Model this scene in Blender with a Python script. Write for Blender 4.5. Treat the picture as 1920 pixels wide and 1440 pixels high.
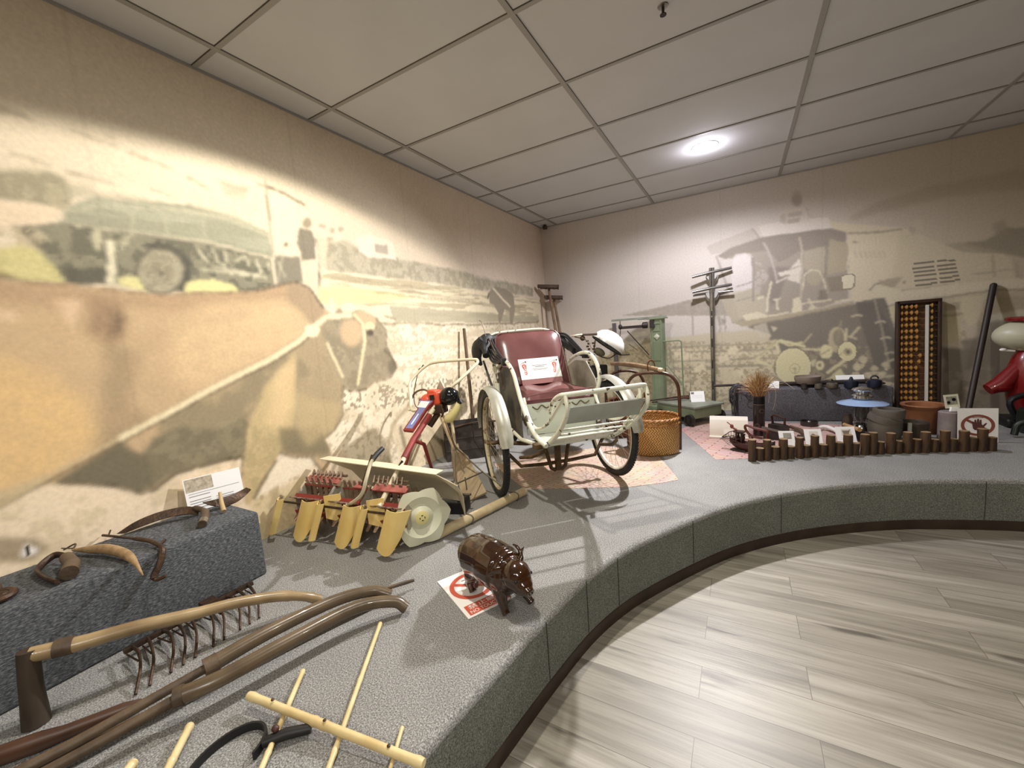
import bpy, bmesh, math, random
import numpy as np
from mathutils import Vector, Matrix, Euler
random.seed(7)
for _o in list(bpy.data.objects): bpy.data.objects.remove(_o)
SC = bpy.context.scene
COL = SC.collection
PI = math.pi

# ---------------------------------------------------------------- camera
ST = 0.30            # height of the display platform above the wooden floor
CEIL = 2.702
CAMP = np.array([2.286, -5.0805, 1.30]); FPX = 756.694
def _rot(a, b, c):
    ca, sa, cb, sb, cc, sc = math.cos(a), math.sin(a), math.cos(b), math.sin(b), math.cos(c), math.sin(c)
    return np.array([[ca,-sa,0],[sa,ca,0],[0,0,1]]) @ np.array([[1,0,0],[0,cb,-sb],[0,sb,cb]]) @ np.array([[cc,-sc,0],[sc,cc,0],[0,0,1]])
RC = _rot(.5194, 1.455, -.0746)
cam = bpy.data.objects.new('camera', bpy.data.cameras.new('camera')); COL.objects.link(cam)
cam.data.sensor_width = 36; cam.data.lens = 36 * FPX / 1920; cam.data.clip_start = 0.02
cam.matrix_world = Matrix.Translation(CAMP.tolist()) @ Matrix(RC.tolist()).to_4x4()
SC.camera = cam

# ---------------------------------------------------------------- world, exposure, lamps
SC.view_settings.view_transform = 'Standard'; SC.view_settings.look = 'None'
SC.view_settings.exposure = 0.64; SC.view_settings.gamma = 1; SC.view_settings.use_curve_mapping = False
W = bpy.data.worlds.new('world'); SC.world = W; W.use_nodes = True
W.node_tree.nodes['Background'].inputs[0].default_value = (0.5, 0.47, 0.42, 1); W.node_tree.nodes['Background'].inputs[1].default_value = 0.2
def lamp(name, loc, power, col, cone=150, blend=.15, rad=.05, aim=None):
    l = bpy.data.lights.new(name, 'SPOT'); l.energy = power; l.color = col; l.spot_size = math.radians(cone); l.spot_blend = blend; l.shadow_soft_size = rad
    o = bpy.data.objects.new(name, l); COL.objects.link(o); o.location = loc
    if aim: o.rotation_euler = (Vector(aim) - Vector(loc)).to_track_quat('-Z', 'Y').to_euler()
    return o
LA, LB, LC = (2.05, -1.27), (1.22, -3.78), (3.6, -4.4)
WARM = (1.0, .94, .83); COOL = (.92, .91, 1.0)
lamp('downlight_back', (*LA, CEIL - .03), 104, COOL, 168, .45, .08)
lamp('downlight_back_gimbal', (*LA, CEIL - .035), 260, (.98, .95, .95), 96, .9, .025, (.75, -3.45, .1))
_p = bpy.data.lights.new('downlight_back_glow_fill', 'POINT'); _p.energy = 3.5; _p.color = (.93, .90, 1); _p.shadow_soft_size = .06  # extra point light added below the downlight to make the ceiling glow around it
_o = bpy.data.objects.new('downlight_back_glow_fill', _p); COL.objects.link(_o); _o.location = (*LA, CEIL - .06)
lamp('downlight_front', (*LB, CEIL - .02), 78, WARM, 150, .12, .03)
lamp('downlight_aisle', (*LC, CEIL - .02), 42, (1, .95, .86), 150, .3)
lamp('downlight_rear', (1.9, -6.9, CEIL - .02), 34, WARM, 149, .15)
lamp('downlight_hall', (4.4, -7.2, CEIL - .02), 60, WARM, 160, .5)
def area(name, loc, power, col, sx, sy):
    l = bpy.data.lights.new(name, 'AREA'); l.energy = power; l.color = col; l.shape = 'RECTANGLE'; l.size = sx; l.size_y = sy
    o = bpy.data.objects.new(name, l); COL.objects.link(o); o.location = loc; return o
area('hall_ambient_fill', (3.2, -6.6, CEIL - .05), 30, (1, .96, .90), 1.2, .6)  # added unseen area light behind the camera, lifts the room's general ambience
# ---------------------------------------------------------------- pixel -> place (used to read positions off the photo's geometry)
def ray(u, v): return RC @ np.array([(u-960)/FPX, -(v-720)/FPX, -1.0])
def az(u, v, z): d = ray(u, v); return Vector((CAMP + d*((z-CAMP[2])/d[2])).tolist())
def ay(u, v, y): d = ray(u, v); return Vector((CAMP + d*((y-CAMP[1])/d[1])).tolist())
def ax(u, v, x): d = ray(u, v); return Vector((CAMP + d*((x-CAMP[0])/d[0])).tolist())

# ---------------------------------------------------------------- materials
def lin(c):
    if isinstance(c, str): c = tuple(int(c[i:i+2], 16) for i in (0, 2, 4))
    return tuple(((x/255)/12.92 if x/255 <= .04045 else ((x/255+.055)/1.055)**2.4) for x in c[:3])
_MC = {}
def mat(name, col, rough=.6, metal=0, col2=None, scale=20, amt=.5, bump=0, bscale=None, stretch=None, coat=0, spec=.5, trans=0, detail=4, sharp=.15, sheen=0, emis=None, gen=False):
    if name in _MC: return _MC[name]
    m = bpy.data.materials.new(name); m.use_nodes = True; nt = m.node_tree; N = nt.nodes; L = nt.links
    b = N['Principled BSDF']; c1 = (*lin(col), 1)
    b.inputs['Base Color'].default_value = c1; b.inputs['Roughness'].default_value = rough; b.inputs['Metallic'].default_value = metal
    b.inputs['Coat Weight'].default_value = coat; b.inputs['Specular IOR Level'].default_value = spec; b.inputs['Transmission Weight'].default_value = trans
    if emis: b.inputs['Emission Color'].default_value = (*lin(emis[0]), 1); b.inputs['Emission Strength'].default_value = emis[1]
    if col2 or bump:
        tc = N.new('ShaderNodeTexCoord'); mp = N.new('ShaderNodeMapping'); L.new(tc.outputs['Object'], mp.inputs[0])
        if stretch: mp.inputs['Scale'].default_value = stretch
    if col2:
        n = N.new('ShaderNodeTexNoise'); n.inputs['Scale'].default_value = scale; n.inputs['Detail'].default_value = detail; L.new(mp.outputs[0], n.inputs['Vector'])
        r = N.new('ShaderNodeValToRGB'); r.color_ramp.elements[0].position = amt-sharp; r.color_ramp.elements[1].position = amt+sharp
        r.color_ramp.elements[0].color = c1; r.color_ramp.elements[1].color = (*lin(col2), 1)
        L.new(n.outputs['Fac'], r.inputs[0]); L.new(r.outputs[0], b.inputs['Base Color'])
    if bump:
        n2 = N.new('ShaderNodeTexNoise'); n2.inputs['Scale'].default_value = bscale or scale; n2.inputs['Detail'].default_value = 3; L.new(mp.outputs[0], n2.inputs['Vector'])
        bp = N.new('ShaderNodeBump'); bp.inputs['Strength'].default_value = bump; bp.inputs['Distance'].default_value = .01; L.new(n2.outputs['Fac'], bp.inputs['Height']); L.new(bp.outputs[0], b.inputs['Normal'])
    _MC[name] = m; return m

# ---------------------------------------------------------------- mesh builder
class MB:
    def __init__(s, T=None): s.v = []; s.f = []; s.mi = []; s.cur = 0; s.T = T or Matrix()
    def m(s, i): s.cur = i; return s
    def add(s, vs, fs):
        o = len(s.v); T = s.T
        s.v += [T @ Vector(p) for p in vs]; s.f += [[i+o for i in f] for f in fs]; s.mi += [s.cur]*len(fs); return s
    def box(s, c, d, R=None, bev=0):
        x, y, z = d[0]/2, d[1]/2, d[2]/2; R = R or Matrix.Identity(3)
        if isinstance(R, (tuple, list)): R = Euler(R).to_matrix()
        if bev:
            bm = bmesh.new(); bmesh.ops.create_cube(bm, size=1)
            for v in bm.verts: v.co = Vector((v.co.x*d[0], v.co.y*d[1], v.co.z*d[2]))
            bmesh.ops.bevel(bm, geom=bm.edges[:], offset=min(bev, min(d)*.45), segments=3, profile=.5, affect='EDGES')
            bm.verts.index_update(); vs = [R @ v.co + Vector(c) for v in bm.verts]; fs = [[v.index for v in f.verts] for f in bm.faces]; bm.free(); return s.add(vs, fs)
        vs = [R @ Vector((a*x, b*y, e*z)) + Vector(c) for e in (-1, 1) for a, b in ((-1,-1),(1,-1),(1,1),(-1,1))]
        return s.add(vs, [[3,2,1,0],[4,5,6,7],[0,1,5,4],[1,2,6,5],[2,3,7,6],[3,0,4,7]])
    def tube(s, pts, r, n=10, closed=False, caps=True, flat=None):
        P = [Vector(p) for p in pts]; k = len(P); R = r if isinstance(r, (list, tuple)) else [r]*k
        tan = []
        for i in range(k):
            a = P[(i-1) % k] if closed or i else P[0]; b = P[(i+1) % k] if closed or i < k-1 else P[-1]
            t = (b-a); tan.append(t.normalized() if t.length > 1e-9 else Vector((0,0,1)))
        up = Vector((0,0,1)) if abs(tan[0].z) < .9 else Vector((1,0,0))
        nrm = (up - tan[0]*up.dot(tan[0])).normalized(); vs = []; fs = []
        for i in range(k):
            if i: nrm = (nrm - tan[i]*nrm.dot(tan[i])); nrm = nrm.normalized() if nrm.length > 1e-6 else tan[i].orthogonal().normalized()
            bn = tan[i].cross(nrm)
            for j in range(n):
                a = 2*PI*j/n; q = 1 if flat is None else flat
                vs.append(P[i] + nrm*(math.cos(a)*R[i]) + bn*(math.sin(a)*R[i]*q))
        for i in range(k if closed else k-1):
            for j in range(n):
                a = i*n; b = ((i+1) % k)*n; fs.append([a+j, a+(j+1) % n, b+(j+1) % n, b+j])
        if caps and not closed: fs.append(list(range(n))[::-1]); fs.append([(k-1)*n+j for j in range(n)])
        return s.add(vs, fs)
    def rod(s, a, b, r, n=10, r2=None): return s.tube([a, b], [r, r if r2 is None else r2], n)
    def lathe(s, prof, n=24, c=(0,0,0), R=None, sx=1, sy=1, cap=True):
        R = R or Matrix.Identity(3)
        if isinstance(R, (tuple, list)): R = Euler(R).to_matrix()
        vs = []; fs = []; k = len(prof)
        for (r, z) in prof:
            for j in range(n): a = 2*PI*j/n; vs.append(R @ Vector((r*math.cos(a)*sx, r*math.sin(a)*sy, z)) + Vector(c))
        for i in range(k-1):
            for j in range(n): fs.append([i*n+j, i*n+(j+1) % n, (i+1)*n+(j+1) % n, (i+1)*n+j])
        if cap:
            if prof[0][0] > 1e-5: fs.append(list(range(n))[::-1])
            if prof[-1][0] > 1e-5: fs.append([(k-1)*n+j for j in range(n)])
        return s.add(vs, fs)
    def ball(s, c, r, n=14, k=8, R=None):
        if not isinstance(r, (tuple, list)): r = (r, r, r)
        R = R or Matrix.Identity(3)
        if isinstance(R, (tuple, list)): R = Euler(R).to_matrix()
        vs = []; fs = []
        for i in range(k+1):
            t = PI*i/k
            for j in range(n): a = 2*PI*j/n; vs.append(R @ Vector((r[0]*math.sin(t)*math.cos(a), r[1]*math.sin(t)*math.sin(a), -r[2]*math.cos(t))) + Vector(c))
        for i in range(k):
            for j in range(n): fs.append([i*n+j, i*n+(j+1) % n, (i+1)*n+(j+1) % n, (i+1)*n+j])
        return s.add(vs, fs)
    def prism(s, poly, off):
        P = [Vector(p) for p in poly]; O = Vector(off); n = len(P)
        return s.add(P + [p+O for p in P], [list(range(n))[::-1], [n+i for i in range(n)]] + [[i, (i+1) % n, n+(i+1) % n, n+i] for i in range(n)])
    def sheet(s, rows, th, closed_u=False):
        """rows: grid of points; thickened along the local normal"""
        a = len(rows); b = len(rows[0]); G = [[Vector(p) for p in r] for r in rows]; vs = []; vb = []
        for i in range(a):
            for j in range(b):
                du = G[min(i+1, a-1)][j] - G[max(i-1, 0)][j]; dv = G[i][min(j+1, b-1)] - G[i][max(j-1, 0)]
                nn = du.cross(dv); nn = nn.normalized() if nn.length > 1e-12 else Vector((0,0,1))
                vs.append(G[i][j] + nn*th/2); vb.append(G[i][j] - nn*th/2)
        N = a*b; fs = []
        for i in range(a-1):
            for j in range(b-1):
                q = [i*b+j, i*b+j+1, (i+1)*b+j+1, (i+1)*b+j]; fs.append(q[::-1]); fs.append([N+x for x in q])
        ring = [(0, j) for j in range(b)] + [(i, b-1) for i in range(1, a)] + [(a-1, j) for j in range(b-2, -1, -1)] + [(i, 0) for i in range(a-2, 0, -1)]
        rr = [i*b+j for i, j in ring]
        for k in range(len(rr)): x, y = rr[k], rr[(k+1) % len(rr)]; fs.append([x, y, N+y, N+x])
        return s.add(vs+vb, fs)
ORG = {}
def base(m):
    xs = [p.x for p in m.v]; ys = [p.y for p in m.v]; zs = [p.z for p in m.v]
    return Vector(((min(xs)+max(xs))/2, (min(ys)+max(ys))/2, min(zs)))
def obj(name, m, mats, parent=None, smooth=40):
    me = bpy.data.meshes.new(name)
    O = ORG[parent.name] if parent else base(m)
    me.from_pydata([(p-O)[:] for p in m.v], [], m.f)
    for x in (mats if isinstance(mats, (list, tuple)) else [mats]): me.materials.append(x)
    me.polygons.foreach_set('material_index', m.mi)
    bm = bmesh.new(); bm.from_mesh(me); bmesh.ops.remove_doubles(bm, verts=bm.verts, dist=1e-6); bmesh.ops.recalc_face_normals(bm, faces=bm.faces); bm.to_mesh(me); bm.free()
    if smooth:
        me.polygons.foreach_set('use_smooth', [True]*len(me.polygons)); me.set_sharp_from_angle(angle=math.radians(smooth))
    me.update()
    o = bpy.data.objects.new(name, me); COL.objects.link(o)
    if parent: o.parent = parent
    else: o.location = O
    ORG[o.name] = O.copy(); return o
def struct(name, m, mats, smooth=40): o = obj(name, m, mats, None, smooth); o['kind'] = 'structure'; return o
def tag(o, label, cat, group=None, kind=None):
    o['label'] = label; o['category'] = cat
    if group: o['group'] = group
    if kind: o['kind'] = kind
    return o
def thing(name, loc, label, cat, group=None):
    o = bpy.data.objects.new(name, None); o.empty_display_size = .05; COL.objects.link(o); o.location = loc; ORG[o.name] = Vector(loc)
    return tag(o, label, cat, group)
def copy_tree(o, loc, label=None, rotz=None, parent=None):
    c = o.copy(); COL.objects.link(c); ORG[c.name] = ORG[o.name]
    if parent: c.parent = parent
    else:
        c.location = loc
        if rotz is not None: c.rotation_euler = (0, 0, rotz)
        if label: c['label'] = label
    for ch in list(o.children): copy_tree(ch, None, parent=c)
    return c
def crom(P, n=8, closed=False):
    P = [Vector(p) for p in P]; k = len(P); out = []
    for i in range(k if closed else k-1):
        p0 = P[(i-1) % k] if closed or i else P[0]*2-P[1]; p1 = P[i]; p2 = P[(i+1) % k]; p3 = P[(i+2) % k] if closed or i < k-2 else P[-1]*2-P[-2]
        for j in range(n):
            t = j/n; out.append(.5*((2*p1) + (p2-p0)*t + (2*p0-5*p1+4*p2-p3)*t*t + (3*p1-p0-3*p2+p3)*t**3))
    if not closed: out.append(P[-1])
    return out
def frame(o, x, z):
    """4x4 with origin o, x axis along x, z axis near z"""
    X = Vector(x).normalized(); Z = Vector(z); Z = (Z - X*Z.dot(X)).normalized(); Y = Z.cross(X)
    return Matrix(((X.x, Y.x, Z.x, o[0]), (X.y, Y.y, Z.y, o[1]), (X.z, Y.z, Z.z, o[2]), (0, 0, 0, 1)))
# lettering, turned to mesh once
_TX = {}
def text(s, size=1.0):
    if s not in _TX:
        cu = bpy.data.curves.new('t', 'FONT'); cu.body = s; cu.size = 1; cu.align_x = 'CENTER'; cu.align_y = 'CENTER'; cu.resolution_u = 3
        o = bpy.data.objects.new('t', cu); COL.objects.link(o); dg = bpy.context.evaluated_depsgraph_get(); me = bpy.data.meshes.new_from_object(o.evaluated_get(dg))
        _TX[s] = ([v.co.copy() for v in me.vertices], [list(p.vertices) for p in me.polygons]); bpy.data.objects.remove(o); bpy.data.curves.remove(cu); bpy.data.meshes.remove(me)
    return _TX[s]
def put_text(mb, s, T, size, w=None, h=None):
    vs, fs = text(s)
    if w:
        xs = [v.x for v in vs]; ys = [v.y for v in vs]; cx, cy = (min(xs)+max(xs))/2, (min(ys)+max(ys))/2; kx = w/(max(xs)-min(xs)); ky = h/(max(ys)-min(ys)) if h else kx
        P = [T @ Vector(((v.x-cx)*kx, (v.y-cy)*ky, 0)) for v in vs]
    else: P = [T @ Vector((v.x*size, v.y*size, 0)) for v in vs]
    mb.add(P, fs)
for _t in ('禁止觸摸', 'NO TOUCHING'): text(_t)
# ================================================================ murals printed on the two walls
class Canvas:
    def __init__(s, axis, a0, a1, z0, z1, res, base):
        s.axis = axis; s.a0 = a0; s.z0 = z0; s.na = int(round((a1-a0)/res))+1; s.nz = int(round((z1-z0)/res))+1; s.res = res
        s.A, s.Z = np.meshgrid(np.linspace(a0, a1, s.na), np.linspace(z0, z1, s.nz), indexing='ij'); s.a1 = a1; s.z1 = z1
        s.C = np.zeros((s.na, s.nz, 3)); s.C[:] = lin(base)
    def w(s, P):
        out = []
        for u, v in P:
            u = -90 if (u <= 0 and s.axis == 'x') else 2000 if (u >= 1918 and s.axis == 'y') else u
            q = ax(u, v, 0) if s.axis == 'x' else ay(u, v, 0); out.append(((q.y if s.axis == 'x' else q.x), q.z))
        return np.array(out)
    def noise(s, sc, seed, oc=4, sa=1.0):
        rng = np.random.RandomState(seed); out = np.zeros(s.A.shape); amp = 1; tot = 0
        for o in range(oc):
            f = sc*2**o; g = rng.rand(128, 128); x = (s.A-s.a0)*f*sa; y = (s.Z-s.z0)*f; xi = np.floor(x).astype(int); yi = np.floor(y).astype(int); fx = x-xi; fy = y-yi
            fx = fx*fx*(3-2*fx); fy = fy*fy*(3-2*fy); G = lambda a, b: g[a % 128, b % 128]
            out += amp*(G(xi,yi)*(1-fx)*(1-fy)+G(xi+1,yi)*fx*(1-fy)+G(xi,yi+1)*(1-fx)*fy+G(xi+1,yi+1)*fx*fy); tot += amp; amp *= .55
        return out/tot
    def blur(s, m, k):
        for _ in range(k):
            m = (np.roll(m, 1, 0)+np.roll(m, -1, 0)+2*m)/4; m = (np.roll(m, 1, 1)+np.roll(m, -1, 1)+2*m)/4
        return m
    def blend(s, m, col): s.C += m[..., None]*(np.array(lin(col))-s.C)
    def mask(s, P, raw=False, wob=0):
        Q = np.array(P) if raw else s.w(P); A = s.A; Z = s.Z
        if wob: A = A+(s.wn1-.5)*wob; Z = Z+(s.wn2-.5)*wob
        ins = np.zeros(A.shape, bool); n = len(Q)
        a0, b0 = Q.min(0)-.1; a1, b1 = Q.max(0)+.1
        i0 = max(0, int((a0-s.a0)/s.res)); i1 = min(s.na, int((a1-s.a0)/s.res)+2); j0 = max(0, int((b0-s.z0)/s.res)); j1 = min(s.nz, int((b1-s.z0)/s.res)+2)
        if i1 <= i0 or j1 <= j0: return ins.astype(float)
        a = A[i0:i1, j0:j1]; z = Z[i0:i1, j0:j1]; r = np.zeros(a.shape, bool)
        for i in range(n):
            x1, y1 = Q[i]; x2, y2 = Q[(i+1) % n]
            if y1 == y2: continue
            c = ((y1 > z) != (y2 > z)) & (a < (x2-x1)*(z-y1)/(y2-y1)+x1); r ^= c
        ins[i0:i1, j0:j1] = r; return ins.astype(float)
    def poly(s, P, col, al=1, soft=1, wob=.02, tex=None, lo=.4, hi=.6, curve=False):
        if curve: P = [(p.x, p.y) for p in crom([(x, y, 0) for x, y in P], 5, True)]
        m = s.blur(s.mask(P, wob=wob), soft)*al
        if tex is not None: m = m*np.clip((tex-lo)/(hi-lo), 0, 1)
        s.blend(m, col); return m
    def ell(s, u, v, ru, rv, col, al=1, soft=1, wob=.01, tex=None, lo=.4, hi=.6):
        return s.poly([(u+ru*math.cos(t), v+rv*math.sin(t)) for t in np.linspace(0, 2*PI, 24, endpoint=False)], col, al, soft, wob, tex, lo, hi)
    def line(s, P, w, col, al=1, soft=1, wob=.01, curve=False):
        if curve: P = [(p.x, p.y) for p in crom([(x, y, 0) for x, y in P], 6)]
        L = []; R = []
        for i, (x, y) in enumerate(P):
            a = P[max(0, i-1)]; b = P[min(len(P)-1, i+1)]; dx, dy = b[0]-a[0], b[1]-a[1]; l = math.hypot(dx, dy) or 1; nx, ny = -dy/l*w/2, dx/l*w/2
            L.append((x+nx, y+ny)); R.append((x-nx, y-ny))
        s.blend(s.blur(s.mask(L+R[::-1], wob=wob), soft)*al, col)
    def build(s, name, flip, back):
        me = bpy.data.meshes.new(name); n = s.na*s.nz; co = np.zeros((n, 3)); A = s.A.ravel(); Z = s.Z.ravel()
        if s.axis == 'x': co[:, 1] = A
        else: co[:, 0] = A
        co[:, 2] = Z
        i, j = np.meshgrid(np.arange(s.na-1), np.arange(s.nz-1), indexing='ij'); v = (i*s.nz+j).ravel()
        q = np.stack([v, v+s.nz, v+s.nz+1, v+1], 1)
        if flip: q = q[:, ::-1]
        b0 = n; bx = [Vector(p) for p in back]   # the wall's own thickness behind the print
        F = [[0,1,2,3],[7,6,5,4],[0,4,5,1],[1,5,6,2],[2,6,7,3],[3,7,4,0]]
        co = np.vstack([co, np.array([p[:] for p in bx])]); ext = np.array(F)+b0; q = np.vstack([q, ext]); nf = len(q)
        me.vertices.add(len(co)); me.vertices.foreach_set('co', co.ravel()); me.loops.add(nf*4); me.loops.foreach_set('vertex_index', q.ravel().astype(np.int32))
        me.polygons.add(nf); me.polygons.foreach_set('loop_start', np.arange(0, nf*4, 4, dtype=np.int32)); me.polygons.foreach_set('use_smooth', np.zeros(nf, bool)); me.update(calc_edges=True)
        ca = me.color_attributes.new('print', 'FLOAT_COLOR', 'POINT'); c = np.ones((len(co), 4)); c[:n, :3] = s.C.reshape(-1, 3); c[n:, :3] = lin((205, 190, 165)); ca.data.foreach_set('color', c.ravel())
        m = bpy.data.materials.new(name+'_print'); m.use_nodes = True; N = m.node_tree.nodes; L = m.node_tree.links; b = N['Principled BSDF']; b.inputs['Roughness'].default_value = .62; b.inputs['Specular IOR Level'].default_value = .3
        a = N.new('ShaderNodeVertexColor'); a.layer_name = 'print'; tc = N.new('ShaderNodeTexCoord'); no = N.new('ShaderNodeTexNoise'); no.inputs['Scale'].default_value = 60; no.inputs['Detail'].default_value = 3; L.new(tc.outputs['Object'], no.inputs['Vector'])
        mr = N.new('ShaderNodeMapRange'); mr.inputs['From Min'].default_value = .3; mr.inputs['From Max'].default_value = .7; mr.inputs['To Min'].default_value = .93; mr.inputs['To Max'].default_value = 1.05; L.new(no.outputs['Fac'], mr.inputs['Value'])
        vm = N.new('ShaderNodeVectorMath'); vm.operation = 'SCALE'; L.new(a.outputs['Color'], vm.inputs[0]); L.new(mr.outputs[0], vm.inputs['Scale']); L.new(vm.outputs[0], b.inputs['Base Color'])
        me.materials.append(m); o = bpy.data.objects.new(name, me); COL.objects.link(o); o['kind'] = 'structure'; return o

YF, XR = -8.5, 7.5
K = Canvas('x', -5.5, 0, 0, CEIL, .009, (220, 202, 170))
K.wn1 = K.noise(9, 1); K.wn2 = K.noise(9, 2)
n1 = K.noise(5, 3); n2 = K.noise(22, 4, 3); n3 = K.noise(40, 5, 2); nst = K.noise(26, 6, 3, sa=.12); nb = K.noise(2.2, 8, 3); nlump = K.noise(14, 9, 3)
# sky warms towards the near end and is pinker by the corner
g = np.clip((K.A+3.6)/3.2, 0, 1); K.blend(g*.6, (222, 198, 176)); K.blend(np.clip((n1-.45)*2, 0, 1)*.12, (190, 165, 125))
P = K.poly; LN = K.line; EL = K.ell
DK = (118, 104, 76)
for seg in ([(130,242),(190,264),(222,278)], [(242,286),(290,304),(325,318)], [(345,330),(372,342),(392,352)], [(20,288),(55,300),(92,314)], [(120,322),(180,338),(222,352)], [(280,356),(320,368),(360,384)], [(200,256),(214,262)], [(415,342),(440,352),(462,358)], [(0,200),(60,222)], [(480,345),(500,352),(515,362)]):
    LN(seg, 5, (150, 134, 100), .62, 1, .03)
P([(0,312),(60,322),(120,338),(135,360),(125,398),(60,378),(0,372)], (160, 150, 112), .8, 3, .05)
P([(0,312),(60,322),(120,338),(135,360),(125,398),(60,378),(0,372)], (120, 112, 84), .4, 1, .05, n2)
P([(130,345),(250,362),(360,384),(430,404),(500,436),(500,455),(350,400),(200,372),(120,372)], (172, 164, 130), .65, 2, .04)
P([(180,345),(250,352),(360,375),(350,385),(240,368),(175,360)], (232, 214, 180), .7, 2, .03)
P([(415,345),(470,352),(460,372),(425,368)], (172, 158, 128), .6, 2, .03)
P([(400,330),(500,352),(500,440),(400,395)], (205, 186, 152), .35, 3, .05, n2)
P([(0,376),(50,380),(96,388),(110,398),(100,412),(70,424),(30,428),(0,432)], (228, 202, 166), .95, 1, .02)
# lorry
P([(120,396),(170,370),(260,378),(350,384),(430,405),(502,436),(510,482),(440,466),(380,452),(290,440),(200,432),(112,418)], (166, 165, 136), 1, 1)
P([(120,396),(170,370),(350,384),(502,436),(510,482),(380,452),(200,432),(112,418)], (140, 138, 110), .5, 1, .02, nst)
LN([(120,398),(200,385),(350,395),(430,412),(502,442)], 3, (206, 196, 160), .7)
LN([(112,420),(200,434),(290,442),(380,454),(508,484)], 3, (196, 188, 152), .6)
for x in (248, 310, 380): LN([(x, 392+(x-240)*.13), (x+4, 440+(x-240)*.09)], 5, (190, 184, 150), .55)
P([(20,428),(80,420),(112,418),(200,434),(290,442),(380,456),(505,484),(516,545),(448,550),(350,549),(215,534),(120,532),(92,500),(60,460)], (112, 108, 86), 1, 1)
P([(20,428),(112,418),(200,434),(380,456),(505,484),(516,545),(350,549),(215,534),(120,532),(92,500)], (148, 142, 112), .7, 1, .02, n2, .45, .6)
P([(0,430),(55,428),(80,440),(70,470),(95,500),(60,480),(20,470),(0,475)], (190, 172, 135), .8, 1, .03, n2, .35, .5)
LN([(42,432),(80,470)], 6, (88, 80, 60), .7); LN([(60,428),(95,455)], 4, (215, 200, 160), .7)
P([(175,428),(188,430),(192,466),(178,464)], (196, 188, 150), .9); LN([(225,470),(240,450),(252,438)], 5, (205, 196, 158), .9); LN([(222,460),(236,440)], 3, (200, 190, 150), .8)
P([(120,500),(198,505),(200,532),(125,530)], (92, 88, 72), .9, 1)
P([(268,462),(300,452),(335,462),(355,490),(360,530),(340,548),(300,470)], (84, 80, 66), .9, 1)
EL(300, 508, 47, 45, (104, 98, 78)); EL(301, 509, 42, 41, (166, 156, 126)); EL(300, 508, 26, 24, (140, 130, 102), .8, 1, .01); EL(301, 508, 26, 24, (182, 172, 140), .8, 1, .02, n2); EL(303, 512, 6, 6, (104, 96, 74)); EL(300,509,38,36,(140,130,104),.6,1,.02,n2,.5,.6)
P([(199,450),(213,450),(219,534),(205,534)], (226, 216, 178), 1)
for q in ([(365,460),(378,480),(390,494)], [(398,466),(408,490),(424,498)], [(420,470),(424,490)], [(440,492),(460,480),(470,500)], [(480,486),(490,510),(476,520)], [(400,500),(440,508),(500,520)], [(375,505),(470,516)], [(500,490),(505,505)]): LN(q, 4, (206, 198, 162), .9, 1, .02)
P([(0,466),(40,462),(72,474),(98,498),(126,532),(60,530),(0,512)], (206, 196, 116), .95, 1, .03); P([(0,466),(72,474),(126,532),(0,512)], (176, 164, 96), .5, 1, .03, n2)
P([(221,522),(258,520),(272,546),(224,536)], (218, 210, 130), .95); P([(349,530),(400,524),(434,530),(450,550),(350,551)], (224, 216, 132), .95)
# open door of the lorry and the man beside it
P([(503,354),(570,380),(572,400),(576,470),(560,478),(512,472)], (224, 206, 170), 1); LN([(500,350),(530,362),(572,384)], 5, DK, .85); LN([(496,338),(504,400),(512,476)], 4, (140, 126, 96), .8); EL(536, 458, 5, 4, DK)
P([(512,480),(560,482),(570,530),(545,535),(518,545)], (120, 114, 92), .9); LN([(520,490),(535,520)], 4, (180, 172, 140), .8); LN([(530,478),(520,530)], 3, (190, 180, 148), .7)
P([(562,426),(584,430),(592,452),(592,488),(566,492),(556,455)], (134, 124, 100), 1); EL(576, 418, 9, 10, (160, 144, 114)); P([(568,490),(592,488),(595,546),(576,536)], (216, 202, 164), 1); LN([(592,446),(600,470),(598,545)], 4, (120, 110, 84), .8)
P([(594,436),(612,450),(616,500),(600,505)], (206, 190, 156), .9); EL(605, 520, 8, 10, (110, 102, 80), .8, 1, .03)
for q in [(604,424),(640,432),(616,446),(622,432)]: EL(*q, 6, 5, (140, 128, 98), .6, 1, .03)
# hamlet, hedge and fields towards the corner
P([(612,448),(650,452),(690,470),(760,488),(860,508),(1000,540),(1000,556),(800,530),(640,515),(612,508)], (176, 166, 136), .85, 2, .04)
P([(612,448),(690,470),(860,508),(1000,540),(1000,556),(800,530),(612,508)], (140, 130, 100), .5, 1, .04, n2)
P([(668,444),(690,440),(735,452),(742,486),(690,482),(672,470)], (232, 212, 186), .95, 1); P([(702,456),(726,460),(728,478),(704,474)], (166, 152, 132), .9)
P([(600,505),(640,512),(800,530),(1012,562),(1012,612),(700,616),(604,566)], (224, 208, 166), 1, 1)
P([(600,505),(640,512),(800,530),(1012,562),(1012,612),(700,616),(604,566)], (168, 152, 112), .7, 1, .02, nst, .5, .62)
P([(596,538),(660,540),(780,556),(720,568),(640,572),(596,564)], (224, 214, 132), .9, 2, .03)
for a, b in (((640,528),(880,562)), ((620,520),(1000,566)), ((800,556),(1000,580)), ((700,548),(960,578))): LN([a, b], 3, (150, 134, 98), .6, 1, .04)
P([(730,572),(960,590),(1010,592),(1010,606),(740,604)], (172, 162, 128), .85, 1, .03)
P([(700,608),(1015,603),(1020,800),(600,990),(560,1040),(470,1090),(430,900),(610,830),(645,730)], (232, 216, 182), 1, 1, .02)
P([(700,608),(1015,603),(1020,800),(600,990),(600,840),(645,730)], (176, 158, 120), .6, 1, .02, n3, .55, .66)
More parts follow.
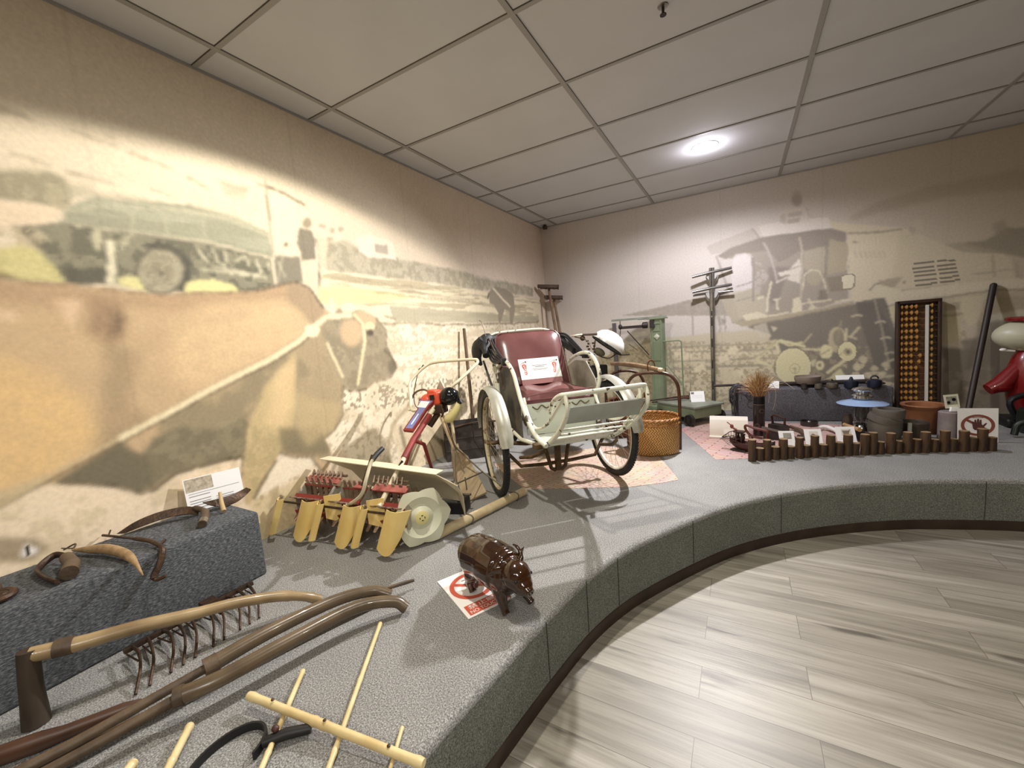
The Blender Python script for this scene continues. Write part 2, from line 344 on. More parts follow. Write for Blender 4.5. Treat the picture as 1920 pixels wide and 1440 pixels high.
P([(700,608),(1015,603),(1020,800),(600,990),(600,840),(645,730)], (204, 184, 142), .5, 2, .02, n1, .5, .6)
P([(720,620),(1015,615),(1020,700),(740,700)], (200, 182, 140), .6, 1, .02, nst, .5, .62)
LN([(690,612),(760,606),(860,609),(960,606),(1010,604)], 3, (128, 112, 78), .85, 1, .03)
P([(640,730),(820,712),(1010,690),(1010,740),(820,760),(640,770)], (142, 124, 92), .7, 1, .04, n3, .54, .62)
LN([(772,756),(742,790),(730,835),(733,880)], 7, (170, 148, 104), .8, 2, .03, True); P([(735,800),(800,770),(860,780),(860,900),(760,900)], (214, 190, 144), .6, 3, .04); LN([(800,800),(830,830),(840,860)], 4, (160,138,98), .6, 2, .03, True)
# far buffalo by the corner
P([(917,548),(928,536),(948,542),(962,552),(966,580),(961,606),(957,606),(955,584),(946,580),(938,606),(934,604),(934,586),(926,572),(918,568)], (152, 138, 112), 1); LN([(924,540),(940,558),(957,576)], 3, (226, 210, 178)); LN([(917,550),(914,560)], 3, (110, 98, 76))
P([(880,500),(930,506),(950,530),(890,520)], (232, 212, 186), .5, 2)
# ground under the cow
P([(0,950),(35,926),(80,906),(264,922),(455,853),(470,940),(640,840),(700,930),(620,1050),(420,1130),(0,1140)], (230, 206, 170), 1, 1)
P([(0,950),(264,922),(455,853),(470,940),(640,840),(700,930),(620,1050),(420,1130),(0,1140)], (206, 184, 142), .7, 2, .02, nlump, .5, .62)
P([(470,940),(600,880),(700,930),(620,1050),(470,1090)], (206, 182, 126), .75, 2, .04); P([(470,940),(600,860),(700,930),(620,1050),(470,1090)], (160, 138, 92), .6, 1, .03, nlump, .55, .66)
P([(500,935),(640,900),(640,920),(560,950),(500,960)], (150, 130, 88), .5, 2, .04, n2)
P([(0,1000),(60,1010),(90,1030),(60,1050),(0,1050)], (140, 120, 84), .8, 2, .04); 
# the cow
body = [(0,512),(60,530),(130,533),(230,545),(300,553),(400,549),(478,546),(530,533),(556,529),(580,540),(608,580),(625,590),(640,574),(664,582),(702,594),(723,618),(724,646),(742,685),(733,706),(705,716),(688,730),(657,733),(643,722),(640,748),(643,776),(626,806),(610,822),(622,848),(612,892),(584,857),(549,856),(525,848),(500,893),(476,936),(462,950),(452,900),(456,856),(365,876),(330,890),(295,914),(264,925),(226,912),(156,909),(80,907),(35,928),(0,954)]
mb_ = P(body, (202, 168, 118), 1, 1, .01)
LN(body[:16]+body[16:], 0.1, DK, 0)
def in_body(poly, col, al, soft, tex=None, lo=.4, hi=.6, wob=.05): K.blend(K.blur(K.mask(poly, wob=wob), soft)*mb_*al*(1 if tex is None else np.clip((tex-lo)/(hi-lo), 0, 1)), col)
in_body([(0,660),(80,690),(170,760),(190,830),(100,890),(0,950)], (228, 184, 106), .9, 25)
in_body([(0,512),(230,545),(560,530),(560,560),(300,585),(0,560)], (176, 140, 98), .7, 8)
in_body([(420,570),(600,570),(590,620),(440,700),(330,740),(300,640)], (220, 184, 126), .8, 18)
in_body([(170,560),(225,570),(238,620),(210,660),(170,620)], (140, 108, 76), .75, 8); in_body([(205,580),(232,590),(238,625),(215,625)], (112, 88, 66), .7, 4)
in_body([(190,640),(260,660),(250,760),(290,790),(230,840),(170,860),(190,760)], (160, 136, 96), .8, 10)
in_body([(0,540),(160,560),(150,600),(0,620)], (190, 146, 104), .6, 10, n1); in_body([(110,560),(155,565),(140,610),(120,600)], (226, 190, 148), .8, 3, wob=.08)
in_body([(0,580),(30,580),(25,600),(0,590)], (224, 188, 146), .7, 2); in_body([(0,700),(560,560),(560,800),(0,900)], (182, 150, 106), .35, 6, n1, .5, .7)
in_body([(0,512),(560,529),(608,580),(590,640),(0,950)], (190, 152, 108), .25, 4, n2)
# under the rope: flank, chest and belly
in_body([(300,786),(420,722),(504,676),(573,636),(610,600),(650,740),(643,776),(612,822),(625,870),(584,857),(525,848),(470,860),(300,870)], (170, 148, 106), .95, 2, wob=.02)
in_body([(300,786),(504,676),(610,600),(650,740),(625,870),(525,848),(300,870)], (134, 122, 88), .6, 2, n1, .45, .6)
in_body([(104,904),(222,831),(264,855),(285,824),(347,803),(410,806),(460,780),(462,856),(365,876),(330,890),(264,925),(104,908)], (122, 112, 82), .95, 2, wob=.03)
in_body([(104,904),(222,831),(264,855),(285,890),(264,925),(104,908)], (100, 94, 72), .5, 3); in_body([(285,824),(460,780),(462,856),(264,925)], (160, 146, 106), .35, 2, n2)
in_body([(250,850),(290,812),(360,790),(330,800),(290,824),(270,840)], (190, 158, 110), .7, 3)
in_body([(470,780),(500,720),(552,660),(556,760),(545,830),(520,862),(478,936),(458,946),(456,860)], (200, 174, 112), .95, 3, wob=.03)
in_body([(520,690),(550,670),(552,760),(530,800),(500,800)], (222, 188, 126), .8, 8); in_body([(470,780),(545,830),(478,936),(456,860)], (160, 142, 92), .5, 2, n2)
in_body([(525,800),(600,800),(615,826),(622,850),(584,857),(525,848)], (124, 112, 78), .85, 4); in_body([(560,740),(640,760),(620,806),(580,840),(555,800)], (196, 170, 112), .6, 6)
in_body([(540,525),(580,540),(608,580),(590,620),(556,580),(535,560)], (164, 138, 100), .8, 5)
for q in ([(0,952),(35,928),(80,906),(104,896)], [(104,906),(156,910),(226,913),(264,926),(295,914),(330,890),(365,876),(456,855)]): LN(q, 6, (88, 78, 54), .9, 1, .02)
LN([(525,849),(549,857),(584,858),(608,890)], 5, (100, 88, 60), .8); LN([(462,792),(456,856),(452,900)], 4, (112, 100, 68), .8); LN([(520,862),(494,902),(476,936)], 7, (120, 104, 70), .8); LN([(643,722),(641,750),(644,776),(627,806),(611,822)], 4, (128, 112, 78), .9)
LN([(478,546),(530,533),(556,529),(580,540),(608,580)], 4, (92, 76, 52), .9); LN([(0,512),(60,530),(130,533),(230,545),(300,553),(400,549),(478,546)], 4, (128, 104, 70), .8); LN([(462,780),(480,760),(492,742)], 3, (110,98,68), .7, 2)
# head
in_body([(608,590),(640,574),(702,594),(723,618),(724,646),(742,685),(733,706),(705,716),(688,730),(657,733),(643,722),(612,650)], (162, 146, 110), 1, 1, wob=.01)
in_body([(608,590),(702,594),(724,646),(742,685),(705,716),(657,733),(612,650)], (136, 122, 90), .6, 1, n2)
EL(659, 624, 21, 26, (206, 172, 122), .95, 4); P([(664,584),(700,592),(706,606),(690,612),(672,600)], (208, 172, 124), .9, 2)
EL(652, 577, 13, 10, (232, 220, 170), 1); EL(650, 590, 4, 4, (90, 76, 50)); EL(712, 584, 17, 8, (234, 222, 166), 1, 1, .03); LN([(720,592),(742,598)], 4, (130, 116, 84), .8)
EL(693, 612, 10, 8, (226, 206, 150), 1); EL(694, 624, 7, 6, (92, 80, 58)); EL(735, 688, 8, 14, (112, 100, 76), .8, 3); LN([(720,655),(738,675),(741,694)], 5, (104, 92, 70), .7, 1, .03)
LN([(688,730),(657,734),(643,724)], 4, (104, 90, 62), .9); LN([(705,717),(733,707),(743,688),(725,648),(724,620),(704,596)], 3, (110, 96, 70), .8)
LN([(662,588),(680,606),(684,640),(678,680),(671,722)], 5, (232, 212, 158), .95); LN([(612,642),(626,670),(643,708)], 5, (230, 212, 160), .9); LN([(632,650),(648,662),(640,682)], 3, (190,170,124), .7)
# rope
rp = [(0,952),(100,888),(160,857),(222,824),(299,783),(400,727),(504,675),(560,640),(590,612),(612,594),(660,590)]
LN([(x+1, y+7) for x, y in rp[1:9]], 5, (100, 84, 56), .85, 1, .005); LN([(x, y-6) for x, y in rp[4:9]], 3, (150, 124, 84), .6, 1, .005)
LN(rp[:4], 6, (200, 176, 126), .8); LN(rp[3:], 10, (232, 214, 166), 1, 1, .004); EL(585, 622, 14, 11, (236, 222, 176), 1, 1, .04); LN([(622,560),(624,590)], 5, (236, 222, 176), .9)
# seams between the printed strips
for y in (-4.38, -3.48, -2.58, -1.68, -.78):
    K.C *= (1 - .10*np.exp(-((K.A-y)/.006)**2))[..., None]
P([(41,1022),(50,1020),(56,1028),(70,1030),(64,1040),(46,1042),(40,1036)],(236,232,226),.95,1,.02); P([(46,1022),(54,1023),(55,1042),(48,1043)],(20,18,16),1,0,.0)
K.C *= (1+.06*(n3-.5)+.06*(n2-.5))[..., None]*1.10
K.C = K.C*.72+.28*K.C.mean(2, keepdims=True)*np.array([1.06, 1.0, .90])
K.build('wall_left', False, [(-.12,YF,0),(-.012,YF,0),(-.012,0,0),(-.12,0,0),(-.12,YF,CEIL),(-.012,YF,CEIL),(-.012,0,CEIL),(-.12,0,CEIL)])

K = Canvas('y', 0, 4.75, 0, CEIL, .0085, (208, 200, 190))
K.wn1 = K.noise(9, 11); K.wn2 = K.noise(9, 12); n1 = K.noise(5, 13); n2 = K.noise(22, 14, 3); n3 = K.noise(40, 15, 2); nst = K.noise(26, 16, 3, sa=.12)
P = K.poly; LN = K.line; EL = K.ell
g = np.clip((K.A-2.2)/2.2, 0, 1); K.blend(g*.8, (186, 170, 140)); K.blend(np.clip((.9-K.A)/.9, 0, 1)*.4, (212, 192, 176))
P([(1590,410),(1640,380),(1740,350),(1920,300),(1920,345),(1760,372),(1680,392),(1600,412)], (158, 144, 118), .45, 5, .04)
P([(1770,458),(1850,450),(1890,425),(1925,425),(1925,500),(1890,478),(1800,474)], (138, 130, 108), .9, 2, .03); P([(1860,420),(1885,410),(1895,440),(1870,450)], (150, 140, 116), .7, 3)
# hangar roof, its posts, the standing crop
P([(1165,591),(1240,576),(1326,554),(1366,546),(1372,592),(1180,592)], (166, 156, 142), 1, 1, .01); P([(1165,591),(1366,546),(1372,592)], (140, 132, 120), .35, 1, .02, n2)
for x in (1298, 1349, 1359, 1415): LN([(x, 592), (x+1, 634)], 3, (152, 144, 132), .9)
LN([(1345,592),(1352,610)], 4, (150, 142, 130), .8); P([(1350,596),(1362,600),(1356,612)], (140, 132, 120), .8)
P([(1160,648),(1185,622),(1212,605),(1240,588),(1242,700),(1160,700)], (128, 120, 96), .95, 2, .04); P([(1160,648),(1242,600),(1242,700),(1160,700)], (160, 150, 118), .6, 1, .03, n2)
P([(1030,690),(1160,660),(1250,634),(1440,616),(1460,640),(1460,790),(1030,790)], (208, 196, 164), 1, 2, .02); P([(1240,634),(1400,618),(1440,622),(1440,640),(1250,652)], (190, 180, 156), .6, 2)
P([(1030,690),(1250,640),(1460,640),(1460,790),(1030,790)], (150, 136, 104), .6, 1, .02, n3, .5, .62); P([(1240,690),(1460,680),(1460,790),(1240,790)], (160, 146, 112), .6, 1, .03, n3, .5, .6)
for i, y in enumerate((648, 659, 675, 688)): LN([(1258, y+4), (1350, y-1), (1455, y-4)], 4 if i % 2 else 3, (150, 140, 116), .8, 1, .01)
for x in range(1262, 1450, 11): LN([(x, 652), (x+5, 651)], 5, (138, 128, 104), .75); LN([(x+3, 663), (x+8, 662)], 4, (224, 214, 184), .8)
for x, y in ((1275,668),(1345,672),(1300,690),(1362,655),(1262,660),(1372,700)): P([(x,y),(x+18,y-8),(x+24,y+2),(x+6,y+9)], (228, 216, 182), .85, 1, .02)
P([(1350,696),(1380,694),(1392,712),(1372,730),(1352,714)], (210, 200, 166), .8); LN([(1254,650),(1262,690)], 3, (150,140,115), .8)
# harvester: body, bonnet, tank
BODY = (214, 202, 172)
P([(1553,414),(1600,420),(1690,426),(1755,452),(1790,468),(1810,474),(1880,476),(1903,492),(1906,545),(1655,568),(1598,566),(1588,500)], BODY, 1, 1, .008); P([(1690,430),(1906,480),(1906,545),(1660,566)], (196, 184, 152), .5, 6)
LN([(1588,438),(1640,436),(1692,430)], 4, (158, 144, 118), .9, 1, .01); P([(1598,452),(1612,455),(1602,458)], (130, 118, 96), .9)
for x in range(1602, 1665, 9): LN([(x, 470), (x+4, 484)], 3, (178, 164, 138), .6, 1, .02)
LN([(1862,478),(1864,520)], 6, (158, 146, 118), .7); LN([(1820,514),(1860,511)], 3, (160, 148, 120), .7); LN([(1870,508),(1905,505)], 3, (168, 156, 128), .7); LN([(1903,490),(1912,530)], 6, (120, 112, 90), .6, 3)
for i, (a, b) in enumerate((((1712,495),(1791,487)), ((1711,503),(1793,495)), ((1712,511),(1794,502)), ((1714,518.5),(1796,510)), ((1714,527),(1799,517.5)), ((1715,536),(1801,524.5)))):
    f = lambda t: (a[0]+(b[0]-a[0])*t, a[1]+(b[1]-a[1])*t); LN([f(0), f(.5)], 3.6, (104, 96, 78), .95, 0, .004); LN([f(.56), f(1)], 3.6, (104, 96, 78), .95, 0, .004)
P([(1646,525),(1692,519),(1676,540),(1666,542),(1655,535)], (166, 152, 124), .95); LN([(1630,545),(1640,533),(1652,530)], 3, (120, 108, 86), .9); EL(1695, 530, 3, 3, (130, 118, 94))
P([(1640,540),(1660,536),(1690,545),(1870,524),(1922,517),(1922,538),(1860,542),(1690,566),(1650,574)], (216, 206, 176), 1, 1, .006); LN([(1660,576),(1690,569),(1860,545),(1922,540)], 4, (150, 138, 112), .85); LN([(1690,545),(1780,533)], 2, (160,148,122), .7)
P([(1655,578),(1688,570),(1690,600),(1678,606),(1662,596)], (206, 196, 158), .95)
# canopy, cab
P([(1325,462),(1410,428),(1424,446),(1350,474),(1334,478)], (190, 180, 168), 1, 1, .008); LN([(1410,428),(1424,446)], 3, (158, 148, 136), .9)
P([(1422,424),(1480,412),(1553,408),(1560,430),(1431,446)], (222, 212, 198), 1, 1, .008)
P([(1346,480),(1372,464),(1431,444),(1500,436),(1557,428),(1586,436),(1588,462),(1592,500),(1590,560),(1545,575),(1420,600),(1372,606),(1366,560),(1378,548),(1412,540),(1412,482),(1404,474),(1380,476),(1374,484),(1360,486)], (158, 148, 132), 1, 1, .008)
P([(1346,480),(1372,464),(1431,444),(1557,428),(1586,436),(1586,452),(1560,462),(1510,470),(1500,470),(1482,482),(1460,492),(1440,470),(1404,474),(1380,476),(1360,486)], (136, 126, 112), .9, 2, .01)
P([(1376,484),(1398,476),(1410,484),(1412,540),(1376,552),(1368,548)], (222, 214, 208), .9, 1); P([(1372,548),(1412,540),(1440,560),(1440,592),(1374,600)], (196, 186, 160), .7, 2, .02)
P([(1412,478),(1430,478),(1440,520),(1420,560),(1412,540)], (196, 186, 178), .6, 2, .03, n2); P([(1440,500),(1480,500),(1462,560),(1445,575)], (124, 114, 106), .7, 3, .03)
P([(1500,484),(1490,494),(1478,506),(1458,512),(1462,518),(1482,514),(1476,524),(1500,532),(1504,510)], (226, 218, 200), .95, 1, .02); LN([(1478,506),(1500,498)], 2, (150, 140, 126), .8)
P([(1508,470),(1548,462),(1548,512),(1520,512),(1505,500)], (182, 170, 144), .8, 2); P([(1555,448),(1588,456),(1592,470),(1586,508),(1552,514)], (174, 162, 132), .9, 1); LN([(1550,440),(1548,520)], 4, (134, 124, 104), .8)
for q, w_, c in (([(1432,454),(1446,484),(1458,530)], 4, (186,176,166)), ([(1498,444),(1504,470),(1502,560)], 4, (190,180,158)), ([(1411,482),(1413,565)], 4, (140,130,122)), ([(1343,480),(1354,512),(1368,548)], 4, (158,148,136)), ([(1380,538),(1412,528)], 2, (140,130,118)), ([(1380,565),(1440,548)], 2, (150,140,122)), ([(1446,528),(1440,560),(1438,585)], 4, (226,218,190)), ([(1456,562),(1458,582)], 4, (222,214,186)), ([(1450,562),(1464,560)], 3, (222,214,186)), ([(1505,545),(1508,516),(1520,506),(1536,508),(1546,530),(1550,552)], 3, (222,212,182)), ([(1515,560),(1524,574)], 4, (218,208,178)), ([(1500,570),(1560,562)], 3, (222,212,178)), ([(1565,566),(1600,560)], 3, (222,212,178)), ([(1420,560),(1432,556)], 4, (224,216,188)), ([(1592,478),(1588,500),(1592,515)], 3, (220,210,180)), ([(1455,530),(1475,520),(1495,516)], 3, (214,206,188))): LN(q, w_, c, .9, 1, .01)
EL(1526, 522, 14, 14, (176, 166, 138), .8); P([(1535,545),(1552,543),(1552,560),(1535,562)], (118, 108, 90), .8); P([(1550,520),(1578,516),(1580,545),(1556,548)], (130, 120, 100), .8)
P([(1578,516),(1598,512),(1604,518),(1604,538),(1598,543),(1580,545)], (134, 122, 98), .9, 0); P([(1579,518),(1597,514),(1601,519),(1601,536),(1596,541),(1582,542)], (226, 216, 186), 1, 0)
P([(1488,560),(1500,556),(1506,590),(1482,594)], (224, 214, 184), .95); P([(1392,592),(1420,585),(1440,592),(1480,584),(1478,594),(1400,604)], (224, 216, 186), .85, 1, .02); EL(1524, 580, 8, 7, (220,210,180), .8, 1, .02)
P([(1352,560),(1366,552),(1378,568),(1386,600),(1376,606),(1362,588)], (180, 170, 146), .9); P([(1376,604),(1420,598),(1545,576),(1600,564),(1600,576),(1420,610),(1392,612)], (166, 154, 126), .95)
# chassis, ladder, wheels and gear
P([(1400,612),(1600,570),(1642,566),(1662,600),(1684,660),(1690,790),(1500,790),(1480,700),(1455,636),(1440,640),(1446,628)], (112, 104, 90), 1, 2, .02)
P([(1500,650),(1690,650),(1690,790),(1500,790)], (150, 138, 112), .8, 1, .03, n2, .48, .58); P([(1580,680),(1690,670),(1690,790),(1600,790)], (206, 194, 160), .7, 1, .03, n2, .55, .62)
P([(1412,612),(1436,605),(1444,628),(1430,636)], (206,198,178), .6); P([(1446,612),(1458,615),(1450,622)], (210,200,176), .8)
P([(1604,566),(1640,560),(1664,640),(1676,690),(1640,690),(1618,620)], (84, 80, 70), .9, 1, .01); P([(1640,560),(1660,558),(1684,640),(1690,700),(1672,690)], (74, 70, 62), .9, 1)
for i, (x, y) in enumerate(((1596,592),(1640,604),(1650,634),(1658,662),(1664,676))): LN([(x, y+2), (x+12, y-2), (x+20, y)], 3, (204, 194, 164), .85, 1, .01)
LN([(1640,562),(1656,630),(1668,690)], 4, (170, 160, 136), .6)
EL(1571, 637, 18, 24, (190, 178, 142), .9, 1, .02); EL(1574, 634, 12, 16, (118, 108, 90), .8, 1, .03); LN([(1570,640),(1578,600)], 5, (150,140,116), .8); LN([(1585,640),(1588,615)], 5, (216,206,170), .8); LN([(1595,632),(1612,612)], 5, (206,196,160), .8); LN([(1590,630),(1608,636)], 4, (206,196,160), .7)
CR = (218, 210, 164)
LN([(1418,674),(1440,654),(1462,638),(1510,650)], 5, CR, .95); LN([(1424,668),(1456,640)], 2, (150,140,112), .8); LN([(1418,676),(1446,686),(1462,670),(1456,645)], 5, CR, .95); LN([(1462,640),(1480,648),(1505,642)], 4, CR, .9); LN([(1480,655),(1540,655)], 4, CR, .8); LN([(1505,645),(1522,625)], 3, (196,184,146), .8)
EL(1488, 689, 37, 38, (128, 118, 94), .8, 1); EL(1487, 688, 33, 35, CR, 1, 0, .005); EL(1490, 691, 10, 10, (190, 180, 140), .9, 0, .01); EL(1490, 691, 8, 8, CR, 1, 0, .01); LN([(1486,691),(1494,691)], 2, (110,100,76), .9); LN([(1490,688),(1490,700)], 2, (120,110,84), .8)
EL(1589, 659, 19, 20, (116, 106, 84), .8, 1); EL(1589, 659, 17, 18, CR, 1, 0, .005); EL(1590, 660, 8, 8, (184, 172, 130), .9, 0); EL(1590, 660, 4, 4, (90, 82, 64)); LN([(1572,668),(1588,654)], 2, (130,118,92), .8)
EL(1549, 659, 13, 13, CR, 1, 1, .04); LN([(1540,664),(1558,654)], 2, (120,108,84), .8); EL(1537, 685, 10, 11, (120,110,88)); EL(1537, 685, 8, 9, CR); EL(1537, 685, 3, 3, (110,100,78)); LN([(1550,700),(1572,684),(1586,674)], 6, CR, .9); LN([(1545,706),(1590,684)], 2, (110,100,78), .8)
P([(1545,715),(1575,690),(1590,710),(1580,735),(1545,740)], CR, .85); EL(1607, 688, 7, 8, (206,196,158)); P([(1516,680),(1530,672),(1526,690)], CR, .8)
for q in ((1640,690),(1655,700),(1625,702),(1662,684),(1618,674),(1640,712)): EL(*q, 8, 5, (204,194,160), .8, 1, .05)
LN([(1590,722),(1640,708),(1685,704)], 4, (200,190,156), .8); LN([(1600,740),(1680,725)], 5, (206,196,166), .6)
# right of the abacus
P([(1770,562),(1855,548),(1800,600),(1806,640),(1770,640)], (196, 184, 146), .9, 1); P([(1790,560),(1862,550),(1845,600),(1816,612)], (206, 196, 162), .95, 1, .01); P([(1770,570),(1800,566),(1800,580),(1770,582)], (150,138,112), .7)
P([(1766,586),(1800,582),(1802,640),(1766,645)], (190, 178, 142), 1); LN([(1766,592),(1806,588)], 4, (140,126,98), .8); P([(1804,600),(1815,640),(1800,650)], (150,136,106), .7, 1, .03, n2)
P([(1850,560),(1925,545),(1925,590),(1850,610),(1830,612)], (170, 158, 124), .8, 2); P([(1850,590),(1925,570),(1925,582),(1840,612)], (214, 206, 182), .8, 2)
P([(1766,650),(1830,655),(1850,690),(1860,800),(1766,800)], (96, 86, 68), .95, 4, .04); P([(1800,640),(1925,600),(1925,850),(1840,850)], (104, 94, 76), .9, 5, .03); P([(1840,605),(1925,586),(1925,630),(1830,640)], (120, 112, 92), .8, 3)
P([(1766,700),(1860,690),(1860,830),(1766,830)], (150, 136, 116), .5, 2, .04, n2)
# men on the roof
EL(1494, 376, 10, 11, (164, 150, 134), .95, 2); EL(1494, 366, 9, 8, (176, 162, 146), .7, 2); P([(1462,398),(1480,390),(1490,392),(1508,388),(1522,404),(1518,416),(1468,420)], (212, 200, 184), .8, 2); P([(1476,400),(1504,396),(1504,404),(1478,408)], (168,156,140), .8, 2); P([(1464,402),(1472,398),(1474,418),(1462,420)], (170,158,142), .7, 2); LN([(1512,388),(1516,402),(1524,408)], 3, (170,158,142), .7, 2); P([(1476,412),(1500,408),(1498,417),(1476,419)], (160,148,132), .7, 1)
EL(1722, 420, 10, 12, (206, 194, 168), .6, 2); P([(1708,425),(1716,425),(1716,440),(1708,440)], (160,148,124), .5, 2); EL(1726, 445, 8, 6, (210,198,172), .6, 2)
P([(1160,786),(1925,786),(1925,900),(1160,900)], (150,140,120), .5, 6)
for x in (.35, 1.23, 2.11, 2.99, 3.87): K.C *= (1 - .08*np.exp(-((K.A-x)/.006)**2))[..., None]
K.C = K.C*.86+.14*np.array(lin((222, 212, 200)))
K.build('wall_back', True, [(-.12,.012,0),(XR,.012,0),(XR,.12,0),(-.12,.12,0),(-.12,.012,CEIL),(XR,.012,CEIL),(XR,.12,CEIL),(-.12,.12,CEIL)])
# ================================================================ room shell
plain = mat('plain_wall', (150, 136, 114), .8)
struct('wall_right', MB().box((XR+.06, YF/2, CEIL/2), (.12, -YF, CEIL)), plain)
struct('wall_front', MB().box((XR/2, YF-.06, CEIL/2), (XR, .12, CEIL)), plain)
struct('trim_1', MB().box((6.1, .008, CEIL/2), (2.8, .012, CEIL)), plain)
def floor_mat():
    m = bpy.data.materials.new('vinyl_planks'); m.use_nodes = True; N = m.node_tree.nodes; L = m.node_tree.links; b = N['Principled BSDF']
    tc = N.new('ShaderNodeTexCoord'); mp = N.new('ShaderNodeMapping'); mp.inputs['Location'].default_value = (.34, .055, 0); L.new(tc.outputs['Object'], mp.inputs[0])
    br = N.new('ShaderNodeTexBrick'); br.inputs['Scale'].default_value = 1; br.inputs['Brick Width'].default_value = .92; br.inputs['Row Height'].default_value = .152; br.inputs['Mortar Size'].default_value = .0011; br.inputs['Mortar Smooth'].default_value = 0
    br.offset = .37; br.inputs['Color1'].default_value = (0, 0, 0, 1); br.inputs['Color2'].default_value = (1, 1, 1, 1); br.inputs['Mortar'].default_value = (0, 0, 0, 1); L.new(mp.outputs[0], br.inputs['Vector'])
    sep = N.new('ShaderNodeSeparateColor'); L.new(br.outputs['Color'], sep.inputs[0])
    comb = N.new('ShaderNodeCombineXYZ'); ml = N.new('ShaderNodeMath'); ml.operation = 'MULTIPLY'; ml.inputs[1].default_value = 37; L.new(sep.outputs[0], ml.inputs[0]); L.new(ml.outputs[0], comb.inputs[2])
    add = N.new('ShaderNodeVectorMath'); L.new(mp.outputs[0], add.inputs[0]); L.new(comb.outputs[0], add.inputs[1])
    def noise(sc, st, det=5, dist=0):
        q = N.new('ShaderNodeMapping'); q.inputs['Scale'].default_value = st; L.new(add.outputs[0], q.inputs[0]); n = N.new('ShaderNodeTexNoise'); n.inputs['Scale'].default_value = sc; n.inputs['Detail'].default_value = det; n.inputs['Distortion'].default_value = dist; L.new(q.outputs[0], n.inputs['Vector']); return n
    def ramp(src, stops):
        r = N.new('ShaderNodeValToRGB'); e = r.color_ramp.elements
        while len(e) < len(stops): e.new(.5)
        for k, (p, c) in enumerate(stops): e[k].position = p; e[k].color = (*lin(c), 1)
        L.new(src, r.inputs[0]); return r
    def mix(kind, f, a, b2):
        x = N.new('ShaderNodeMix'); x.data_type = 'RGBA'; x.blend_type = kind
        if isinstance(f, float): x.inputs[0].default_value = f
        else: L.new(f, x.inputs[0])
        L.new(a, x.inputs[6]); L.new(b2, x.inputs[7]); return x.outputs[2]
    g1 = ramp(noise(3.2, (.45, 5, 1), 7, .6).outputs['Fac'], [(.32, (132, 126, 114)), (.46, (152, 146, 133)), (.6, (167, 161, 148)), (.76, (182, 176, 164))])
    g2 = ramp(noise(10, (.3, 9, 1), 6, .3).outputs['Fac'], [(.3, (165, 160, 155)), (.5, (235, 235, 235)), (.7, (255, 255, 255))])
    c = mix('MULTIPLY', .42, g1.outputs[0], g2.outputs[0])
    dk = ramp(noise(2.6, (.9, 6, 1), 3, .2).outputs['Fac'], [(.64, (255, 255, 255)), (.74, (140, 134, 126))]); c = mix('MULTIPLY', .8, c, dk.outputs[0])
    tone = ramp(sep.outputs[0], [(0, (218, 216, 212)), (1, (255, 255, 255))]); c = mix('MULTIPLY', .8, c, tone.outputs[0])
    mo = N.new('ShaderNodeMix'); mo.data_type = 'RGBA'; L.new(br.outputs['Fac'], mo.inputs[0]); L.new(c, mo.inputs[6]); mo.inputs[7].default_value = (*lin((96, 88, 78)), 1); L.new(mo.outputs[2], b.inputs['Base Color'])
    b.inputs['Roughness'].default_value = .42; b.inputs['Specular IOR Level'].default_value = .45
    bp = N.new('ShaderNodeBump'); bp.inputs['Strength'].default_value = .12; bp.inputs['Distance'].default_value = .004; L.new(noise(30, (.3, 6, 1)).outputs['Fac'], bp.inputs['Height']); L.new(bp.outputs[0], b.inputs['Normal'])
    return m
struct('floor', MB().box((XR/2, YF/2, -.05), (XR+.24, -YF+.24, .1)), floor_mat())
# ceiling tiles and grid
tile = mat('ceiling_tile', (208, 209, 211), .85, col2=(201, 201, 202), scale=3, sharp=.3)
struct('ceiling', MB().box((XR/2, YF/2, CEIL+.05), (XR+.24, -YF+.24, .1)), tile)
GX = [.2167 + i*1.21 for i in range(0, 7)]; GY = [-.314 - j*.605 for j in range(0, 14)]
g_ = MB()
for x in GX: g_.box((x, YF/2, CEIL-.003), (.026, -YF, .006))
for y in GY: g_.box((XR/2, y, CEIL-.0025), (XR, .022, .005))
g_.m(1)
for y in GY: g_.box((XR/2, y-.0125, CEIL-.001), (XR, .0022, .0022))
for x in GX: g_.box((x+.0142, YF/2, CEIL-.001), (.0018, -YF, .0022))
g_.m(0).box((.006, YF/2, CEIL-.005), (.012, -YF, .010)).box((XR/2, -.006, CEIL-.005), (XR, .012, .010))
struct('trim_2', g_, [mat('grid_bar', (160, 157, 153), .6), mat('grid_gap', (84, 74, 62), .8)])
# platform -----------------------------------------------------------------
edge = [(1.80,-8.5),(1.72,-7.0),(1.62,-5.7),(1.588,-5.0),(1.597,-4.5),(1.625,-4.27),(1.655,-4.05),(1.683,-3.87),(1.735,-3.60),(1.815,-3.37),(1.908,-3.19),(2.065,-2.93),(2.255,-2.66),(2.53,-2.385),(2.83,-2.165),(3.12,-2.005),(3.36,-1.915),(3.66,-1.825),(4.2,-1.73),(5.2,-1.68),(XR,-1.68)]
EC = crom([(x, y, 0) for x, y in edge], 12)
for _ in range(12): EC = [EC[0]] + [(EC[i-1]+EC[i]*2+EC[i+1])/4 for i in range(1, len(EC)-1)] + [EC[-1]]
def enorm(i):
    a = EC[max(0, i-1)]; b = EC[min(len(EC)-1, i+1)]; t = (b-a).normalized(); return Vector((t.y, -t.x, 0))      # outwards, over the floor
def ecurve(off, z): return [EC[i] + enorm(i)*off + Vector((0, 0, z)) for i in range(len(EC))]
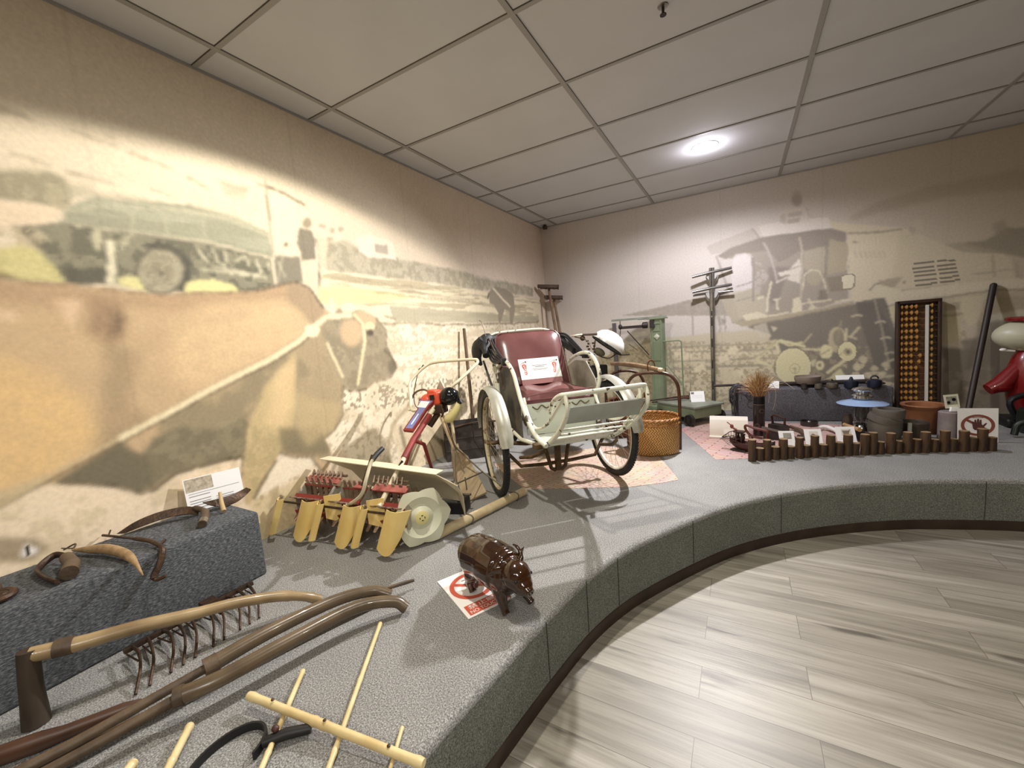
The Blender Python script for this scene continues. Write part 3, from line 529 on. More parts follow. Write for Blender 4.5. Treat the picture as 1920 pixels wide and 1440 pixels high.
def carpet_mat(name, c1, c2, c3, sc=260, stretch=None):
    m = bpy.data.materials.new(name); m.use_nodes = True; N = m.node_tree.nodes; L = m.node_tree.links; b = N['Principled BSDF']; b.inputs['Roughness'].default_value = .95; b.inputs['Specular IOR Level'].default_value = .15
    tc = N.new('ShaderNodeTexCoord'); mp = N.new('ShaderNodeMapping'); L.new(tc.outputs['Object'], mp.inputs[0])
    if stretch: mp.inputs['Scale'].default_value = stretch
    n = N.new('ShaderNodeTexNoise'); n.inputs['Scale'].default_value = sc; n.inputs['Detail'].default_value = 4; n.inputs['Roughness'].default_value = .7; L.new(mp.outputs[0], n.inputs['Vector'])
    r = N.new('ShaderNodeValToRGB'); e = r.color_ramp.elements; e.new(.5); e[0].position = .38; e[0].color = (*lin(c1), 1); e[1].position = .5; e[1].color = (*lin(c2), 1); e[2].position = .64; e[2].color = (*lin(c3), 1)
    L.new(n.outputs['Fac'], r.inputs[0]); n2 = N.new('ShaderNodeTexNoise'); n2.inputs['Scale'].default_value = 5; L.new(tc.outputs['Object'], n2.inputs['Vector'])
    mr = N.new('ShaderNodeMapRange'); mr.inputs['From Min'].default_value = .3; mr.inputs['From Max'].default_value = .7; mr.inputs['To Min'].default_value = .93; mr.inputs['To Max'].default_value = 1.06; L.new(n2.outputs['Fac'], mr.inputs['Value'])
    vm = N.new('ShaderNodeVectorMath'); vm.operation = 'SCALE'; L.new(r.outputs[0], vm.inputs[0]); L.new(mr.outputs[0], vm.inputs['Scale']); L.new(vm.outputs[0], b.inputs['Base Color'])
    bp = N.new('ShaderNodeBump'); bp.inputs['Strength'].default_value = .5; bp.inputs['Distance'].default_value = .003; L.new(n.outputs['Fac'], bp.inputs['Height']); L.new(bp.outputs[0], b.inputs['Normal']); return m
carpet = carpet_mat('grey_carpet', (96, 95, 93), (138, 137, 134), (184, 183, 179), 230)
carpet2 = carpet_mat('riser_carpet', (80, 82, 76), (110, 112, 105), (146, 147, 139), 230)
pm = MB(); rows = [ecurve(o, z) for o, z in ((-.025, ST), (-.012, ST-.002), (-.003, ST-.010), (0, ST-.025), (0, .058), (-.012, .058), (-.012, 0))]
k = len(EC); 
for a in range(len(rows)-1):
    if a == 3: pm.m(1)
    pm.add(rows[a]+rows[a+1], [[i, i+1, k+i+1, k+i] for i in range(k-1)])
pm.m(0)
tp = rows[0]; inner = [Vector((0, max(YF, min(p.y, 0)), ST)) if False else Vector((0, YF + (0-YF)*i/(k-1), ST)) for i in range(k)]
pm.add([Vector((0, 0, ST))] + tp + [Vector((0, YF, ST)), Vector((XR, 0, ST))], [[0, i+1, i+2] for i in range(k-1)] + [[0, k+1, 1]] + [[0, k, k+2]])
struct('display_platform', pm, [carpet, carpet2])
kb = MB(); kr = [ecurve(o, z) for o, z in ((-.010, 0), (.004, 0), (.004, .054), (.001, .058), (-.010, .058))]
for a in range(4): kb.add(kr[a]+kr[a+1], [[i, i+1, k+i+1, k+i] for i in range(k-1)])
struct('baseboard_platform', kb, mat('kickboard', (44, 34, 26), .45, col2=(58, 46, 36), scale=8))
# joins in the riser carpet
sm = MB()
def near_edge(u, v):
    p = az(u, v, ST); return min(range(k), key=lambda i: (EC[i]-Vector((p.x, p.y, 0))).length)
for u, v in ((1463,923),(1303,975),(1166,1045),(1101,1085),(1028,1160),(1850,899)):
    i = near_edge(u, v); q = enorm(i)*.0008; sm.tube([EC[i]+q+Vector((0,0,ST-.012)), EC[i]+q+Vector((.001,0,.18)), EC[i]+q+Vector((0,0,.062))], .0016, 5)
struct('trim_3', sm, mat('carpet_join', (44, 46, 42), .9))
# lamps in the ceiling ---------------------------------------------------------
white_p = mat('white_enamel', (232, 232, 230), .4); glow = mat('lamp_glow', (255, 252, 255), .5, emis=((250, 240, 255), 14))
def downlight(x, y, label, r=.075):
    t = thing('recessed_downlight', (x, y, CEIL), label, 'ceiling light', 'recessed downlights')
    obj('trim_ring', MB().lathe([(r, -.004), (r*1.28, -.004), (r*1.32, 0), (r*1.32, .001)], 28, (x, y, CEIL), cap=False), white_p, t)
    obj('lit_lens', MB().lathe([(0, -.006), (r*.7, -.008), (r, -.004)], 28, (x, y, CEIL), cap=False), glow, t); return t
downlight(*LA, 'bright round recessed ceiling light glowing above the back of the platform')
# ================================================================ left side of the platform
wood_old = mat('old_wood', (98, 80, 60), .55, col2=(72, 58, 44), scale=14, stretch=(1, 1, 1), bump=.2, bscale=60)
wood_pol = mat('polished_wood', (104, 88, 68), .28, col2=(80, 66, 50), scale=9, bump=.1, coat=.2)
wood_gold = mat('golden_wood', (164, 142, 104), .3, col2=(128, 106, 76), scale=7, coat=.2)
bamboo = mat('bamboo', (228, 210, 160), .38, col2=(208, 184, 130), scale=11, bump=.08)
iron = mat('dark_iron', (62, 50, 42), .5, .55, col2=(88, 66, 50), scale=30, bump=.25, bscale=90)
black = mat('black_rubber', (22, 22, 23), .5)
white = mat('white_card', (240, 240, 238), .55)
ink = mat('grey_ink', (110, 110, 112), .6); photo_ = mat('card_photo', (150, 138, 118), .6, col2=(196, 186, 166), scale=60)
rope = mat('rope', (96, 76, 54), .8, col2=(66, 52, 38), scale=80)

# carpeted plinth against the wall
pl = MB(); pl.box((.195, -4.79, .45), (.36, 1.30, .30), bev=.012)
tag(obj('carpeted_plinth', pl, carpet_mat('plinth_carpet', (58, 60, 64), (82, 85, 88), (120, 122, 122), 150, (1, .5, 1.6))), 'low grey carpeted plinth against the buffalo mural, carrying old hand tools', 'plinth')
TOP = .603
def card(name, T, w, h, label, parts, group=None, cat='label card'):
    """a printed card in plane T (x right, y up, z out), its foot at the origin"""
    t = thing(name, T.translation, label, cat, group)
    m = MB(T); m.box((0, h/2, -.001), (w, h, .002)); obj('card', m, white, t)
    for (nm, mt, rects) in parts:
        q = MB(T)
        for (x, y, ww, hh) in rects: q.box((x, y, .0004), (ww, hh, .0009))
        obj(nm, q, mt, t)
    return t
def lines(x0, x1, ys, th): return [((x0+x1)/2, y, x1-x0, th) for y in ys]
def upright(p, face, lean=12):
    """plane standing at p, facing the horizontal direction face, leaning back by lean degrees"""
    f = Vector((face[0], face[1], 0)).normalized(); a = math.radians(lean); up = Vector((0, 0, 1))*math.cos(a) - f*math.sin(a); x = up.cross(f*math.cos(a)+Vector((0,0,math.sin(a))))
    return frame(p, x, f*math.cos(a)+Vector((0,0,math.sin(a))))
T = upright((.095, -4.175, TOP), (1, -.25), 14)
card('label_card', T, .225, .155, 'white label card with a small photo leaning against the wall on the left plinth', [('printed_photo', photo_, [(-.055, .122, .105, .060)]), ('printed_text', ink, lines(-.10, .10, (.082,), .0015) + lines(-.10, -.02, (.070, .05, .038, .026, .014), .0025) + lines(0, .07, (.045, .035), .002))])
# hoe head with stub handle
t = thing('hoe_head', (.16, -4.155, TOP), 'dark crescent hoe blade with a stub handle in front of the white label card', 'hoe')
b = MB(); arc = []
for i in range(13):
    s = -1+2*i/12; y = -4.15+s*.095; arc.append([(.15-.03*s*s, y, TOP+.045), (.165, y, TOP+.045-.04*(1-s*s)-.002)])
b.sheet([[p[0] for p in arc], [((p[0][0]+p[1][0])/2+.006, p[0][1], (p[0][2]+p[1][2])/2) for p in arc], [p[1] for p in arc]], .004); obj('blade', b, iron, t)
obj('handle', MB().tube([(.155, -4.185, TOP+.075), (.19, -4.2, TOP+.035), (.235, -4.215, TOP+.008)], [.007, .009, .010], 12), mat('pale_wood', (186, 160, 118), .5), t)
# long sickle
t = thing('sickle', (.1, -4.36, TOP), 'long curved dark sickle arching over the middle of the plinth top', 'sickle')
b = MB(); c1 = crom([(.02, -4.52, TOP+.006), (.05, -4.46, TOP+.04), (.07, -4.38, TOP+.052), (.10, -4.30, TOP+.045), (.15, -4.27, TOP+.03)], 6); c2 = crom([(.04, -4.50, TOP+.002), (.075, -4.45, TOP+.018), (.10, -4.38, TOP+.026), (.13, -4.32, TOP+.022), (.17, -4.29, TOP+.012)], 6)
b.sheet([c1, c2], .004); obj('blade', b, iron, t)
b = MB(); b.tube(crom([(.13, -4.28, TOP+.035), (.20, -4.275, TOP+.03), (.26, -4.30, TOP+.022), (.315, -4.335, TOP+.014)], 5), [.012]*6+[.016]*10, 12); obj('handle', b, wood_old, t)
obj('ferrule', MB().tube([(.286, -4.315, TOP+.019), (.312, -4.333, TOP+.0145)], .0175, 16), mat('worn_steel', (168, 160, 150), .3, .9), t)
# forked stick and hook hanging over the edge
t = thing('hooked_stick', (.2, -4.5, TOP), 'thin dark forked stick whose hooked end drops over the plinth front', 'stick')
b = MB(); b.tube(crom([(-.0+.02, -4.56, TOP+.02), (.12, -4.53, TOP+.016), (.25, -4.50, TOP+.014), (.33, -4.495, TOP+.012), (.385, -4.497, TOP+.002), (.40, -4.515, TOP-.04), (.405, -4.54, TOP-.078), (.415, -4.535, TOP-.09), (.43, -4.515, TOP-.084)], 5), [.005]*8+[.008]*12+[.011]*12+[.007]*9, 8)
b.tube([(.05, -4.552, TOP+.018), (.02, -4.535, TOP+.03)], .003, 6); b.tube([(.36, -4.50, TOP+.008), (.34, -4.47, TOP+.018)], .006, 6); obj('stick', b, iron, t)
# pale wooden horn
t = thing('wooden_plough_tip', (.25, -4.6, TOP), 'pale tapered wooden plough tip pointing out over the plinth edge', 'plough part')
b = MB(); b.tube(crom([(.06, -4.655, TOP+.014), (.13, -4.63, TOP+.018), (.22, -4.60, TOP+.022), (.33, -4.585, TOP+.018), (.41, -4.585, TOP+.004), (.49, -4.592, TOP-.022)], 6), [q*.72 for q in (.007, .008, .010, .012, .014, .016, .018, .020, .022, .023, .024, .025, .025, .025, .025, .024, .024, .023, .023, .022, .021, .019, .017, .015, .013, .011, .009, .007, .006, .005, .003)], 14); obj('horn', b, mat('weathered_wood', (170, 142, 104), .6, col2=(140, 114, 80), scale=30, bump=.3, bscale=70), t)
b = MB(); b.tube(crom([(.06, -4.655, TOP+.016), (.03, -4.64, TOP+.026), (.012, -4.67, TOP+.012)], 4), .003, 6); b.tube(crom([(.05, -4.65, TOP+.016), (.04, -4.68, TOP+.03)], 3), .0025, 6); obj('twine', b, rope, t)
# short mallet handle with its curved iron
t = thing('curved_grip_tool', (.22, -4.72, TOP), 'short thick wooden grip joined to a curved iron, left of the pale wooden tip', 'hand tool')
obj('grip', MB().tube([(.17, -4.695, TOP+.03), (.25, -4.70, TOP+.026), (.325, -4.725, TOP+.024)], [.019, .022, .024], 16), wood_old, t)
obj('iron_arm', MB().tube(crom([(.16, -4.69, TOP+.03), (.10, -4.71, TOP+.03), (.14, -4.76, TOP+.014), (.24, -4.765, TOP+.01), (.33, -4.755, TOP+.01)], 5), [.012]*21, 8, flat=.5), iron, t)
t = thing('ring_hook', (.25, -4.87, TOP), 'rusty iron hook ending in a knobbed ring, near the left end of the plinth', 'hook')
b = MB(); b.tube(crom([(.02, -5.02, TOP+.02), (.04, -4.93, TOP+.03), (.10, -4.865, TOP+.026), (.17, -4.855, TOP+.015), (.22, -4.862, TOP+.012)], 5), [.005]*8+[.010]*13, 8); obj('arm', b, iron, t)
b = MB(); b.tube([(.26+.035*math.cos(a), -4.87+.035*math.sin(a), TOP+.012) for a in np.linspace(0, 2*PI, 20, endpoint=False)], .011, 8, closed=True); b.ball((.275, -4.86, TOP+.016), (.016, .016, .012)); obj('ring', b, iron, t)
t = thing('wooden_tool_handle', (.24, -5.02, TOP), 'pale wooden handle with a cross bar at the left edge of the plinth', 'tool handle')
obj('handle', MB().tube([(.14, -4.965, TOP+.02), (.33, -5.005, TOP+.018)], [.016, .02], 14), mat('dull_wood', (150, 126, 92), .6, col2=(120, 98, 70), scale=20), t)
obj('cross_bar', MB().tube([(.13, -4.93, TOP+.012), (.14, -5.12, TOP+.012)], .008, 8), iron, t)
# ---- harrow behind the golden handle
t = thing('toothed_harrow', (.46, -4.45, ST), 'dark iron toothed harrow lying behind the golden curved handle, teeth spread on the carpet', 'harrow')
b = MB(); b.box((.452, -4.455, ST+.035), (.018, .42, .014)); b.box((.43, -4.40, ST+.03), (.05, .05, .035)); obj('head_bar', b, iron, t)
for i in range(10):
    y = -4.265-i*.042; b = MB(); j = (i*37 % 5-2)*.004
    b.tube(crom([(.452, y, ST+.038), (.52, y-.008+j, ST+.045), (.60, y-.03+j, ST+.035), (.675, y-.07+j, ST+.006)], 4), [.0055]*6+[.0045]*7, 6); b.tube([(.47, y-.02, ST+.03), (.56, y-.022+j, ST+.038)], .003, 5)
    obj('tooth', b, iron, t)
# ---- golden yoke handle
t = thing('plough_handle', (.49, -4.85, ST), 'long golden-brown curved wooden handle mortised onto an upright post', 'plough handle')
b = MB(); b.tube(crom([(.50, -4.862, ST+.195), (.55, -4.78, ST+.185), (.60, -4.66, ST+.17), (.65, -4.54, ST+.145), (.70, -4.42, ST+.125), (.755, -4.31, ST+.095), (.80, -4.235, ST+.06), (.82, -4.185, ST+.02)], 5), [.022]*6+[.021]*10+[.019]*12+[.017]*4+[.018]*4, 16); obj('handle', b, wood_gold, t)
b = MB(); b.tube([(.520, -4.880, ST), (.508, -4.874, ST+.10), (.50, -4.867, ST+.18), (.499, -4.864, ST+.212)], [.030, .025, .024, .023], 16); obj('post', b, mat('dark_post_wood', (66, 54, 42), .5, col2=(54, 44, 34), scale=9), t)
obj('binding', MB().tube([(.525, -4.82, ST+.19), (.545, -4.785, ST+.186)], .0255, 16), wood_old, t)
# ---- two long dark curved shafts
def shaft(name, label, thick, thin, r1, r2, group='curved dark poles in the foreground'):
    t = thing(name, thick[0], label, 'pole', group)
    a = crom(thick, 5); obj('curved_shaft', MB().tube(a, [r1[0]+(r1[1]-r1[0])*i/(len(a)-1) for i in range(len(a))], 16), wood_pol, t)
    a = crom(thin, 5); obj('splice', MB().tube(a, [r2[0]+(r2[1]-r2[0])*i/(len(a)-1) for i in range(len(a))], 12), wood_old, t)
    obj('collar', MB().tube([thick[-1], (Vector(thick[-1])*.8+Vector(thick[-2])*.2)], r1[1]*1.12, 16), wood_old, t)
    return t
z = ST
t1 = shaft('curved_pole', 'upper of the two long dark curved poles, with a thin stick at its far tip', [(1.075, -4.05, z+.024), (1.02, -4.09, z+.05), (.965, -4.215, z+.075), (.905, -4.43, z+.082), (.868, -4.60, z+.075)], [(.873, -4.58, z+.075), (.835, -4.74, z+.066), (.79, -4.89, z+.055), (.72, -5.06, z+.045), (.66, -5.2, z+.03)], (.019, .024), (.013, .014))
obj('tip_stick', MB().tube([(1.045, -4.06, z+.045), (1.09, -3.985, z+.04), (1.11, -3.955, z+.038)], [.007, .008, .006], 8), wood_old, t1)
shaft('curved_pole', 'lower of the two long dark curved poles, its blunt end bending down to the carpet', [(1.19, -4.085, z+.022), (1.15, -4.11, z+.055), (1.08, -4.22, z+.082), (1.02, -4.42, z+.085), (.965, -4.60, z+.08), (.91, -4.69, z+.075)], [(.92, -4.67, z+.075), (.875, -4.82, z+.064), (.82, -4.95, z+.05), (.74, -5.12, z+.03)], (.020, .024), (.013, .013))
tag(obj('wooden_pole', MB().tube(crom([(1.05, -4.085, z+.016), (.96, -4.32, z+.022), (.87, -4.60, z+.022), (.80, -4.80, z+.02), (.70, -5.1, z+.02)], 5), [.012]*11+[.013]*5+[.018]*5, 12), wood_old), 'straight dark pole lying on the carpet beneath the two curved poles', 'pole')
tag(obj('wooden_plank', MB().tube(crom([(.76, -4.72, z+.024), (.68, -4.86, z+.026), (.57, -5.02, z+.026), (.45, -5.2, z+.026)], 4), [.012]+[.020]*4+[.026]*8, 10, flat=.8), mat('red_brown_wood', (88, 58, 40), .4, col2=(66, 44, 32), scale=8)), 'dark red-brown beam at the bottom left corner beside the curved poles', 'beam')
# ---- bamboo frames
def cane(mb, a, b, r, nodes):
    a = Vector(a); b = Vector(b); n = 40; P = []; R = []
    for i in range(n+1):
        s = i/n; P.append(a.lerp(b, s)); d = min(abs(s-x) for x in nodes); R.append(r*(1+.22*math.exp(-(d/.012)**2)))
    mb.tube(P, R, 12)
t = thing('bamboo_lattice', (1.2, -4.5, ST), 'pale bamboo frame of one thick cane crossed by three thin canes', 'bamboo frame')
b = MB(); cane(b, (1.05, -4.572, z+.036), (1.632, -4.487, z+.022), .0108, (.03, .42, .48, .97)); obj('main_cane', b, bamboo, t)
for a_, b_, r in (((1.088, -4.433, z+.014), (1.32, -4.72, z+.014), .0072), ((1.149, -4.175, z+.012), (1.51, -4.72, z+.012), .0070), ((1.508, -4.432, z+.008), (1.60, -4.60, z+.008), .0052)):
    b = MB(); cane(b, a_, b_, r, (.02, .38, .7)); obj('cross_cane', b, bamboo, t)
for p in ((1.148, -4.558, z+.051), (1.335, -4.531, z+.046), (1.535, -4.501, z+.038)): obj('nail', MB().ball(p, (.005, .005, .003), 8, 5), iron, t)
b = MB(); cane(b, (.985, -4.693, z+.022), (1.12, -4.82, z+.022), .0095, (.03, .5)); b.ball((.985, -4.693, z+.022), .0115, 10, 6)
tag(obj('bamboo_cane', b, bamboo), 'short bamboo cane poking in at the bottom edge, left of the black hoop', 'bamboo cane')
b = MB(); cane(b, (.955, -4.80, z+.014), (1.02, -4.89, z+.014), .011, (.05, .6)); tag(obj('bamboo_cane', b, bamboo), 'bamboo cane end just showing at the bottom edge, furthest left of the canes', 'bamboo cane')
# ---- dark hoop with handle
t = thing('strap_hoop', (1.16, -4.68, ST), 'dark flat hoop with a wooden grip lying beneath the bamboo frame', 'hoop')
b = MB(); c = Vector((1.165, -4.685, 0)); ring = []
for i in range(33):
    a = math.radians(20+i*10); ring.append(c+Vector((.062*math.cos(a)*1.0, .088*math.sin(a), 0)))
b.sheet([[p+Vector((0,0,z+.002)) for p in ring], [p+Vector((0,0,z+.024)) for p in ring]], .006); obj('band', b, black, t)
b = MB(); b.tube([(1.213, -4.625, z+.016), (1.25, -4.585, z+.02), (1.292, -4.545, z+.016)], [.012, .014, .012], 12); obj('grip', b, black, t)
obj('knob', MB().ball((1.226, -4.598, z+.036), (.011, .009, .009), 10, 7), mat('dark_red_knob', (70, 40, 34), .5), t)

# ---- no-touch signs
red = mat('sign_red', (205, 92, 70), .55); redb = mat('sign_dark', (92, 52, 48), .55); wht = mat('sign_white', (244, 240, 236), .5)
def no_touch(T, w, h, label, txt=True, name='no_touch_sign'):
    t = thing(name, T.translation, label, 'sign', 'no touching signs')
    obj('sheet', MB(T).box((0, h/2, -.0008), (w, h, .0016)), wht, t)
    cy = h*.60 if txt else h*.5; R = min(w, h*.78)*.44 if txt else w*.42; ky = 1 if txt else .86
    ring = MB(T); n = 40
    for i in range(n):
        a0, a1 = 2*PI*i/n, 2*PI*(i+1)/n; q = lambda a, r: (r*math.cos(a), cy+r*ky*math.sin(a), .0012)
        ring.add([q(a0, R), q(a1, R), q(a1, R*.79), q(a0, R*.79)], [[0, 1, 2, 3]])
    d = Vector((1, -.75*ky, 0)).normalized()*R*.85; e = Vector((d.y, -d.x, 0)).normalized()*R*.09; c0 = Vector((0, cy, .0010))
    ring.add([c0-d-e, c0+d-e, c0+d+e, c0-d+e], [[0, 1, 2, 3]]); obj('prohibition_ring', ring, red if txt else mat('sign_ring_brown', (136, 74, 60), .55), t)
    hd = MB(T); s = R*(.0105 if txt else .0135)
    outline = [(-22,-2),(-24,24),(-20,27),(-17,24),(-15,10),(-14,36),(-10,40),(-7,36),(-5,14),(-3,42),(1,45),(5,42),(6,14),(8,37),(12,40),(15,37),(16,8),(20,0),(30,14),(36,18),(38,13),(30,-4),(20,-22),(12,-34),(-12,-34),(-20,-22)]
    hd.add([(x*s*1.05, cy+y*s*ky, .0018) for x, y in outline], [list(range(len(outline)))]); obj('hand_symbol', hd, redb, t)
    hd = MB(T); hd.box((0, cy+52*s*ky, .0016), (46*s, 3*s, .0006)); obj('bar_mark', hd, redb, t)
    if txt:
        bar = MB(T); bar.box((0, h*.135, .0006), (w*.86, h*.20, .0010)); obj('text_panel', bar, red, t)
        l = MB(T @ Matrix.Translation((0, h*.178, .0016))); put_text(l, '禁止觸摸', Matrix(), 1, w*.74, h*.085); obj('lettering', l, wht, t)
        l = MB(T @ Matrix.Translation((0, h*.082, .0016))); put_text(l, 'NO TOUCHING', Matrix(), 1, w*.78, h*.062); obj('lettering', l, wht, t)
    return t
p0 = Vector((1.425, -4.017, z)); p1 = Vector((1.520, -3.836, z)); ex = (p1-p0).normalized()
no_touch(frame((p0+p1)/2+Vector((0, 0, .0030)), ex, (0, 0, 1)), .205, .29, 'white no-touching sheet lying flat on the carpet under the brown pig figurine')

# ---- glossy brown pig
def smooth_solid(mb, voxel, it=6):
    me = bpy.data.meshes.new('x'); me.from_pydata([v[:] for v in mb.v], [], mb.f); o = bpy.data.objects.new('x', me); COL.objects.link(o)
    m = o.modifiers.new('r', 'REMESH'); m.mode = 'VOXEL'; m.voxel_size = voxel; s = o.modifiers.new('s', 'SMOOTH'); s.iterations = it; s.factor = .5
    e = bpy.data.meshes.new_from_object(o.evaluated_get(bpy.context.evaluated_depsgraph_get())); out = MB(); out.add([v.co.copy() for v in e.vertices], [list(p.vertices) for p in e.polygons])
    bpy.data.objects.remove(o); bpy.data.meshes.remove(me); bpy.data.meshes.remove(e); return out
PG = frame((1.455, -3.862, z), (.96, -.28, 0), (0, 0, 1))
glaze = mat('brown_glaze', (58, 31, 9), .12, col2=(40, 20, 9), scale=16, coat=1, sharp=.3)
t = thing('pig_figurine', PG.translation, 'glossy dark brown carved pig figurine with pricked ears, standing on the platform edge', 'figurine')
b = MB(PG)
b.tube(crom([(-.155, 0, .115), (-.13, 0, .13), (-.06, 0, .138), (.02, 0, .132), (.07, 0, .128), (.105, 0, .132)], 5), [.02]+[.055]*2+[.070]*3+[.084]*6+[.087]*6+[.078]*5+[.062]*3, 18)
b.ball((.122, -.008, .142), (.060, .056, .056), 16, 10); b.ball((.155, -.012, .120), (.042, .040, .036), 14, 9); b.tube([(.15, -.012, .125), (.192, -.016, .108), (.200, -.017, .105)], [.027, .021, .019], 12)
for sy in (-1, 1):
    b.ball((-.10, sy*.042, .085), (.038, .026, .045)); b.tube([(-.10, sy*.045, .08), (-.112, sy*.047, .045), (-.100, sy*.047, .012), (-.094, sy*.047, .004)], [.032, .020, .015, .017], 10)
    b.ball((.06, sy*.045, .088), (.034, .025, .042)); b.tube([(.065, sy*.045, .08), (.085, sy*.05, .042), (.112+.014*sy, sy*.052, .012), (.120+.014*sy, sy*.052, .004)], [.030, .019, .014, .016], 10)
b = smooth_solid(b, .0048, 5); obj('body', b, glaze, t)
for sy in (-1, 1):
    e = MB(PG); a = [(.095, sy*.038, .170), (.088, sy*.058, .188), (.092, sy*.072, .206)]
    if sy < 0: a = [(.095, -.036, .168), (.075, -.066, .162), (.055, -.082, .150)]
    e.tube(crom(a, 5), [.017, .019, .020, .020, .019, .018, .015, .012, .009, .005, .002], 10, flat=.35); obj('ear', e, glaze, t)
h = MB(PG); h.tube(crom([(.118, .022, .178), (.112, .034, .200), (.096, .034, .222), (.080, .026, .232)], 5), [.011]*4+[.008]*4+[.006]*4+[.004]*3+[.001], 10); obj('horn', h, glaze, t)
h = MB(PG); h.tube(crom([(-.148, 0, .150), (-.165, .004, .168), (-.160, .010, .186), (-.146, .006, .184), (-.147, -.002, .172)], 4), .0075, 8); obj('tail', h, glaze, t)
bead = mat('amber_bead', (176, 100, 30), .2, coat=.6); h = MB(PG)
for i in range(14): a = i/13*2*PI; h.ball((.105+.02*math.cos(a), .002+.036*math.sin(a), .188-.004*math.cos(a)-.18*abs(math.sin(a))*.06), .0034, 6, 4)
h.tube([(.105+.02*math.cos(a), .002+.036*math.sin(a), .187-.004*math.cos(a)-.18*abs(math.sin(a))*.06) for a in np.linspace(0, 2*PI, 24, endpoint=False)], .0018, 4, closed=True)
obj('beaded_brow', h, bead, t)
h = MB(PG)
for sy in (-1, 1): obj('eye', MB(PG).ball((.163, -.010+sy*.038, .150), .006, 8, 6), black, t); obj('nostril', MB(PG).ball((.203, -.017+sy*.007, .107), (.002, .003, .004), 6, 4), black, t)
h = MB(PG); h.tube([(.03+.03*math.cos(a), .0+.03*math.sin(a), .004) for a in np.linspace(0, 2*PI, 24, endpoint=False)], .003, 6, closed=True); obj('wire_base', h, mat('bright_wire', (190, 186, 178), .25, .9), t)

# ---- roller with wire frame
pale = mat('pale_roller_wood', (216, 200, 164), .55, col2=(194, 174, 134), scale=14, bump=.15); wire = mat('galvanised_rod', (128, 122, 108), .45, .7)
t = thing('wooden_roller', (1.0, -3.27, ST), 'pale wooden roller with bent wire handle lying beside the pedicab wheel', 'roller')
r0 = Vector((.925, -3.61, z+.027)); r1 = Vector((1.092, -2.930, z+.027)); obj('roller', MB().tube([r0, r0.lerp(r1, .02), r0.lerp(r1, .98), r1], [.022, .0265, .0265, .022], 18), pale, t)
b = MB(); k1 = r0.lerp(r1, .33); k2 = r0.lerp(r1, .86)
for k_ in (k1, k2): b.tube([k_+Vector((.030*math.cos(a), .004*math.sin(a*3), .030*math.sin(a))) for a in np.linspace(0, 2*PI, 16, endpoint=False)], .004, 6, closed=True)
top = ay(853, 838, -2.95); kn = ay(856, 907, -3.34)
b.tube(crom([k1+Vector((-.03, 0, 0)), k1+Vector((-.03, .01, .07)), kn, ay(852, 870, -3.15), top], 4), .005, 8); b.tube([k2+Vector((-.02, 0, .02)), ay(905, 885, -3.0), top], .005, 8); b.tube([kn, ay(905, 885, -3.0)], .005, 8)
b.tube([ay(872, 895, -3.1), ay(880, 950, -3.05), ay(905, 962, -3.02) if False else k2+Vector((-.05, -.1, -.01))], .004, 6); b.tube([top+Vector((0,0,0)), ay(872, 890, -2.98)], .004, 6); obj('wire_frame', b, wire, t)
b = MB(); b.tube(crom([top, ay(843, 812, -2.9), ay(829, 775, -2.85), ay(812, 745, -2.82), ay(797, 731, -2.82), ay(780, 735, -2.82), ay(772, 747, -2.84)], 5), [.0075]*31, 10); obj('long_handle', b, mat('dull_bronze_tube', (122, 100, 76), .45, .4), t)
# ================================================================ walk-behind paddy weeder
cream = mat('cream_paint', (226, 216, 186), .4); cream_in = mat('cream_paint_inner', (196, 176, 138), .55, col2=(164, 138, 98), scale=9)
mred = mat('machine_red', (146, 50, 46), .45, col2=(120, 42, 38), scale=12); orange = mat('orange_red_plastic', (216, 84, 56), .4); yel = mat('yellow_plastic', (250, 222, 146), .42, col2=(240, 206, 124), scale=7)
rust = mat('rusty_blade', (122, 98, 82), .6, .3, col2=(166, 146, 124), scale=18, bump=.2); steel_w = mat('painted_steel_blade', (190, 188, 176), .45, .3, col2=(150, 140, 122), scale=10); blue = mat('label_blue', (118, 126, 178), .5); tank = mat('milky_tank', (224, 214, 150), .35); disc = mat('milky_disc', (214, 214, 190), .4)
S0 = Vector((.09, -3.885, ST+.205)); S1 = Vector((.93, -3.775, ST+.205)); SD = (S1-S0).normalized(); SN = Vector((SD.y, -SD.x, 0))   # SN looks towards the aisle
t = thing('paddy_weeder', (.5, -3.7, ST), 'cream and red walk-behind paddy weeder with yellow guards and an orange engine', 'weeding machine')
obj('guard_shaft', MB().rod(S0-SD*.02, S1-SD*.08, .006), iron, t)
def guard(x, wide, lean):
    m = MB(); rows = []; N = 9
    top = S0 + SD*x + Vector((0, 0, .028)) + SN*.012
    for i in range(N):
        s = i/(N-1); a = (s-.25)*wide/.06*.55; r = []
        off = SD*(s*wide) + SN*(.030*math.sin(s*PI*.85) if wide < .09 else .02*math.sin(s*PI)-.06*max(0, s-.55)**1.2)
        for j in range(5):
            q = j/4; zz = -(.185+(.02 if wide > .09 else 0)*math.sin(s*PI)-(.05*max(0, s-.7)/.3 if wide > .09 else 0))*q
            r.append(top + off + Vector((0, 0, zz)) - SD*(.055*q) + SN*(.035*q))
        rows.append(r)
    m.sheet(rows, .003); g = obj('yellow_guard', m, yel, t)
    h = MB(); h.tube([top+SD*wide*.3+Vector((0,0,.006+.008*math.sin(a)))+SD*.008*math.cos(a) for a in np.linspace(0, 2*PI, 10, endpoint=False)], .0018, 5, closed=True); obj('wire_clip', h, wire, g)
guard(.015, .055, 0); guard(.185, .115, 0); guard(.300, .055, 0); guard(.470, .115, 0); guard(.580, .055, 0); guard(.735, .125, 0)
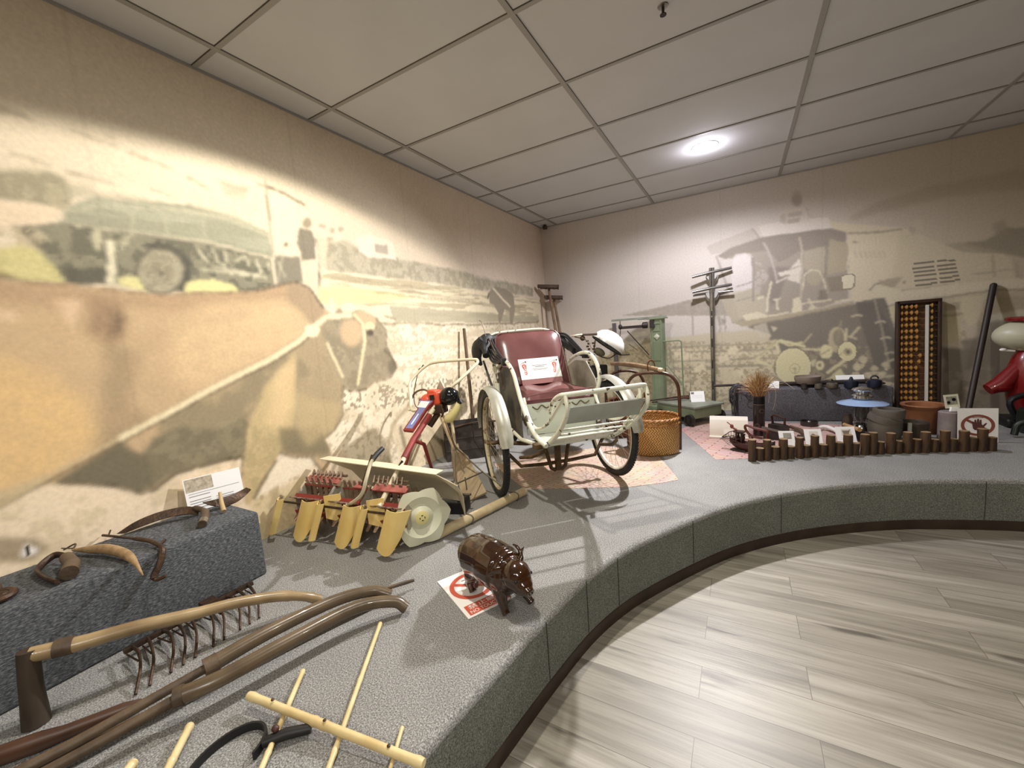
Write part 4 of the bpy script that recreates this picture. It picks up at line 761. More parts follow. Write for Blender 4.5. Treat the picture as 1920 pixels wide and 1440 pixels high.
# back halves of the guards
for x in (.315, .595):
    m = MB(); rows = []
    for i in range(6):
        s = i/5; r = []
        for j in range(4):
            q = j/3; r.append(S0+SD*(x+.065*s)+Vector((0, 0, .05-.12*q-(.04*s*q)))-SN*(.01+.05*s))
        rows.append(r)
    m.sheet(rows, .003); obj('guard_flap', m, yel, t)
# hexagonal wheel disc at the right end
DC = Vector((.905, -3.665, ST+.15)); dn = Vector((.90, -.62, .10)).normalized(); DT = frame(DC, Vector((0, 0, 1)).cross(dn), dn); m = MB(DT); n = 48
def hexr(a, r): f = (a/(2*PI)*6) % 1; return r*(1-.16*(1-abs(2*f-1)))
prof = [(.030, .016), (.034, .012), (.062, -.008), (.095, .006), (.100, .010)]
rows = []
for i in range(n+1):
    a = 2*PI*i/n; rows.append([(r*math.cos(a), r*math.sin(a), zz) for r, zz in prof] + [(hexr(a, .150)*math.cos(a), hexr(a, .150)*math.sin(a), .002)])
m.sheet(rows, .003); d_ = obj('fan_disc', m, disc, t)
obj('hub', MB(DT).lathe([(0, .022), (.022, .021), (.034, .016), (.034, .006)], 24), tank, d_)
m = MB(DT); [m.box((.012*math.cos(a), .012*math.sin(a), .0225), (.004, .009, .001), (0, 0, a)) for a in (0, PI/2, PI, 3*PI/2)]; obj('hub_slot', m, black, d_)
m = MB(DT); [m.add([(math.cos(a+da)*rr*.150, math.sin(a+da)*rr*.150, .004) for a_, da, rr in ((0, -.12, .95), (0, .12, .95), (0, 0, 1.22))], [[0, 1, 2]]) for a in [k_*PI/3 for k_ in range(6)]]; obj('paddle_tip', MB(DT), disc, d_) if False else None
# rotor drums with slatted blades
def drum(x0, x1, y0):
    c = S0+SD*((x0+x1)/2)-SN*y0; c.z = ST+.165; w = x1-x0; T = frame(c, SD, (0, 0, 1)); w = w*1.08; T = T @ Matrix.Diagonal((1, 1.18, 1.18, 1)); m = MB(T)
    m.tube([(-w/2, 0, 0), (w/2, 0, 0)], .02, 12); 
    for k_ in range(6):
        a = k_*PI/3+.3; R = Matrix.Rotation(a, 3, 'X')
        for j in range(5):
            x = -w/2+w*(j+.5)/5; P = [R @ Vector((x+dx*1.25, yy, zz)) for dx, yy, zz in ((-.010, .02, .0), (.010, .02, 0), (.012, .075, .012), (.006, .115, .028), (-.006, .115, .028), (-.012, .075, .012))]
            m.prism(P, R @ Vector((0, -.004, .003)))
    d_ = obj('rotor', m, rust, t); e = MB(T)
    for k_ in range(6):
        a = k_*PI/3+.3; R = Matrix.Rotation(a, 3, 'X'); e.box(R @ Vector((0, .075, .010)), (w, .006, .026), R)
    obj('slat_bar', e, mred, d_)
    for s in (-1, 1):
        e = MB(T); e.lathe([(0, 0), (.05, .006), (.085, .0)], 6, (s*w/2, 0, 0), (0, PI/2, .2)); obj('side_plate', e, steel_w, d_)
drum(.06, .26, .13); drum(.34, .50, .13); drum(.56, .78, .13)
pk = mat('faded_red', (192, 116, 108), .5, col2=(150, 72, 66), scale=14)
for dx, dy, wd in ((.16, .16, .24), (.45, .13, .05), (.66, .12, .21)): obj('red_cover', MB().box(S0+SD*dx-SN*dy+Vector((0, 0, .075)), (wd, .045, .008), (0.45, 0, .13)), pk, t)
for x0, n_, yy in ((.06, 8, .185), (.52, 7, .165)):
    m = MB(); m.box(S0+SD*(x0+.014*n_)-SN*(yy+.02)+Vector((0, 0, .088)), (.03*n_, .012, .012), (0, 0, .13)); [m.box(S0+SD*(x0+.03*i)-SN*yy+Vector((0, 0, .095)), (.007, .05, .018), (.5, 0, .6)) for i in range(n_)]; obj('tine_row', m, rust, t)
m = MB(); m.box(S0+SD*.45-SN*.17+Vector((0, 0, -.06)), (.62, .06, .05), (0, 0, .13)); m.tube([S0+SD*.47-SN*.13+Vector((0,0,.07)), S0+SD*.5-SN*.2+Vector((0,0,.22))], .012, 8); obj('gearbox', m, iron, t)
# hood
h0 = Vector((.05, -3.60, ST+.352)); h1 = Vector((.965, -3.60, ST+.352)); h2 = Vector((1.14, -3.655, ST+.335))
m = MB(); m.sheet([[h0+Vector((.02, .055, .002)), h0.lerp(h1, .5)+Vector((.0, .06, .004)), h1+Vector((.0, .06, .002))], [h0, h0.lerp(h1, .5), h1]], .003)
m.sheet([[h0+Vector((.05, .0, -.001)), h1, h2], [h0+Vector((.12, .13, -.10)), h1+Vector((.0, .14, -.10)), h2+Vector((-.05, .10, -.10))], [h0+Vector((.16, .20, -.22)), h1+Vector((-.02, .20, -.22)), h2+Vector((-.08, .14, -.22))]], .003)
obj('hood', m, cream, t)
# lift lever with grip
m = MB(); lv = [ay(640, 953, -3.80), ay(664, 940, -3.83), ay(679, 925, -3.84), ay(686, 900, -3.83), ay(694, 872, -3.79), ay(700, 860, -3.77)]; m.tube(crom(lv, 4), .0085, 12); obj('lift_lever', m, cream, t)
m = MB(); m.tube([ay(698, 863, -3.775), ay(706, 852, -3.74), ay(717, 841, -3.69)], [.0125, .013, .0125], 14); obj('lever_grip', m, black, t)
# main tube, stand, panel
A_ = ay(744, 886, -3.58); B_ = ay(775, 825, -3.38); C_ = ay(812, 768, -3.16)
obj('main_tube', MB().tube([A_+(A_-B_)*.9, A_, B_, C_], .014, 14), cream, t)
obj('red_sleeve', MB().tube([A_.lerp(B_, .42), B_, B_.lerp(C_, .8)], .0185, 14), mred, t)
m = MB(); m.tube([B_, ay(795, 833, -3.27), ay(812, 868, -3.13)+Vector((0, 0, -.10))], [.013, .012, .009], 10); m.tube([A_.lerp(B_, .75), ay(763, 862, -3.42), ay(757, 885, -3.38)], [.013, .011, .010], 10); obj('stand_leg', m, mred, t)
px_ = (C_-B_).normalized(); PT = frame(B_.lerp(C_, .10)+Vector((-.035, 0, .035)), px_, Vector((.15, -.75, .65))); m = MB(PT); L_ = (C_-B_).length
m.prism([(-.015, -.028, 0), (L_*.75, -.028, 0), (L_*1.0, -.045, 0), (L_*1.0, .075, 0), (L_*.62, .035, 0), (-.015, .035, 0)], (0, 0, .018)); obj('control_panel', m, mred, t)
m = MB(PT); m.prism([(0, -.018, .0182), (L_*.75, -.018, .0182), (L_*.95, -.034, .0182), (L_*.95, .062, .0182), (L_*.62, .026, .0182), (0, .026, .0182)], (0, 0, .001)); obj('panel_label', m, blue, t)
m = MB(PT)
for i in range(4): m.box((L_*(.70+.06*i), .012+.004*i, .0198), (.004, .05+.006*i, .0006))
m.box((L_*.8, .014, .0195), (L_*.22, .062, .0006)); obj('label_print', m, white, t); m = MB(PT); m.box((L_*.3, .004, .0195), (L_*.35, .008, .0006)); obj('label_stripe', m, white, t)
m = MB(); m.box(A_.lerp(B_, .25)+Vector((.008, -.012, .004)), (.008, .012, .04), (-.9, 0, 0)); obj('black_sticker', m, black, t)
# engine
EC_ = ay(822, 748, -3.10); ET = frame(EC_, Vector((1, .15, .1)), (0, 0, 1))
m = MB(ET); m.ball((-.075, 0, -.01), (.055, .06, .055), 18, 10); m.box((-.01, 0, .008), (.085, .10, .09), bev=.02); m.box((-.02, -.01, .05), (.06, .07, .03), (0, .2, 0), bev=.01); obj('engine_cover', m, orange, t)
m = MB(ET); [m.tube([(-.125+.012*math.cos(a_), .0, 0)], .001) if False else m.box((-.118, .03*math.cos(a_), -.01+.03*math.sin(a_)), (.012, .006, .006)) for a_ in np.linspace(0, 2*PI, 9)[:-1]]; m.box((-.01, -.055, .02), (.03, .006, .03)); obj('cooling_grille', m, black, t)
m = MB(ET); m.ball((.085, -.01, .01), (.062, .055, .058), 18, 10); m.box((.11, .0, .0), (.05, .08, .08), bev=.015); obj('air_filter_housing', m, mat('black_plastic', (18, 20, 22), .15), t)
m = MB(ET); m.prism([(-.04, .05, .05), (.03, .05, .05), (.0, .06, .115)], (0, .006, .0)); obj('heat_shield', m, steel_w, t)
m = MB(ET); m.tube(crom([(.035, -.01, -.13), (.07, -.015, -.125), (.115, -.015, -.09), (.145, -.01, -.04)], 4), [.024, .028, .030, .031, .030, .029, .028, .027, .026, .024, .022, .02, .015], 14); obj('fuel_tank', m, tank, t)
m = MB(ET); m.tube([(.145, -.01, -.04), (.168, -.01, -.03)], .014, 12); obj('fuel_cap', m, black, t)
m = MB(ET); m.box((0, -.01, -.06), (.09, .07, .06), bev=.008); m.tube([(-.02, 0, -.09), (-.07, -.05, -.16)], .02, 10); m.tube(crom([(.03, -.03, -.05), (.05, -.05, -.08), (.03, -.05, -.11)], 4), .006, 8); obj('engine_block', m, iron, t)
# handlebars
hb = [ay(786, 769, -3.22), ay(772, 768, -3.24), ay(770, 745, -3.12), ay(768, 722, -3.02), ay(776, 707, -2.97), ay(797, 687, -2.90), ay(813, 680, -2.86), ay(850, 676, -2.84), ay(888, 674, -2.80), ay(895, 676, -2.80), ay(892, 684, -2.83), ay(860, 714, -2.98), ay(836, 735, -3.05), ay(812, 764, -3.15), ay(790, 795, -3.26)]
obj('handlebar', MB().tube(crom(hb, 4), .0105, 12), cream, t)
obj('cross_brace', MB().tube([ay(766, 768, -3.24), ay(812, 769, -3.16)], .0085, 10), cream, t)
m = MB(); m.box(ay(788, 693, -2.92), (.02, .03, .016), (.3, .3, .4), bev=.004); m.tube([ay(788, 693, -2.92), ay(794, 684, -2.91)], .004, 6); obj('throttle_lever', m, black, t)
m = MB(); m.tube(crom([ay(784, 697, -2.93), ay(780, 715, -2.98), ay(776, 740, -3.05), ay(780, 762, -3.1), ay(800, 772, -3.12)], 5), .0028, 6); obj('throttle_cable', m, black, t)

# ================================================================ things between the weeder and the pedicab
tag(obj('wall_pole', MB().tube([(.16, -2.12, ST), (.05, -1.99, ST+1.11)], [.017, .014], 10), mat('grey_brown_pole', (112, 90, 66), .7, col2=(86, 68, 50), scale=16)), 'straight brown pole leaning on the left wall behind the weeder', 'pole')
shov = mat('bleached_board', (176, 158, 128), .65, col2=(150, 132, 102), scale=8, stretch=(6, 1, 1), bump=.2)
t = thing('winnowing_paddle', (.72, -3.02, ST), 'long pale wooden paddle board leaning back beside the roller wire frame', 'paddle')
a0 = az(893, 935, ST+.01); a1 = ay(826, 778, -2.55); T = frame(a0, a1-a0, Vector((.5, -.8, .5))); L_ = (a1-a0).length
m = MB(T); m.prism([(0, -.075, 0), (L_*.38, -.062, 0), (L_*.52, -.022, 0), (L_*.52, .022, 0), (L_*.38, .062, 0), (0, .075, 0)], (0, 0, .014)); obj('blade', m, shov, t)
obj('shaft', MB(T).tube([(L_*.5, 0, .008), (L_, 0, .008)], [.019, .016], 10), shov, t)
t = thing('winnowing_paddle', (.6, -3.0, ST), 'narrower pale wooden paddle crossing in front of the dark trough', 'paddle')
a0 = az(862, 912, ST+.01); a1 = ay(845, 770, -2.5); T = frame(a0, a1-a0, Vector((.5, -.8, .5))); L_ = (a1-a0).length
m = MB(T); m.prism([(0, -.035, 0), (L_*.5, -.028, 0), (L_*.5, .028, 0), (0, .035, 0)], (0, 0, .012)); obj('blade', m, shov, t); obj('shaft', MB(T).tube([(L_*.48, 0, .006), (L_, 0, .006)], [.014, .012], 10), shov, t)
t = thing('dark_trough', (.2, -2.33, ST), 'dark boxy metal trough against the left wall behind the pedicab wheel', 'trough'); tg = mat('trough_grey', (74, 68, 66), .7, col2=(58, 52, 50), scale=10)
m = MB(); T = Matrix.Translation((.21, -2.28, ST)) @ Matrix.Rotation(.75, 4, 'Z'); m.T = T
m.box((0, -.13, .15), (.42, .012, .30)); m.box((0, .10, .15), (.42, .012, .30)); m.box((-.205, -.015, .15), (.012, .22, .30)); m.box((.205, -.015, .15), (.012, .22, .30)); m.box((0, -.015, .006), (.42, .22, .012)); m.box((0, -.138, .19), (.42, .006, .006)); m.box((0, -.138, .09), (.42, .006, .006)); obj('bin', m, tg, t)
m = MB(T); m.tube(crom([(-.22, -.14, .24), (-.1, -.142, .295), (.1, -.142, .315), (.24, -.14, .30)], 4), .008, 8); m.tube([(.02, -.142, .31), (.03, -.146, .15), (.09, -.146, .04)], .004, 6); obj('rim_rod', m, iron, t)
t = thing('small_black_engine', (.86, -3.28, ST), 'small black machine part with a coil on the carpet behind the hood', 'machine part')
m = MB(); m.box((.80, -3.27, ST+.04), (.16, .12, .08), (0, 0, .3), bev=.015); obj('body', m, black, t); m = MB(); m.tube([(.82+.03*math.cos(a), -3.28+.01*math.sin(a), ST+.10+.03*math.sin(a)) for a in np.linspace(0, 2*PI, 14, endpoint=False)], .006, 8, closed=True); m.ball((.84, -3.28, ST+.10), .018); m.tube([(.74, -3.27, ST+.09), (.9, -3.24, ST+.10)], .008, 8); obj('coil', m, wire, t)
# ================================================================ pedicab
def wt(name, c, worn, sc=26, amt=.66):   # paint with worn spots
    return mat(name, c, .42, col2=worn, scale=sc, amt=amt, sharp=.02, detail=6, bump=.05)
cyc = wt('pedicab_white', (222, 222, 204), (84, 66, 50), 22, .625); cyp = wt('pedicab_panel', (186, 190, 176), (128, 122, 104), 9, .66); mar = mat('maroon_vinyl', (112, 72, 70), .27, col2=(98, 60, 58), scale=6, bump=.08, bscale=14)
fend = mat('worn_aluminium', (188, 188, 178), .4, .35, col2=(158, 154, 138), scale=7); rimm = mat('rusty_cream_rim', (204, 192, 160), .4, .2, col2=(122, 90, 58), scale=24, amt=.6, sharp=.05); spk = mat('spoke_steel', (188, 178, 158), .35, .8); rub = mat('tyre_rubber', (34, 33, 33), .75, bump=.4, bscale=50); rimw = mat('white_rim', (224, 218, 200), .4, .1, col2=(170, 150, 120), scale=12, amt=.62)
grn = mat('rusty_axle', (108, 86, 52), .6, .3, col2=(76, 56, 38), scale=20); cloth = mat('black_canopy', (26, 26, 28), .55, bump=.3, bscale=20); panelw = mat('worn_side_panel', (88, 82, 72), .6, col2=(26, 25, 25), scale=7, amt=.5, sharp=.08)
PF = Vector((.70, -.714, 0)).normalized(); PO = Vector((1.206, -2.67, ST+.0025)); PT_ = frame(PO, PF, (0, 0, 1)); G = lambda f, a, z_: PT_ @ Vector((f, a, z_))
t = thing('pedicab', PO, 'old white pedicab with maroon vinyl seat, spoked wheels and folded black hood', 'pedicab'); ped = t
def wheel(f, a, R, nm, rm, tilt=0):
    T = PT_ @ Matrix.Translation((f, a, R)) @ Matrix.Rotation(PI/2, 4, 'X'); n = 48
    ty = obj(nm, MB(T).tube([((R-.021)*math.cos(x), (R-.021)*math.sin(x), 0) for x in np.linspace(0, 2*PI, n, endpoint=False)], .021, 12, closed=True), rub, t)
    m = MB(T); kk = 90
    for i in range(kk):
        x = 2*PI*i/kk
        for s in (-1, 0, 1): m.box(((R-.0015+(.002 if s == 0 else -.002))*math.cos(x+.02*s), (R-.0015+(.002 if s == 0 else -.002))*math.sin(x+.02*s), s*.0095), (.006, .010, .007), (0, 0, x))
    o = obj('tread_blocks', m, rub, ty); o['kind'] = 'stuff'
    m = MB(T); r0 = R-.046; prof = [(r0, -.014), (r0-.008, -.006), (r0-.008, .006), (r0, .014), (r0+.006, .013), (r0+.002, 0), (r0+.006, -.013), (r0, -.014)]; m.lathe(prof, 48, cap=False); obj('rim', m, rm, ty)
    m = MB(T); m.lathe([(0, -.045), (.008, -.045), (.008, -.035), (.024, -.033), (.024, -.029), (.013, -.027), (.013, .027), (.024, .029), (.024, .033), (.008, .035), (.008, .045), (0, .045)], 18); obj('hub', m, grn, ty)
    m = MB(T)
    for i in range(36):
        s = 1 if i % 2 else -1; x = 2*PI*i/36; y = x + (.55 if (i//2) % 2 else -.55); m.tube([(.022*math.cos(y), .022*math.sin(y), .031*s), ((r0-.007)*math.cos(x), (r0-.007)*math.sin(x), 0)], .0011, 4, caps=False)
    obj('spokes', m, spk, ty); return ty
wheel(0, -.414, .335, 'front_wheel', rimm); wheel(0, .414, .325, 'front_wheel', rimw); wheel(-1.22, 0, .33, 'rear_wheel', rimm)
def fender(a, R, a0, a1, nm):
    rows = []; n = 26
    for i in range(n+1):
        x = a0+(a1-a0)*i/n; r = []; flare = .10*max(0, (i/n-.8)/.2) if a < 0 else 0; wd = .040*(1 if i > 1 else .8)*(1 if i < n else .8)
        for j in range(7):
            q = -1+2*j/6; rr = R + .020*(1-q*q) + flare*.1; r.append(G(rr*math.cos(x), a+wd*q, .33+rr*math.sin(x)))
        rows.append(r)
    obj(nm, MB().sheet(rows, .003), fend, t)
fender(-.414, .352, 3.05, .16, 'fender'); fender(.414, .345, 3.05, .10, 'fender')
# axle and undercarriage
m = MB(PT_); m.tube([(0, -.37, .33), (0, -.20, .30), (0, .20, .30), (0, .37, .33)], .014, 10); m.tube([(.0, -.37, .30), (.05, -.26, .17), (.02, -.10, .15), (.02, .10, .15), (.05, .26, .17), (0, .37, .30)], .012, 10); m.tube([(.12, -.28, .25), (.3, -.26, .30), (.42, -.22, .36)], .011, 8); m.tube([(.10, .28, .25), (.3, .26, .30), (.42, .22, .36)], .011, 8); obj('axle', m, grn, t)
m = MB(PT_); m.tube([(.02, -.09, .30), (.03, -.05, .12), (.03, -.02, .10)], .013, 8); m.tube([(.02, .09, .30), (.03, .05, .12), (.03, .02, .10)], .013, 8); m.box((.03, 0, .20), (.03, .035, .20)); obj('fork_bracket', m, grn, t)
m = MB(PT_); m.tube([(-.05, 0, .36), (-.45, 0, .34), (-.85, 0, .30)], .02, 10); m.tube([(-.85, 0, .30), (-1.0, 0, .80)], .016, 10); m.tube([(-.35, 0, .36), (-.62, 0, .92)], .016, 10); m.tube([(-.62, 0, .80), (-.97, 0, .70)], .014, 10)
for s in (-1, 1): m.tube([(-.85, s*.02, .30), (-1.22, s*.055, .33)], .008, 8); m.tube([(-.98, s*.02, .74), (-1.22, s*.055, .33)], .007, 8)
obj('rear_frame', m, black, t)
m = MB(PT_); m.tube([(-1.12, 0, .84), (-1.0, 0, .85), (-.88, 0, .84)], [.075, .05, .018], 12, flat=1.3); obj('saddle', m, cloth, t)
m = MB(PT_); m.lathe([(.07, -.004), (.085, 0), (.07, .004)], 28, (-.85, .05, .30), (PI/2, 0, 0)); m.tube([(-.85, -.09, .30), (-.85, .10, .30)], .009, 8); m.tube([(-.85, .09, .30), (-.77, .095, .15)], .008, 8); m.tube([(-.85, -.09, .30), (-.93, -.095, .45)], .008, 8); m.box((-.77, .14, .15), (.05, .09, .02)); m.box((-.93, -.14, .45), (.05, .09, .02)); obj('pedal_crank', m, grn, t)
# seat body
m = MB(PT_); rows = []
for i in range(13):
    f = -.235+.375*i/12; r = []
    for j in range(15):
        a = -.24+.48*j/14; e = min(1, (1-abs(2*j/14-1)**6)); g_ = (1-abs(2*i/12-1)**6); r.append((f, a, .585+.072*max(0, e*g_)**.5+.012*math.sin(a*26+f*9)*e*g_))
    rows.append(r)
m.sheet(rows, .004); m.box((-.047, 0, .575), (.372, .475, .03), bev=.012); obj('seat_cushion', m, mar, t)
m = MB(PT_); m.tube([(-.22, -.238, .600), (.135, -.238, .603), (.143, -.23, .603), (.143, .23, .603), (.135, .238, .603), (-.22, .238, .60)], .0045, 6); m.tube([(.146, -.225, .628), (.15, -.1, .640), (.15, .1, .638), (.146, .228, .645)], .003, 6); obj('cushion_piping', m, mar, t.children[-1])
def bk(s, a, off=0):  # point on the backrest, s 0..1 upwards
    return (-.235-.185*s+off, a-.02, .640+.385*s)
m = MB(PT_); rows = []; n = 14
for i in range(n+1):
    s = i/n; r = []; wfac = 1-.35*max(0, (s-.86)/.14)**2.5*.5
    for j in range(15):
        q = -1+2*j/14; a = .245*q*wfac; bulge = .045*(max(0, 1-abs(q)**5)*max(0, 1-abs(2*s-1)**6))**.6; r.append(bk(s, a, bulge))
    rows.append(r)
m.sheet(rows, .012); obj('backrest', m, mar, t); bkr = t.children[-1]
m = MB(PT_); m.tube([Vector(bk(s, a, .008)) for s, a in ((0, -.248), (.5, -.25), (.9, -.247), (.975, -.225), (1.0, -.20), (1.0, .20), (.975, .225), (.9, .247), (.5, .25), (0, .248))], .006, 8); obj('backrest_piping', m, mar, bkr)
m = MB(PT_); m.tube(crom([(-.46, -.31, .985), (-.475, -.27, 1.022), (-.48, -.2, 1.036), (-.485, 0, 1.042), (-.48, .12, 1.040), (-.47, .18, 1.025)], 5), .010, 8); obj('backrest_hoop', m, cyc, t)
m = MB(PT_); m.box((.143, 0, .485), (.012, .46, .19)); m.box((.26, 0, .385), (.24, .42, .012), (0, -.05, 0)); obj('front_panel', m, cyp, t)
m = MB(PT_)
for i in range(3): m.tube(crom([(.151, -.19+.13*i, .565), (.153, -.16+.13*i, .545), (.153, -.13+.13*i, .568), (.153, -.10+.13*i, .548), (.151, -.07+.13*i, .562)], 4), .0035, 6)
obj('scroll_ornament', m, grn, t.children[-1])
for s in (-1, 1):
    m = MB(PT_); m.prism([(-.42, s*.262, .72), (-.20, s*.262, .80), (-.02, s*.262, .80), (.10, s*.262, .69), (.15, s*.262, .57), (.16, s*.262, .37), (-.38, s*.262, .36)], (0, .008*s, 0)); obj('side_panel', m, panelw if s < 0 else mat('pale_inner_panel', (158, 152, 138), .6, col2=(112, 104, 90), scale=6), t)
    arm = [(-.44, s*.275, .70), (-.32, s*.275, .785), (-.20, s*.275, .83), (-.06, s*.275, .835), (.06, s*.272, .78), (.13, s*.27, .69), (.20, s*.268, .595), (.32, s*.262, .485), (.42, s*.25, .43), (.50, s*.235, .41)]
    if s > 0: arm = [(-.44, .275, .72), (-.30, .272, .80), (-.15, .270, .845), (.0, .268, .855), (.10, .265, .82), (.16, .262, .75), (.16, .262, .68), (.12, .262, .60), (.12, .262, .50), (.14, .26, .40)]
    m = MB(PT_); m.tube(crom(arm, 5), .0125, 12); obj('arm_tube', m, cyc, t)
    m = MB(PT_); m.tube(crom([(.13, s*.235, .62), (.20, s*.235, .525), (.30, s*.235, .475), (.42, s*.235, .488), (.54, s*.228, .545), (.68, s*.218, .655), (.735, s*.21, .70)], 5), .0095, 10); obj('leg_loop', m, cyc, t)
    m = MB(PT_); sd = [(.745, s*.212, .705), (.762, s*.212, .655), (.735, s*.212, .60), (.62, s*.208, .505), (.50, s*.205, .435), (.40, s*.205, .385), (.345, s*.205, .37)]
    m.tube(crom(sd, 5), .014, 10, flat=.7); m.tube(crom([(.715, s*.20, .70), (.72, s*.195, .64), (.68, s*.195, .58), (.56, s*.195, .485)], 4), .009, 8); obj('side_frame', m, cyc, t)
    m = MB(PT_); m.tube([(-.2, s*.27, .36), (-.1, s*.30, .34), (0, s*.35, .34)], .010, 8); m.tube([(-.38, s*.27, .40), (.15, s*.27, .37), (.36, s*.22, .375)], .013, 8); obj('lower_rail', m, cyc, t)
m = MB(PT_); m.tube(crom([(.56, -.225, .60), (.62, -.225, .665), (.70, -.222, .702), (.745, -.205, .712), (.75, -.1, .714), (.75, .1, .716), (.748, .19, .717), (.735, .215, .712)], 5), .0125, 12); obj('front_top_rail', m, cyc, t)
m = MB(PT_); m.prism([(.755, -.195, .655), (.755, .20, .655), (.69, .20, .565), (.69, -.195, .565)], (.004, 0, -.004)); obj('foot_plate', m, mat('bare_aluminium', (176, 180, 170), .38, .3, col2=(150, 150, 138), scale=5), t)
m = MB(PT_)
for f, z_ in ((.635, .520), (.57, .478), (.505, .442)): m.tube([(f, -.20, z_), (f, .20, z_)], .006, 8)
m.tube([(.36, -.235, .372), (.36, .24, .378)], .010, 10); m.prism([(.50, -.19, .438), (.50, .19, .438), (.39, .19, .388), (.39, -.19, .388)], (0, 0, -.004)); obj('foot_rest_bars', m, cyc, t)
m = MB(PT_); m.box((.345, -.235, .372), (.05, .05, .03), bev=.005); m.box((.345, .235, .378), (.05, .05, .03), bev=.005); obj('rusty_clamp', m, grn, t)
# folded hood
for s in (-1, 1):
    m = MB(PT_)
    for k_ in range(5): m.tube(crom([(-.08-.012*k_, s*(.285+.006*k_), .845-.004*k_), (-.22-.02*k_, s*(.295+.007*k_), .905-.016*k_), (-.40-.02*k_, s*(.29+.004*k_), .985-.018*k_), (-.46-.01*k_, s*.24, 1.0-.014*k_)], 4), .0085, 8)
    m.box((-.09, s*.29, .84), (.05, .03, .05), bev=.006); obj('hood_bows', m, cloth, t)
m = MB(PT_); m.tube(crom([(-.30, -.36, .88), (-.40, -.345, .97), (-.475, -.28, .99), (-.50, -.1, .985), (-.50, .1, .98), (-.48, .25, .955), (-.40, .31, .90), (-.30, .315, .86)], 5), [.025]*3+[.05]*7+[.035]*22+[.03]*4, 12); m.tube(crom([(-.36, -.37, 1.0), (-.40, -.40, .93), (-.40, -.405, .86), (-.39, -.38, .81)], 4), [.028, .035, .045, .05, .05, .048, .044, .04, .034, .03, .024, .018, .010], 12, flat=.6); m.tube([(-.42, -.36, .84), (-.30, -.32, .60)], .008, 6); obj('folded_canopy', m, cloth, t)
m = MB(PT_); m.tube(crom([(-.30, -.31, .86), (-.34, -.33, .95), (-.42, -.335, 1.06), (-.45, -.345, 1.12), (-.46, -.36, 1.135)], 4), .002, 5); m.tube(crom([(-.2, -.30, .86), (-.26, -.315, .93), (-.36, -.32, 1.0)], 4), .006, 6); obj('loose_wire', m, iron, t)
for s in (-1,): m = MB(PT_); m.tube([(-.34, -.30, .82), (-.30, -.30, .42)], .013, 8); m.tube([(-.27, -.30, .80), (-.24, -.30, .42)], .010, 8); obj('hood_strut', m, cyc, t)
m = MB(PT_); m.tube(crom([(-.62, 0, .90), (-.62, .14, .93), (-.60, .30, .955), (-.58, .42, .97), (-.54, .50, .976)], 4), .009, 8); m.tube(crom([(-.62, 0, .90), (-.62, -.14, .93), (-.62, -.25, .95)], 4), .009, 8); m.tube([(-.62, 0, .93), (-.60, 0, .6)], .014, 8); obj('handlebar', m, spk, t)
m = MB(PT_); m.tube([(-.545, .49, .975), (-.50, .60, .972)], [.011, .013], 10); obj('handlebar_grip', m, mat('brown_grip', (96, 84, 74), .6), t)
m = MB(PT_); m.tube(crom([(-.58, .44, .96), (-.50, .50, .93), (-.44, .52, .86)], 4), .004, 6); m.tube(crom([(-.60, .3, .95), (-.5, .3, .90), (-.42, .28, .86)], 4), .004, 6); m.ball((-.56, .50, .945), .022, 10, 6)
for i in range(9): m.box((-.52, .52+.012*(i % 2), .92-.022*i), (.012, .018, .014))
for i in range(8): m.box((-.50, .56+.010*(i % 2), .90-.024*i), (.010, .016, .014))
obj('brake_linkage', m, iron, t)
m = MB(PT_); m.tube(crom([(-.47, .50, .72), (-.60, .62, .70), (-.75, .70, .66)], 4), .010, 8); m.box((-.62, .66, .66), (.10, .12, .10), bev=.012); m.tube([(-.60, .55, .60), (-.75, .75, .58)], .009, 8); m.tube([(-.50, .55, .56), (-.7, .8, .55)], .007, 6); obj('side_rack', m, black, t)
# card on the seat -------------------------------------------------------------
T = frame(PT_ @ Vector(bk(.10, -.015, .075)), -PT_.col[1].to_3d() if False else PT_.col[1].to_3d(), (PT_.to_3x3() @ Vector((.92, 0, .42))))
u_ = Vector(bk(1, 0)) - Vector(bk(0, 0)); UP = (PT_.to_3x3() @ u_).normalized(); X_ = PT_.col[1].to_3d().normalized(); Zn = X_.cross(UP).normalized()
T = Matrix(((X_.x, UP.x, Zn.x, 0), (X_.y, UP.y, Zn.y, 0), (X_.z, UP.z, Zn.z, 0), (0, 0, 0, 1))); T.translation = PT_ @ Vector(bk(.055, .025, .068))
tc_ = thing('seat_card', T.translation, 'white card with two red footprints resting on the maroon pedicab seat', 'card')
m = MB(T); m.box((0, .115, 0), (.30, .155, .003)); obj('card', m, white, tc_); m = MB(T); m.box((0, .019, -.001), (.30, .037, .004)); obj('clear_stand', m, mat('clear_acrylic', (150, 110, 108), .15), tc_)
